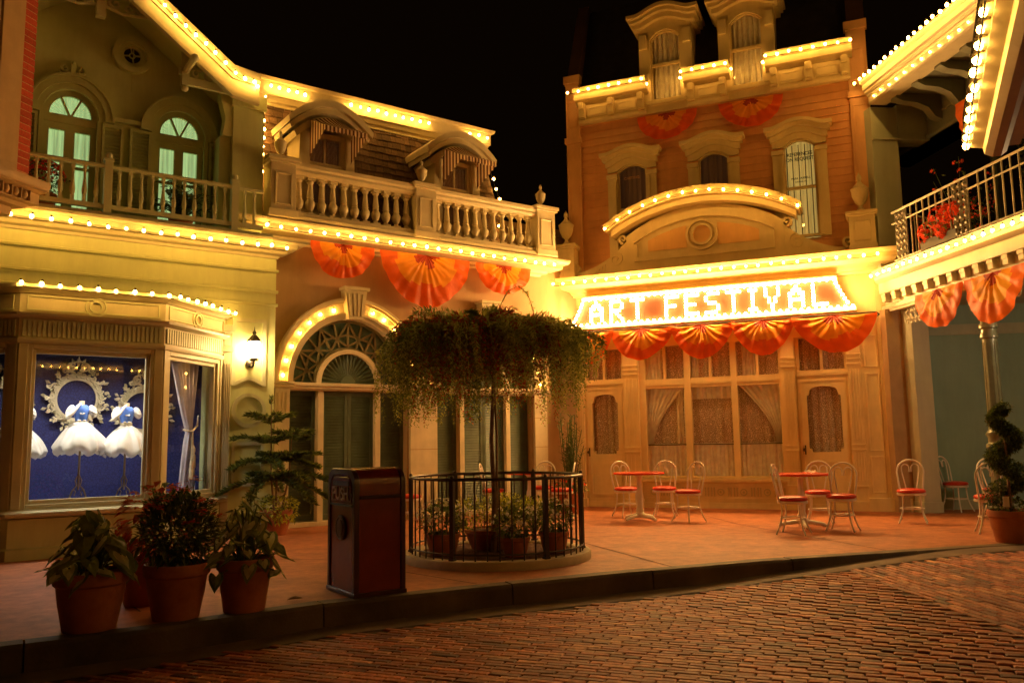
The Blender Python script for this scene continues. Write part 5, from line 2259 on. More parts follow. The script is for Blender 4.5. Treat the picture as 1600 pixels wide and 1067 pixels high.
b.mould([(-.1, 4.12), (.10, 4.12), (.13, 4.16), (.20, 4.17), (.20, 4.30), (.27, 4.33), (.26, 4.36), (.28, 4.40), (.28, 4.46), (-.1, 4.50)], [(-3.5, 0), (.02, 0), (.02, .8)], 0)
b.box(-3.5, .04, .02, .8, 4.02, 4.13)
b.build('moulding', M['wood_brown'], orl, 30)
b = MB()
x = -3.4
while x < .1:
    b.ball((x, -.215, 4.24), .045, 8, 0, 1.2)
    b.box(x + .058, x + .072, -.25, -.2, 4.18, 4.30)
    x += .13
b.build('egg_and_dart', M['wood_brown'], orl, 50)

# ================================================================== strings of bulbs
def fpts(F, pts):
    return [F.w(*p) for p in pts]


def line(F, a, b_, n):
    return fpts(F, [tuple(a[k] + (b_[k] - a[k]) * i / (n - 1) for k in range(3)) for i in range(n)])


def arc_line(F, c, z0, r_, y, n, a0=176, a1=4, k=1.0):
    return fpts(F, [(c + r_ * math.cos(R(a0 + (a1 - a0) * i / (n - 1))), y, z0 + k * r_ * math.sin(R(a0 + (a1 - a0) * i / (n - 1)))) for i in range(n)])


light_string(line(FA, (-4.7, -.72, 4.19), (-.26, -.72, 4.19), 21), 'row of bulbs along the green shop cornice below the wooden balcony rail')
light_string(fpts(FA, [(-3.72 + 1.62 * i / 8, -1.56, 3.18) for i in range(9)]) + fpts(FA, [(-1.95 + 1.0 * i / 7, -1.53 + .98 * i / 7, 3.18) for i in range(8)]),
             'row of bulbs on top of the display bay, bending round its corner')
gx = [-2.25 + 1.15 * i / 8 for i in range(9)]
light_string(fpts(FA, [(x, -.78, gable_z(x) - .05) for x in gx]) + fpts(FA, [(-.95, -.75, 6.66), (-.80, -.75, 6.64)]), 'bulbs running down the sloping gable edge of the green shop')
light_string(fpts(FA, [(-.74, -.70, 6.62), (-.74, -.50, 6.58), (-.74, -.30, 6.55)]), 'three bulbs turning the foot of the green gable', name='light_string')
light_string(line(FA, (-.18, .36, 7.16), (.42, .36, 7.16), 5) + line(FA, (1.25, .36, 7.16), (2.80, .36, 7.16), 10) + line(FA, (3.72, .36, 7.16), (4.12, .36, 7.16), 3),
             'bulbs along the cream top fascia of the brown mansard roof', wire=False)
light_string(fpts(FA, [(-.22 - .165 * i / 11, .50 - .38 * i / 11, 7.02 - 1.72 * i / 11) for i in range(12)]), 'upright string of bulbs down the left edge of the shingled mansard')
light_string(fpts(FA, [(4.14 + .26 * i / 6, .52 - .25 * i / 6, 6.98 - 1.25 * i / 6) for i in range(7)]), 'short string of bulbs down the right edge of the shingled mansard')
light_string(line(FA, (-.50, -.515, 4.565), (5.02, -.515, 4.565), 25), 'row of bulbs under the cream stone balustrade above the orange bunting')
light_string(arc_line(FA, ACX[0], 2.25, 1.17, -.085, 16, k=AK), 'arch of bulbs round the fanlight nearest the green shop', wire=False)
light_string(arc_line(FA, ACX[1], 2.25, 1.17, -.085, 16, k=AK), 'arch of bulbs half hidden behind the hanging tree', wire=False)
light_string(line(FB, (-2.14, -.57, 4.31), (3.70, -.57, 4.31), 28), 'long row of bulbs on the cornice directly above the lit sign')
pl = []
for i in range(15):
    x = PC - 1.74 + 3.48 * i / 14
    pl.append((x, -.70, ped(x, 1.90, 5.00, .64) + .13))
light_string(fpts(FB, pl), 'curved row of bulbs over the pediment')
light_string(fpts(FB, [(-1.78 + 1.50 * i / 7, -.43, 8.22) for i in range(8)] + [(-.22, -.2, 8.20)]), 'bulbs on the roof cornice at the left of the clapboard building')
light_string(fpts(FB, [(.44, -.2, 8.20)] + [(.50 + .83 * i / 4, -.43, 8.22) for i in range(5)] + [(1.40, -.2, 8.20)]), 'short row of bulbs between the two roof dormers')
light_string(fpts(FB, [(1.99, -.2, 8.20)] + [(2.06 + 1.44 * i / 7, -.43, 8.22) for i in range(8)]), 'bulbs on the roof cornice right of the roof dormers')
light_string(line(FD, (-.02, -.19, 3.97), (4.6, -.19, 3.97), 25), 'row of bulbs on the balcony edge below the iron railing')
light_string(line(FD, (.02, -.27, 7.40), (4.6, -.27, 7.40), 29), 'upper row of bulbs on the deep eave of the balcony building')
light_string(line(FD, (.2, -.04, 7.10), (4.6, -.04, 7.10), 20), 'lower row of small bulbs on the deep eave of the balcony building', wire=False, scale=.6)
light_string(line(FE, (.02, -.035, 3.50), (3.0, -.06, 3.49), 15), 'large bright bulbs on the near porch roof in the top right corner')
light_string(fpts(FA, [(4.18, .1, 5.35), (4.26, .05, 5.2)]), 'pair of bulbs glowing between the right hand balusters', wire=False)

# ================================================================== bunting
fz = 4.49
for (x0, x1, dr, lab, sd) in ((.30, 1.42, .58, 'small orange bunting fan below the balustrade, nearest the green shop', 1), (1.52, 3.30, .86, 'largest orange bunting fan, in the middle below the balustrade', 2),
                              (3.42, 4.66, .56, 'orange bunting fan below the balustrade, nearest the clapboard building', 3)):
    pleat_fan('bunting_fan', BUNT, lab, x1 - x0, dr, FA.w((x0 + x1) / 2, -.24, fz), FA.th, None, 'bunting fans below the balustrade', 9 if x1 - x0 < 1.5 else 11, sd)
for (x0, x1, lab, sd) in ((-.46, .72, 'bunting fan on the clapboards below the left roof dormer', 4), (1.12, 2.30, 'bunting fan on the clapboards below the right roof dormer', 5)):
    pleat_fan('bunting_fan', BUNT, lab, x1 - x0, .55, FB.w((x0 + x1) / 2, -.07, 7.59), FB.th, None, 'bunting fans on the clapboards', 9, sd)
rod = MB()
rod.tube([FB.w(-1.88, -.42, 3.345), FB.w(3.62, -.42, 3.345)], .012, 6)
rod.tube([FB.w(3.62, -.42, 3.345), FB.w(3.66, -.40, 3.30), FB.w(3.60, -.10, 3.30)], .012, 6)
tag(rod.build('bunting_rod', M['iron_dark'], None, 50), 'thin iron rod below the lit sign that carries the swags', 'rod')
SW = [(-1.90, -1.02), (-1.02, .14), (.14, 1.24), (1.24, 2.28), (2.28, 3.60)]
NM = ['first from the left, partly behind the hanging tree', 'second from the left', 'middle one of five', 'second from the right', 'at the right end']
for k, (x0, x1) in enumerate(SW):
    pleat_fan('bunting_swag', BUNT, 'shiny orange swag below the lit sign, ' + NM[k], (x1 - x0) * 1.03, .60 + .04 * (k == 4), FB.w((x0 + x1) / 2, -.43, 3.34), FB.th, None, 'swags below the lit sign', 9, 20 + k, True)
for k, (x0, x1, dr, lab) in enumerate(((.92, 2.12, .62, 'orange bunting fan hanging under the iron balcony edge, nearer the lit sign'), (2.16, 3.40, .68, 'orange bunting fan hanging under the iron balcony edge at the picture edge'),
                                       (3.5, 4.7, .65, 'third orange bunting fan under the iron balcony'))):
    if k < 2:
        pleat_fan('bunting_fan', BUNT, lab, x1 - x0, dr, FD.w((x0 + x1) / 2, -.02, 3.46), FD.th, None, 'bunting fans under the iron balcony', 7, 30 + k)
pleat_fan('bunting_fan', BUNT, 'bunting fan in the shade under the deep upper eave', 1.3, .80, FD.w(2.2, .5, 6.38), FD.th, None, 'bunting fans under the iron balcony', 9, 40)

# ================================================================== wall lantern
lt = thing('wall_lantern', 'black carriage lantern glowing on the pale green wall panel', 'lantern', FA.w(-.66, -.36, 2.47), FA.th)
lt.scale = (1.15, 1.15, 1.15)
b = MB()
b.lathe([(.055, 0), (.055, .02), (.03, .035)], 14, (0, 0, 0))
for i in range(len(b.v)):
    v = b.v[i]
    b.v[i] = Vector((v.x, -v.z, v.y))
b.tube([(0, -.02, 0), (0, -.10, -.05), (0, -.16, -.03), (0, -.17, .03)], .014, 7)
b.tube([(0, -.04, 0), (.04, -.06, .02), (.03, -.10, .03)], .009, 6)
b.build('bracket', M['lamp_black'], lt, 40)
b = MB()
b.lathe([(.045, .04), (.05, .06), (.075, .26), (.05, .28)], 6, (0, -.17, 0))
b.build('glass', M['lantern_glow'], lt)
b = MB()
b.lathe([(.05, .02), (.055, .04), (.05, .055)], 6, (0, -.17, 0))
b.lathe([(.095, .265), (.09, .285), (.05, .33), (.03, .35), (.02, .36), (.028, .38), (.008, .41), (.002, .46)], 6, (0, -.17, 0))
for i in range(6):
    a = i * PI / 3
    b.tube([(.05 * math.cos(a), -.17 + .05 * math.sin(a), .05), (.078 * math.cos(a), -.17 + .078 * math.sin(a), .27)], .005, 4)
b.build('cap', M['lamp_black'], lt)

# ================================================================== display in the bay window
def disp(x, y, z):
    return FA.w(x, y, z)


for i, x in enumerate((-3.35, -2.85, -2.35)):
    t = thing('display_spotlight', ['left', 'middle', 'right'][i] + ' spotlight in the display bay ceiling', 'spotlight', disp(x, -.95, 2.55), FA.th, 'spotlights in the display bay')
    b = MB()
    vs, fs = [], []
    for r_, z_ in ((.072, .02), (.080, -.065), (.076, -.065), (.068, .0)):
        vs += [(r_ * math.cos(2 * PI * q / 16), r_ * math.sin(2 * PI * q / 16), z_) for q in range(16)]
    for j in range(3):
        fs += [(j * 16 + q, j * 16 + (q + 1) % 16, j * 16 + 16 + (q + 1) % 16, j * 16 + 16 + q) for q in range(16)]
    b.add(vs, fs)
    b.build('housing', M['lamp_black'], t, 40)
    b = MB()
    b.lathe([(.058, -.030), (.058, -.036)], 14)
    b.build('lens', M['spot_glow'], t)


def baroque_frame(x, z, R_, label, y=.09):
    t = thing('ornate_frame', label, 'picture frame', disp(x, y, z), FA.th, 'ornate frames in the display bay')
    r = random.Random(int(x * 100))
    b = MB()
    b.arch(0, 0, R_ * .66, R_ * .74, -.05, 0, 0, 0, 360, 40, 1.08)
    b.arch(0, 0, R_ * .74, R_ * .90, -.035, 0, 0, 0, 360, 40, 1.08)
    b.build('rim', M['silver'], t, 40)
    b = MB()
    N = 15
    for i in range(N):
        a = 2 * PI * i / N + .1
        for q, (dr, da, sr, tr) in enumerate(((.86, 0, .115, 1.3), (1.02, .10, .075, 1.2), (.80, .2, .07, 1.1))):
            cx_, cz_ = R_ * dr * math.cos(a + da), R_ * dr * 1.08 * math.sin(a + da)
            scroll(b, cx_, cz_, R_ * sr * r.uniform(.8, 1.3), tr, -.075 - .015 * q, -.02, R_ * .07, 1 if (i + q) % 2 else -1, a + r.uniform(-.6, .6), 0, 14)
        ax = R_ * 1.02 * math.cos(a)
        az_ = R_ * 1.10 * math.sin(a)
        b.leaf((ax, -.05, az_), (math.cos(a), -.25, math.sin(a)), R_ * r.uniform(.16, .28), R_ * .13, 0, (0, 1, 0), .35)
        b.ball((R_ * .92 * math.cos(a + .2), -.05, R_ * .99 * math.sin(a + .2)), R_ * .05, 6)
    # crest
    for s_ in (-1, 1):
        scroll(b, s_ * R_ * .22, R_ * 1.18, R_ * .17, 1.3, -.08, -.02, R_ * .08, -s_, R(90), 0, 16)
        scroll(b, s_ * R_ * .45, R_ * 1.08, R_ * .12, 1.2, -.08, -.02, R_ * .07, s_, R(60), 0, 14)
        b.leaf((s_ * R_ * .1, -.05, R_ * 1.25), (s_ * .5, -.2, 1), R_ * .32, R_ * .14, 0, (0, 1, 0), .3)
        b.tube([(s_ * R_ * .5, -.05, R_ * 1.05), (s_ * R_ * .22, -.06, R_ * 1.34), (0, -.06, R_ * 1.45)], R_ * .035, 5)
    b.leaf((0, -.05, R_ * 1.2), (0, -.2, 1), R_ * .42, R_ * .18, 0, (0, 1, 0), .3)
    b.build('carving', M['silver'], t, 30)
    return t


baroque_frame(-2.87, 1.93, .36, 'ornate round silver frame behind the middle dress')
baroque_frame(-3.78, 1.80, .36, 'ornate silver frame cut off by the left window post')
baroque_frame(-2.03, 1.78, .36, 'ornate silver frame partly behind the right window post')


def dress(x, y, label, z0=.60, s_=1.0, seed=1):
    t = thing('dress_form', label, 'dress form', disp(x, y, z0), FA.th, 'dressed forms in the display bay')
    r = random.Random(seed)
    b = MB()
    b.tube([(0, 0, .12), (0, 0, .75 * s_)], .013, 7)
    for k in range(4):
        a = k * PI / 2 + .6
        c_, d_ = math.cos(a), math.sin(a)
        b.tube([(c_ * .015, d_ * .015, .30), (c_ * .05, d_ * .05, .24), (c_ * .03, d_ * .03, .17), (c_ * .09, d_ * .09, .12), (c_ * .13, d_ * .13, .03), (c_ * .12, d_ * .12, 0)], .008, 5)
        b.tube([(c_ * .06, d_ * .06, .05), (c_ * .04, d_ * .04, .10), (c_ * .08, d_ * .08, .13)], .006, 5)
    b.build('stand', M['iron_stand'], t, 50)
    b = MB()
    W0 = .335 * s_
    NU = 96

    def skirt(u, v):
        a = 2 * PI * u
        tt = v
        rad = .072 + (W0 - .072) * (.35 * tt + .65 * max(0, math.sin(tt * PI / 2)) ** 1.1)
        if tt > .86:
            rad *= 1 - .25 * ((tt - .86) / .14) ** 2
        nz = noise.noise(Vector((math.cos(a) * 2, math.sin(a) * 2, tt * 2 + seed * 7)))
        fl = 1 + (.02 + .05 * tt) * math.sin(a * 9 + 2.3 * math.sin(a * 2 + seed) + tt) + .04 * tt * math.sin(a * 17 + seed + 2 * nz) + .10 * nz * tt
        zz_ = .98 - .40 * tt ** 1.25 + .03 * math.sin(a * 7 + seed) * tt + .03 * nz * tt
        return (rad * fl * math.cos(a), rad * fl * math.sin(a) * .8, zz_ * s_)
    b.grid(skirt, NU, 16)
    b.build('skirt', M['white_satin'], t, 70)
    b = MB()
    b.lathe([(.072, .96), (.07, 1.0), (.085, 1.06), (.098, 1.13), (.092, 1.17), (.06, 1.20)], 18, (0, 0, 0), 0, 1.0, .72)
    b.build('bodice', M['blue_bodice'], t, 50)
    b = MB()
    b.lathe([(.035, 1.17), (.032, 1.22), (.034, 1.25), (.002, 1.255)], 14)
    b.build('neck_form', M['skin_form'], t, 40)
    for sx in (-1, 1):
        b = MB()

        def sl(u, v, sx=sx):
            a, e = 2 * PI * u, PI * v
            rr = .062 * math.sin(e) * (1 + .10 * math.sin(a * 8))
            return (sx * (.13 + .055 * -math.cos(e)), rr * math.cos(a), 1.12 - .03 * -math.cos(e) + rr * math.sin(a) * 1.1)
        b.grid(sl, 40, 10)
        if sx < 0:
            b.tube([(-.16, -.03, 1.09), (-.17, -.09, 1.03), (-.11, -.12, 1.10), (-.05, -.09, 1.19), (-.02, -.06, 1.22)], [.03, .026, .022, .018, .014], 8)
        b.build('sleeve', M['white_satin'], t, 70)
    b = MB()
    b.lathe([(.076, .955), (.078, .97), (.074, .99)], 18, (0, 0, 0), 0, 1.0, .74)
    for sx in (-1, 1):
        b.leaf((0, -.062, .985), (sx, -.1, .35), .055, .035, 0, (0, 1, 0), .3)
        b.leaf((0, -.062, .98), (sx * .5, -.1, -1), .07, .025, 0, (0, 1, 0), .3)
        b.leaf((0, -.075, 1.08), (sx, -.1, .35), .035, .025, 0, (0, 1, 0), .3)
    b.build('bow', M['silver'], t, 40)
    return t


dress(-2.90, -.62, 'white skirted blue bodice dress in the centre of the display window', .62, 1.0, 1)
dress(-2.36, -.60, 'white and blue dress beside the right post of the display window', .60, .97, 2)
dress(-3.58, -.52, 'white and blue dress cut off by the left post of the display window', .60, .97, 3)
# drape in the canted light
dp = thing('window_drape', 'pale lilac drape tied back with a tasselled cord in the angled bay light', 'drape', disp(-1.55, -.5, .62), FA.th)
dm_ = Matrix.Translation((1.55, .5, -.62))
b = MB()
b.M = Matrix.Rotation(R(45), 4, 'Z')


def drp(u, v):
    z = v * 1.86
    zt = .84
    if z > zt:
        t = (z - zt) / (1.86 - zt)
        xl, xr = -.40 * t ** 1.2 - .02, .05 + .30 * t
        xl = -.46 * t ** .9
        xr = .06 + .16 * t
    else:
        t = (zt - z) / zt
        xl, xr = -.16 * t ** .6, .06 + .14 * t ** .5
    x = xl + (xr - xl) * u
    return (x, .025 * math.sin(u * 12 * PI) + .01 * math.sin(u * 31), z)


b.grid(drp, 72, 20)
b.build('cloth', M['drape'], dp, 70)
b = MB()
b.M = Matrix.Rotation(R(45), 4, 'Z')
b.tube([(.35, .05, 1.08), (.18, -.04, .94), (.03, -.06, .86), (-.05, -.03, .86), (-.06, .03, .88)], .014, 6)
b.tube([(.03, -.06, .86), (.04, -.07, .62)], .010, 6)
b.lathe([(.012, .66), (.03, .62), (.032, .58), (.022, .55), (.034, .52), (.04, .36), (.03, .35)], 10, (.04, -.07, 0))
b.tube([(.02, -.06, .86), (.0, -.07, .45)], .008, 6)
b.lathe([(.012, .46), (.028, .42), (.02, .37), (.032, .34), (.036, .20), (.02, .19)], 10, (0.0, -.07, 0))
b.build('tassel', M['silver'], dp, 50)

# ================================================================== the building across the square (seen mirrored in the windows)
FX = Fac((12.5, -4.5), 245.0)
ax = thing('facing_building', 'cream building across the square, behind the viewer, with bulbs on its cornice', 'building', FX.w(0, 0, 0), FX.th)
b = MB()
b.box(-9, 9, .0, 4, -.2, 7.0)
b.build('wall', M['stucco'], ax)
b = MB()
for z in (4.3, 6.9):
    b.run([(0, z - .3), (-.1, z - .3), (-.25, z - .1), (-.25, z), (0, z)], -9, 9)
b.build('cornice', M['cream'], ax)
light_string(line(FX, (-6, -.32, 4.1), (6, -.32, 4.1), 45), 'bulbs on the cornice of the building across the square', wire=False, scale=1.25)
light_string(line(FX, (-6, -.32, 6.75), (6, -.32, 6.75), 45), 'bulbs on the roof line of the building across the square', wire=False, scale=1.25)

# ================================================================== café chairs and tables
def chair_proto():
    t = thing('cafe_chair', 'x', 'chair', (0, 0, 0), 0, 'white café chairs')
    b = MB()
    b.lathe([(.05, .428), (.175, .43), (.195, .445), (.196, .462), (.18, .48), (.12, .492), (.001, .497)], 26)
    b.build('seat', M['red_vinyl'], t, 50)
    b = MB()
    b.lathe([(.16, .398), (.19, .398), (.196, .405), (.196, .43), (.16, .43)], 26)
    ring = [(.158 * math.cos(R(i * 15)), .158 * math.sin(R(i * 15)), .21) for i in range(24)]
    b.tube(ring, .009, 6, 0, True)
    b.build('seat_frame', M['chair_white'], t, 50)
    for sx, sy in ((-1, -1), (1, -1), (1, 1), (-1, 1)):
        b = MB()
        k = 1 / math.sqrt(2)
        p = []
        for q in range(8):
            f = q / 7
            rr = .165 + .012 * math.sin(f * PI) * -1 + .095 * f ** 2.2
            p.append((sx * k * rr, sy * k * rr, .405 * (1 - f) + .005))
        b.tube(p, .0115, 7)
        b.build('leg', M['chair_white'], t, 60)
    b = MB()
    lean = lambda z: .135 + .10 * (z - .42) / .48

    def pt(x, z):
        return (x, lean(z), z)
    hoop = [pt(-.145, .40), pt(-.15, .46), pt(-.165, .58), pt(-.178, .70)]
    for i in range(13):
        a = PI - PI * i / 12
        hoop.append(pt(.18 * math.cos(a), .725 + .175 * math.sin(a)))
    hoop += [pt(.178, .70), pt(.165, .58), pt(.15, .46), pt(.145, .40)]
    b.tube(hoop, .0125, 8)
    for s_ in (-1, 1):
        c_ = [pt(s_ * .062, .42), pt(s_ * .075, .52), pt(s_ * .098, .64), pt(s_ * .115, .74)]
        for i in range(1, 9):
            a = PI * i / 9
            c_.append(pt(s_ * (.065 + .052 * math.cos(a)), .78 + .058 * math.sin(a)))
        c_ += [pt(s_ * .012, .765), pt(s_ * .012, .725)]
        b.tube(c_, .009, 7)
    b.build('backrest', M['chair_white'], t, 60)
    return t


chair0 = chair_proto()
_used = [False]


def chair(x, y, fx, fy, label, group='white café chairs with red seats'):
    o = chair0 if not _used[0] else copy_tree(chair0)
    _used[0] = True
    o.location = (x, y, 0)
    o.rotation_euler = (0, 0, math.atan2(fy, fx) + PI / 2)
    o['label'], o['group'] = label, group
    return o


def table_proto():
    t = thing('cafe_table', 'x', 'table', (0, 0, 0), 0, 'red topped café tables')
    b = MB()
    b.lathe([(.05, .715), (.395, .718), (.405, .725), (.405, .742), (.398, .749), (.001, .75)], 40)
    b.build('tabletop', M['red_top'], t, 40)
    b = MB()
    b.lathe([(.075, .06), (.08, .10), (.06, .13), (.065, .16), (.05, .20), (.052, .30), (.062, .36), (.055, .42), (.042, .46), (.036, .60), (.04, .66), (.07, .70), (.16, .715)], 18)
    b.build('pedestal', M['chair_white'], t, 40)
    for k in range(4):
        b = MB()
        a = k * PI / 2 + .5
        c_, d_ = math.cos(a), math.sin(a)
        b.tube([(c_ * .03, d_ * .03, .08), (c_ * .12, d_ * .12, .07), (c_ * .22, d_ * .22, .055), (c_ * .29, d_ * .29, .04), (c_ * .32, d_ * .32, .02)], [.034, .03, .026, .026, .02], 8)
        b.build('foot', M['chair_white'], t, 60)
    return t


tb0 = table_proto()
for k, (x, y, rz, lab) in enumerate(((1.98, 13.35, .2, 'red round café table in front of the curtained shop window'), (4.06, 11.95, .9, 'red round café table with a crumpled napkin on it, right of the shop door'),
                                     (.26, 14.2, .5, 'red round café table behind the planter railing'))):
    o = tb0 if k == 0 else copy_tree(tb0)
    o.location = (x, y, 0)
    o.rotation_euler = (0, 0, rz)
    o['label'], o['group'] = lab, 'red topped café tables'
chair(1.86, 14.0, .35, -.94, 'chair behind the left table, nearest the planter, facing the viewer')
chair(2.48, 13.92, -.3, -.95, 'chair behind the table by the shop window, between its two neighbours')
chair(2.68, 13.02, -.82, -.55, 'chair right of the shop window table, seen from its side')
chair(3.66, 11.12, .85, -.5, 'chair left of the napkin table, seen from its side')
chair(4.46, 12.35, -.4, -.9, 'chair behind the napkin table, half hidden by the nearer chair')
chair(4.42, 11.42, -.55, -.83, 'chair right of the napkin table, nearest the viewer of that pair')
chair(5.78, 12.28, -.45, -.9, 'lone chair in front of and just left of the grey porch post')
chair(7.32, 13.98, .5, -.85, 'chair by the teal wall just right of the grey porch post')
chair(7.05, 12.3, -.1, -1, 'far chair by the teal wall behind the spiral topiary')
chair(6.12, 10.85, .35, .9, 'nearest chair beside the spiral topiary, mostly hidden by it')
chair(.50, 14.75, -.3, -1, 'chair behind the planter, facing the viewer beside its red table')
chair(.78, 13.95, -1, .1, 'chair behind the planter railing, nearest the shop door')
chair(-.34, 14.1, 1, -.1, 'chair seen between the planter bars left of its red table')
chair(-1.62, 12.9, .9, .5, 'chair half hidden between the bin and the planter railing')
# napkin
b = MB()
b.grid(lambda u, v: ((u - .5) * .14, (v - .5) * .12, .012 + .035 * abs(noise.noise(Vector((u * 4, v * 4, 3)))) + .02 * math.sin(u * 9) * math.sin(v * 7) + .01), 14, 14)
tag(b.build('paper_napkin', M['petal_white'], None, 60, loc=(4.13, 11.72, .752)), 'crumpled paper napkin left on the red table', 'napkin')

# ================================================================== litter bin
CA = math.atan2(.26, .39)
bn = thing('litter_bin', 'tall maroon litter bin with rounded top and a PUSH flap', 'litter bin', (-1.33, 7.01, 0), CA)
# local: x along the long side, y along the flap side (flap at x = 0, seen from -x)
b = MB()
DW, LW, HT = .60, .47, 1.05


def binprof(inset=0.0, h=HT):
    r_ = .13
    p = [(inset, .0), (DW - inset, 0), (DW - inset, h - r_)]
    for i in range(1, 7):
        a = R(90 * i / 6)
        p.append((DW - inset - r_ + r_ * math.cos(a), h - r_ + r_ * math.sin(a)))
    for i in range(0, 7):
        a = R(90 + 90 * i / 6)
        p.append((inset + r_ + r_ * math.cos(a), h - r_ + r_ * math.sin(a)))
    return p


Myx = Matrix(((0, 1, 0, 0), (1, 0, 0, 0), (0, 0, 1, 0), (0, 0, 0, 1)))     # prism (x, z) along y -> profile along local y, length along local x
b.M = Myx
b.prism(binprof(.012), .012, LW - .012)
b.build('body', M['can'], bn, 35)
b = MB(Myx)
# raised corner posts, ends and base
for y0, y1 in ((0, .045), (LW - .045, LW)):
    outer, inn = binprof(0), binprof(.05, HT - .05)
    n = len(outer)
    vs = [(x, y0, z) for x, z in outer] + [(x, y1, z) for x, z in outer] + [(x, y0, z) for x, z in inn] + [(x, y1, z) for x, z in inn]
    fs = []
    for i in range(n):
        j = (i + 1) % n
        fs += [(i, j, n + j, n + i), (2 * n + j, 2 * n + i, 3 * n + i, 3 * n + j), (j, i, 2 * n + i, 2 * n + j), (n + i, n + j, 3 * n + j, 3 * n + i)]
    b.add(vs, fs)
b.box(-.008, DW + .008, -.008, LW + .008, 0, .035)
b.box(-.006, DW + .006, .05, LW - .05, .80, .825)
b.build('rim', M['can_dark'], bn, 35, .004)
b = MB(Myx)
b.box(.05, DW - .05, -.006, .012, .735, .75)
b.build('seam', M['lamp_black'], bn)
fl = MB(Myx)
pr = [(.075, .765), (DW - .075, .765), (DW - .075, .88)]
for i in range(0, 7):
    a = R(90 * i / 6)
    pr.append((DW - .075 - .10 + .10 * math.cos(a), .88 + .10 * math.sin(a)))
for i in range(0, 7):
    a = R(90 + 90 * i / 6)
    pr.append((.175 + .10 * math.cos(a), .88 + .10 * math.sin(a)))
fl.prism(pr, .0, .012)
flo = fl.build('flap', M['can'], bn, 35, .004)
fl = MB(Myx)
fl.box(.12, DW - .12, -.004, .0, .905, .945)
fl.build('flap_slot', M['can_dark'], flo)
# text on the flap: plane x=0 facing -x; reads from +y to -y
TM = Matrix(((0, 0, -1, -.004), (-1, 0, 0, DW / 2), (0, 1, 0, .835), (0, 0, 0, 1)))
text_mesh('PUSH', 'lettering', M['steel_letter'], flo, .15, TM, .005)
em = MB(Myx)
em.lathe([(.105, 0), (.105, .012), (.09, .016), (.085, .012), (.07, .012), (.065, .018), (.03, .022), (.001, .02)], 28)
for i, v in enumerate(em.v):
    p = Myx.inverted() @ v
    em.v[i] = Myx @ Vector((p.x + DW / 2, -p.z + .006, p.y + .55))
em.build('medallion', M['brass'], bn, 40)
b = MB(Myx)
for x in (.08, DW - .08):
    for y in (.06, LW - .06):
        b.box(x - .03, x + .03, y - .03, y + .03, -.0, .01)
b.build('foot', M['lamp_black'], bn)

# ================================================================== round planter with railing
PX, PY = -.20, 9.35
pl_ = thing('round_planter', 'low round planter kerb of pale stone filled with red mulch', 'planter', (PX, PY, 0))
b = MB()
n = 64
prof = [(1.03, 0), (1.03, .065), (1.015, .085), (.88, .085), (.86, .07), (.86, 0)]
vs = [(r_ * math.cos(2 * PI * i / n), r_ * math.sin(2 * PI * i / n), z) for i in range(n) for r_, z in prof]
k = len(prof)
b.add(vs, [(i * k + q, ((i + 1) % n) * k + q, ((i + 1) % n) * k + q + 1, i * k + q + 1) for i in range(n) for q in range(k - 1)])
b.build('kerb_ring', M['ring'], pl_, 40)
b = MB()


def soil(u, v):
    a, r_ = 2 * PI * u, .865 * v
    x, y = r_ * math.cos(a), r_ * math.sin(a)
    return (x, y, .065 + .022 * noise.noise(Vector((x * 7, y * 7, 0))) + .012 * noise.noise(Vector((x * 25, y * 25, 4))))


b.grid(soil, 72, 20)
b.build('mulch', M['soil'], pl_, 80)
rl = thing('planter_railing', 'round dark iron railing with slim bars standing on the planter kerb', 'railing', (PX, PY, .085))
RR = .945
for nm, z, r_ in (('top_rail', .80, .016), ('bottom_rail', .06, .010)):
    b = MB()
    b.tube([(RR * math.cos(2 * PI * i / 64), RR * math.sin(2 * PI * i / 64), z) for i in range(64)], r_, 6, 0, True)
    b.build(nm, M['iron_dark'], rl, 60)
bar0 = post0 = None
for i in range(48):
    a = 2 * PI * i / 48 + .05
    if i % 8 == 0:
        if post0 is None:
            b = MB()
            b.box(-.022, .022, -.022, .022, -.01, .80)
            b.box(-.03, .03, -.03, .03, -.004, .02)
            b.ball((0, 0, .825), .02, 8)
            post0 = o = b.build('post', M['iron_dark'], rl, 40)
        else:
            o = post0.copy()
            COL.objects.link(o)
            o.parent = rl
    else:
        if bar0 is None:
            b = MB()
            b.tube([(0, 0, .0), (0, 0, .80)], .0085, 6)
            bar0 = o = b.build('bar', M['iron_dark'], rl, 60)
        else:
            o = bar0.copy()
            COL.objects.link(o)
            o.parent = rl
    o.location = (RR * math.cos(a), RR * math.sin(a), 0)
    o.rotation_euler = (0, 0, a)

# ================================================================== plants
LEAFM = [M['leaf_dark'], M['leaf_mid'], M['leaf_light']]
CROWNM = [cloth('frond_dark', (.15, .19, .04), .4, .5, .4, 9), cloth('frond_mid', (.26, .31, .065), .4, .5, .35, 9), cloth('frond_pale', (.42, .46, .10), .45, .5, .3, 9)]


def blade(b, p, d, L, w, m, r):
    d = Vector(d).normalized()
    q = Vector((r.gauss(0, 1), r.gauss(0, 1), r.gauss(0, 1)))
    s_ = d.cross(q)
    s_ = s_.normalized() if s_.length > 1e-4 else d.orthogonal()
    p = Vector(p)
    b.add([p, p + d * L * .45 + s_ * w / 2, p + d * L, p + d * L * .45 - s_ * w / 2], [(0, 1, 2, 3)], m)


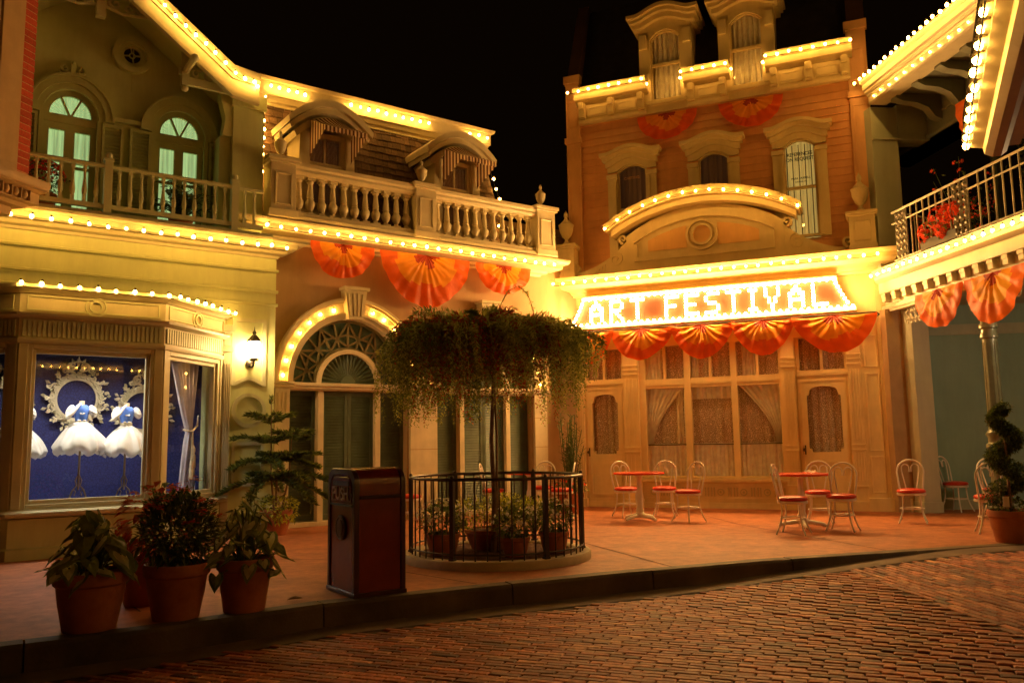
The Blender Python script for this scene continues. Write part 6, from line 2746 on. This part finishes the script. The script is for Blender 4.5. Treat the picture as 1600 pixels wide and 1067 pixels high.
def bush(b, c, rx, ry, rz, n, L, w, r, mats=(0, 1, 2), shell=.45, up=.25, wt=(3, 4, 2)):
    for _ in range(n):
        v = Vector((r.gauss(0, 1), r.gauss(0, 1), r.gauss(0, 1))).normalized()
        k = shell + (1 - shell) * r.random() ** .5
        k *= 1 + .14 * noise.noise(v * 2.4 + Vector(c))
        p = Vector((c[0] + v.x * rx * k, c[1] + v.y * ry * k, c[2] + v.z * rz * k))
        d = v * .8 + Vector((r.gauss(0, .5), r.gauss(0, .5), up + r.gauss(0, .4)))
        b.leaf(p, d, L * r.uniform(.6, 1.3), w * r.uniform(.7, 1.2), r.choices(mats, wt)[0], None, .2, .25)


def pot(t, rt, rb, h, parts=True, mat=None):
    b = MB()
    b.lathe([(rb * .98, 0), (rb, .01), (rb + (rt - rb) * .42, h * .40), (rb + (rt - rb) * .45, h * .42), (rb + (rt - rb) * .47, h * .43), (rb + (rt - rb) * .72, h * .76), (rt * .965, h * .78), (rt, h * .80), (rt * 1.02, h * .97), (rt, h),
             (rt * .93, h), (rt * .90, h * .9), (.001, h * .88)], 30)
    b.build('pot', mat or M['terra'], t, 30)
    b = MB()
    b.lathe([(.001, h * .885), (rt * .9, h * .885), (rt * .88, h * .90), (.001, h * .92)], 20)
    b.build('soil', M['soil'], t)


def flowers(b, c, rx, ry, rz, n, size, m, r, zmin=-.2, petals=7):
    for _ in range(n):
        for __ in range(20):
            v = Vector((r.gauss(0, 1), r.gauss(0, 1), abs(r.gauss(0, 1)) if zmin > -.9 else r.gauss(0, 1))).normalized()
            if v.z > zmin:
                break
        p = Vector((c[0] + v.x * rx, c[1] + v.y * ry, c[2] + v.z * rz))
        a0 = r.random() * 6
        t1 = v.orthogonal().normalized()
        t2 = v.cross(t1)
        s_ = size * r.uniform(.7, 1.2)
        for q in range(petals):
            a = a0 + 2 * PI * q / petals
            d = t1 * math.cos(a) + t2 * math.sin(a) + v * .45
            b.leaf(p, d, s_, s_ * .55, m, v, .12)
        b.ball(tuple(p + v * s_ * .2), s_ * .3, 5, m)


M['frond_ghost'] = cloth('lens_ghost_frond', (.40, .075, .02), .4, .6, .4, 9)  # red fronds added to imitate a lens ghost smear in the crown
# ---- hanging tree in the planter
r = random.Random(11)
tree = thing('weeping_tree', 'slim tree with a wide umbrella of drooping feathery foliage in the round planter', 'tree', (PX - .04, PY, .06))
TX = -.08
b = MB()
b.tube([(.0, 0, 0), (.015, .0, .6), (-.01, .01, 1.2), (.02, .0, 1.8), (.03, 0, 2.35)], [.034, .028, .024, .02, .016], 9)
b.tube([(.05, .03, 0), (.045, .02, .7), (.05, .01, 1.3), (.03, .02, 1.9), (-.02, .0, 2.4)], [.018, .015, .014, .012, .010], 8)
for k in range(16):
    a = k * 2.4
    R_ = r.uniform(.4, .85)
    b.tube([(.02, 0, 1.9 + .025 * k), (R_ * .4 * math.cos(a), R_ * .4 * math.sin(a), 2.3 + r.uniform(-.1, .15)), (R_ * math.cos(a), R_ * math.sin(a), 2.4 + r.uniform(-.1, .12))], [.014, .010, .005], 5)
b.build('trunk', M['bark'], tree, 50)
b = MB()
NBR = 165
for br in range(NBR):
    a0 = br * 2.39996 + r.uniform(-.2, .2)
    R0 = 1.24 * ((br + .5) / NBR) ** .52 * (1 + .13 * math.sin(a0 * 3 + 1) + .09 * math.sin(a0 * 7))
    edge0 = min(1, R0 / 1.24)
    zp0 = 2.56 - .20 * edge0 ** 2 + r.gauss(0, .06)
    drop = r.uniform(.45, .95) if r.random() < .8 else r.uniform(.2, .45)
    tone = r.choices((0, 1, 2), (4, 4, 2 + 2 * edge0))[0]
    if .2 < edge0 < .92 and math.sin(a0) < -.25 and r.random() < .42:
        tone = 3  # front middle clumps take the red of the lens ghost
    for st in range(6):
        a = a0 + r.gauss(0, .10)
        R_ = R0 + r.gauss(0, .06)
        z0 = 2.05 + r.uniform(-.1, .3)
        zp = zp0 + r.gauss(0, .03)
        zb = max(1.40, zp - drop + r.gauss(0, .12))
        pts = []
        for q in range(9):
            t = q / 8
            rr = R_ * min(1, (t * 1.75) ** .8) * (1 + .05 * max(0, t - .6))
            z = z0 + (zp - z0) * math.sin(t / .45 * PI / 2) if t < .45 else zp + (zb - zp) * ((t - .45) / .55) ** 1.45
            pts.append(Vector((TX + rr * math.cos(a + .12 * t), rr * math.sin(a + .12 * t), z)))
        nl = 92
        for q in range(nl):
            t = .16 + .84 * ((q + r.random()) / nl) ** .85
            f = t * 8
            k_ = min(7, int(f))
            p = pts[k_].lerp(pts[k_ + 1], f - k_)
            d = (pts[k_ + 1] - pts[k_]).normalized()
            sd = d.cross(Vector((-math.sin(a), math.cos(a), .35 * math.sin(st * 2.1)))) if st % 2 else Vector((-math.sin(a), math.cos(a), 0))
            sd = sd.normalized() * (1 if q % 2 else -1)
            d = d * .62 + sd * .75 + Vector((r.gauss(0, .16), r.gauss(0, .16), r.gauss(0, .16)))
            m_ = tone if r.random() < .75 else r.choice((0, 1, 2))
            blade(b, p + Vector((r.gauss(0, .010), r.gauss(0, .010), r.gauss(0, .010))), d, r.uniform(.06, .10) * (1.15 - .75 * t), .0150, m_, r)
# the one long shoot that arches above the crown
sh = [Vector(p) for p in ((.05, 0, 2.45), (.10, 0, 2.72), (.20, -.02, 2.90), (.32, -.02, 2.96), (.42, -.02, 2.88), (.48, -.02, 2.72), (.50, -.02, 2.58))]
for q in range(130):
    f = q / 130 * 6
    j = min(5, int(f))
    p = sh[j].lerp(sh[j + 1], f - j)
    d = (sh[j + 1] - sh[j]).normalized() * .7 + Vector((r.gauss(0, .5), r.gauss(0, .5), r.gauss(0, .5)))
    blade(b, p, d, .045, .009, 2, r)
b.tube(sh, .004, 4, 1)
b.build('crown', CROWNM + [M['frond_ghost']], tree, -1)

# ---- potted flowers inside the railing
for (x, y, rt, h, lab, fm, nf, seed) in ((-.78, 9.12, .19, .22, 'potted cream chrysanthemum at the left inside the planter railing', 'petal_white', 60, 1), (.0, 8.86, .155, .20, 'smallest cream flowered pot, at the front inside the planter railing', 'petal_white', 14, 2),
                                         (.42, 9.18, .165, .22, 'potted cream chrysanthemum at the right inside the planter railing', 'petal_white', 40, 3)):
    t = thing('potted_chrysanthemum', lab, 'potted plant', (x, y, .075), 0, 'flower pots inside the planter')
    pot(t, rt, rt * .72, h)
    q = random.Random(seed)
    b = MB()
    rx = rt * 1.30
    bush(b, (0, 0, h + .13), rx, rx, .18, 620, .06, .036, q)
    b.build('foliage', LEAFM, t, -1)
    b = MB()
    flowers(b, (0, 0, h + .14), rx * 1.2, rx * 1.2, .225, nf + 16, .028, 0, q, -.15)
    if seed == 1:
        flowers(b, (-.05, 0, h + .14), rx * 1.2, rx * 1.2, .22, 14, .026, 1, q, .0)
    b.build('blossom', [M[fm], M['petal_pink']], t, -1)
t = thing('potted_lime_shrub', 'wide pot of lime green foliage around the tree trunk in the planter', 'potted plant', (-.28, 9.62, .07), 0, 'flower pots inside the planter')
pot(t, .30, .22, .22)
q = random.Random(9)
b = MB()
for cx_, cy_, cz_, rr in ((-.25, 0, .38, .24), (.05, -.05, .42, .25), (.33, .0, .40, .25), (.55, .02, .40, .20), (.2, .15, .45, .2)):
    bush(b, (cx_, cy_, cz_), rr, rr, rr * .72, 520, .055, .022, q, (0, 1, 2), .3, .4, (1, 3, 4))
b.build('foliage', [M['leaf_mid'], M['leaf_light'], M['leaf_lime']], t, -1)

# ---- foreground pots


def caladium_leaf(b, p, d, L, W, r):
    """arrow shaped leaf with pale veined centre and green margin"""
    d = Vector(d).normalized()
    s_ = d.cross(Vector((0, 0, 1)))
    s_ = s_.normalized() if s_.length > 1e-3 else Vector((1, 0, 0))
    nn = s_.cross(d)
    p = Vector(p)
    outl = [(-.28, .22), (-.34, .38), (-.15, .52), (.15, .50), (.45, .36), (.75, .17), (1.0, 0)]
    vs, fs, ms = [], [], []

    def P(x, y, k=1.0):
        return p + d * (x * L) + s_ * (y * W) + nn * (-.22 * W * (abs(y) ** 1.3) * 1.6 - .10 * L * max(0, x) ** 2 + r.gauss(0, .004))
    left = [P(x, -y) for x, y in outl]
    right = [P(x, y) for x, y in outl[:-1]]
    li = [P(x * .72, -y * .66) for x, y in outl]
    ri = [P(x * .72, y * .66) for x, y in outl[:-1]]
    c_ = P(0, 0)
    base = [c_] + li + ri
    n = len(outl)
    fi = [(0, 1 + i, 2 + i) for i in range(n - 1)] + [(0, n + 1 + i + 1, n + 1 + i) for i in range(n - 2)] + [(0, n, n + n - 1)]
    b.add(base, fi, 0 if r.random() < .75 else 1)
    ring_in = li + ri[::-1]
    ring_out = left + right[::-1]
    k = len(ring_in)
    b.add(ring_in + ring_out, [(i, i + 1, k + i + 1, k + i) for i in range(k - 1)], r.choice((1, 1, 2)))


def caladium(t, h, n, spread, hmin, hmax, seed, L=(.15, .24)):
    q = random.Random(seed)
    b, s2 = MB(), MB()
    for i in range(n):
        a = i * 2.39996 + q.uniform(-.3, .3)
        k = math.sqrt((i + .6) / n)
        rr = spread * k * q.uniform(.8, 1.1)
        z = h + hmin + (hmax - hmin) * (1 - k ** 1.6) * q.uniform(.85, 1.1)
        top = Vector((rr * math.cos(a), rr * math.sin(a), z))
        s2.tube([(.05 * math.cos(a), .05 * math.sin(a), h * .9), (rr * .5 * math.cos(a), rr * .5 * math.sin(a), h + (z - h) * .6), top], .0055, 5)
        aa_ = a + q.gauss(0, .7)
        d = Vector((math.cos(aa_) * .6, math.sin(aa_) * .6 - .15, q.uniform(-1.3, -.1)))
        Lf = q.uniform(*L)
        caladium_leaf(b, top, d, Lf, Lf * .85, q)
    s2.build('stalk', M['leaf_mid'], t, 60)
    return b.build('foliage', [M['leaf_pale'], M['leaf_light'], M['leaf_mid']], t, -1)


t = thing('potted_caladium', 'terracotta pot of pale veined arrow leaves nearest the viewer at far left', 'potted plant', (-3.0, 6.02, 0), 0, 'terracotta pots by the kerb')
pot(t, .245, .175, .40)
caladium(t, .40, 46, .29, -.02, .42, 4, (.11, .19))
t = thing('potted_caladium', 'terracotta pot of pale arrow leaves, right of the red flowered pot', 'potted plant', (-2.10, 6.60, 0), 0, 'terracotta pots by the kerb')
pot(t, .21, .155, .40)
caladium(t, .40, 50, .32, -.10, .47, 5, (.10, .18))
t = thing('potted_red_flowers', 'terracotta pot of dark leaved plant with red and pink flower heads', 'potted plant', (-2.53, 6.36, 0), 0, 'terracotta pots by the kerb')
pot(t, .235, .165, .40)
q = random.Random(21)
b = MB()
bush(b, (0, 0, .65), .28, .27, .26, 1900, .085, .028, q, (0, 1, 2), .35, .5, (5, 3, 1))
b.build('foliage', LEAFM, t, -1)
b = MB()
for k in range(26):
    a, rr = q.random() * 6.28, .30 * math.sqrt(q.random())
    c_ = Vector((rr * math.cos(a), rr * math.sin(a), .99 - .28 * (rr / .3) ** 2 + q.uniform(-.05, .06)))
    for _ in range(14):
        p = c_ + Vector((q.gauss(0, .03), q.gauss(0, .03), q.gauss(0, .01)))
        m_ = 1 if (c_.z > 1.0 or q.random() < .15) else 0
        for j in range(5):
            aa = j * 1.257 + q.random()
            b.leaf(p, (math.cos(aa), math.sin(aa), .35), .022, .018, m_, None, .1)
    b.tube([(c_.x * .8, c_.y * .8, c_.z - .15), tuple(c_)], .003, 4, 2)
b.build('blossom', [M['petal_red'], M['petal_pink'], M['leaf_mid']], t, -1)
t = thing('potted_coleus', 'pot of rust red coleus leaves behind the foremost pots', 'potted plant', (-3.02, 6.95, 0), 0, 'terracotta pots by the kerb')
pot(t, .22, .16, .36)
q = random.Random(22)
b = MB()
for _ in range(260):
    v = Vector((q.gauss(0, 1), q.gauss(0, 1), q.gauss(0, 1) * .8)).normalized()
    p = Vector((.06 + v.x * .24, v.y * .24, .66 + v.z * .27))
    b.leaf(p, v + Vector((q.gauss(0, .4), q.gauss(0, .4), -.3)), q.uniform(.07, .13), q.uniform(.05, .085), q.choices((0, 1, 2), (6, 2, 1))[0], None, .18, .4)
b.build('foliage', [M['leaf_red'], M['petal_pink'], M['leaf_mid']], t, -1)

# ---- Norfolk pine with lime ground cover in a pot by the shop corner
t = thing('potted_pine', 'potted pine with flat tiers of branches above lime green trailing leaves', 'potted plant', (-3.42, 12.1, 0), 0)
pot(t, .23, .15, .36)
q = random.Random(31)
b, n2 = MB(), MB()
for (sx, sy, top, tiers) in ((-.10, 0, 1.95, (1.58, 1.30, 1.03, .80)), (.20, .05, 1.50, (1.36, 1.08, .82)), (.02, -.05, 1.15, (1.05, .80))):
    b.tube([(sx * .3, sy, .32), (sx * .8, sy, .8), (sx, sy, top)], [.016, .012, .005], 6)
    for k, z in enumerate(tiers):
        nb = 6
        LB = (.30 + .16 * k) * (1.1 if sx < 0 else .85)
        for i in range(nb):
            a = 2 * PI * i / nb + k * .5 + q.uniform(-.15, .15)
            p0 = Vector((sx, sy, z))
            pts = [p0 + Vector((math.cos(a) * LB * f, math.sin(a) * LB * f, (.42 - .26 * k) * LB * f + .10 * LB * math.sin(f * 2.6) - .10 * LB * f * f)) for f in (0, .3, .6, .85, 1)]
            b.tube(pts, [.006, .005, .004, .003, .002], 4)
            for j in range(int(190 * LB / .4)):
                f = q.random() ** .8 * 4
                e = min(3, int(f))
                p = pts[e].lerp(pts[e + 1], f - e)
                side = Vector((-math.sin(a), math.cos(a), 0)) * q.choice((-1, 1))
                d = Vector((math.cos(a), math.sin(a), .12)) * .8 + side * q.uniform(.2, .9) + Vector((0, 0, q.gauss(.1, .3)))
                blade(n2, p + side * q.random() * .03, d, q.uniform(.06, .12), .024, q.choices((0, 1, 2), (4, 4, 2))[0], q)
    for j in range(60):
        blade(n2, (sx, sy, top - q.random() * .1), (q.gauss(0, .7), q.gauss(0, .7), .8), .07, .012, 1, q)
b.build('trunk', M['bark'], t, 60)
n2.build('foliage', LEAFM, t, -1)
b = MB()
bush(b, (0, 0, .42), .30, .28, .13, 520, .06, .045, q, (0, 1, 2), .4, .1, (1, 3, 4))
for k in range(24):
    a = q.random() * 6.28
    bush(b, (.25 * math.cos(a), .25 * math.sin(a), .34 - q.random() * .12), .05, .05, .06, 14, .05, .04, q, (1, 2), .3, -.4, (1, 2))
b.build('ground_cover', [M['leaf_mid'], M['leaf_light'], M['leaf_lime']], t, -1)

# ---- spiral topiary at the right
t = thing('spiral_topiary', 'dark spiral clipped topiary in a terracotta pot with low flowers', 'topiary', (5.84, 9.95, 0), 0)
pot(t, .255, .185, .37)
q = random.Random(41)
b = MB()
b.tube([(0, 0, .3), (0, 0, 1.5)], [.02, .01], 7)
b.build('trunk', M['bark'], t, 50)
b = MB()
for k in range(96):
    f = k / 95
    z = .52 + 1.06 * f
    a = -f * 2 * PI * 2.3 + 2.7
    rr = .15 * (1 - .5 * f)
    cr = .132 * (1 - .40 * f)
    bush(b, (rr * math.cos(a), rr * math.sin(a), z), cr, cr, cr * .8, 95, .042, .024, q, (0, 1, 2), .55, .1, (5, 3, 1))
b.build('crown', [M['leaf_dark'], M['leaf_mid'], M['leaf_light']], t, -1)
b = MB()
bush(b, (0, 0, .40), .24, .24, .11, 320, .05, .04, q, (0, 1, 2), .3, .3, (2, 3, 2))
flowers(b, (0, 0, .42), .22, .22, .11, 12, .018, 3, q, .1)
b.build('ground_cover', LEAFM + [M['petal_red']], t, -1)
b = MB()
b.box(-.20, -.13, -.205, -.20, .42, .54)
b.build('plant_tag', M['chair_white'], t)

# ---- tall leafy plant with red flowers beside the shop door
t = thing('tall_potted_plant', 'tall thin leaved plant over red flowers beside the left shop door', 'potted plant', (.98, 14.75, 0), 0)
pot(t, .24, .17, .36)
q = random.Random(51)
b = MB()
for k in range(26):
    a, rr = q.random() * 6.28, .22 * q.random()
    h_ = q.uniform(1.1, 1.75)
    tip = Vector((rr * math.cos(a) + q.gauss(0, .12), rr * math.sin(a) + q.gauss(0, .12), h_))
    p0 = Vector((rr * .5 * math.cos(a), rr * .5 * math.sin(a), .35))
    b.tube([p0, p0.lerp(tip, .5) + Vector((q.gauss(0, .02), q.gauss(0, .02), 0)), tip], .006, 4, 0)
    for j in range(17):
        f = .3 + .7 * j / 17
        aa = q.random() * 6.28
        b.leaf(p0.lerp(tip, f), (math.cos(aa), math.sin(aa), .9), q.uniform(.10, .17), .026, q.choice((0, 0, 1)), None, .2, .2)
b.build('foliage', LEAFM, t, -1)
b = MB()
bush(b, (0, 0, .46), .30, .28, .16, 260, .06, .04, q)
flowers(b, (0, 0, .48), .30, .28, .17, 30, .03, 3, q, -.1)
b.build('blossom', LEAFM + [M['petal_red']], t, -1)

# ---- plants on the balconies
t = thing('potted_mum', 'round dark red chrysanthemum on the wooden balcony of the green shop', 'potted plant', FA.w(-3.42, -.25, 4.39), 0)
pot(t, .16, .12, .24)
q = random.Random(61)
b = MB()
bush(b, (0, 0, .46), .24, .24, .22, 500, .05, .03, q)
b.build('foliage', LEAFM, t, -1)
b = MB()
flowers(b, (0, 0, .47), .25, .25, .22, 190, .028, 0, q, -.6)
b.build('blossom', [M['petal_red']], t, -1)
t = thing('potted_fern', 'dark fern in a pot before the lit French window of the green shop', 'potted plant', FA.w(-1.66, -.20, 4.39), 0)
pot(t, .17, .12, .16)
q = random.Random(62)
b = MB()
for k in range(46):
    a = q.random() * 6.28
    LF = q.uniform(.32, .58)
    up = q.uniform(.5, 1.5)
    pts = [Vector((math.cos(a) * LF * f, math.sin(a) * LF * f, .16 + up * .32 * math.sin(f * 2.1))) for f in (0, .25, .5, .75, 1)]
    for j in range(24):
        f = (.08 + .92 * j / 24) * 4
        e = min(3, int(f))
        p = pts[e].lerp(pts[e + 1], f - e)
        for s_ in (-1, 1):
            d = Vector((-math.sin(a) * s_, math.cos(a) * s_, .1)) + (pts[e + 1] - pts[e]).normalized() * .6
            blade(b, p, d, .10 * (1 - .7 * j / 24) + .02, .015, q.choice((0, 0, 1)), q)
b.build('foliage', LEAFM, t, -1)
t = thing('geranium_box', 'clump of bright red flowers behind the iron balcony railing', 'potted plant', FD.w(1.62, .08, 4.12), FD.th)
b = MB()
b.box(-.45, .45, -.1, .1, 0, .16)
b.build('trough', M['lamp_black'], t, None, .01)
q = random.Random(63)
b = MB()
bush(b, (0, 0, .30), .48, .18, .20, 420, .06, .045, q)
b.build('foliage', LEAFM, t, -1)
b = MB()
for cx_, cz_, rr in ((-.34, .26, .17), (-.05, .42, .18), (.2, .40, .17), (.42, .42, .14), (.1, .2, .15)):
    flowers(b, (cx_, -.02, cz_), rr, .13, rr, 85, .045, 0, q, -1.5, 8)
b.build('blossom', [M['petal_red']], t, -1)
t = thing('bougainvillea', 'loose sprays of red blossom against the dark upper balcony', 'climbing plant', FD.w(.9, .9, 4.08), FD.th)
b, b2 = MB(), MB()
q = random.Random(64)
for k in range(20):
    a = q.uniform(.2, 2.9)
    LB = q.uniform(.6, 1.5)
    tip = Vector((math.cos(a) * LB * .75, q.gauss(0, .25), .3 + math.sin(a) * LB))
    p0 = Vector((0, 0, .1))
    b.tube([p0, p0.lerp(tip, .5) + Vector((0, 0, .15)), tip], .006, 4, 0)
    for j in range(10):
        f = q.uniform(.35, 1)
        p = p0.lerp(tip, f) + Vector((q.gauss(0, .06), q.gauss(0, .05), q.gauss(0, .06) + .12 * math.sin(f * PI)))
        b.leaf(p, (q.gauss(0, 1), q.gauss(0, 1), q.gauss(0, 1)), .07, .04, 1)
        if q.random() < .55:
            flowers(b2, tuple(p), .03, .03, .03, 3, .03, 0, q, -1.5, 5)
b.build('foliage', LEAFM, t, -1)
b2.build('blossom', [M['petal_red']], t, -1)
# fallen leaf on the pavement
b = MB()
b.leaf((0, 0, .012), (1, .3, .06), .13, .08, 0, None, .22)
tag(b.build('fallen_leaf', M['leaf_brown'], None, -1, loc=(-1.86, 6.92, .004)), 'curled dry leaf lying on the pavement near the kerb', 'leaf')
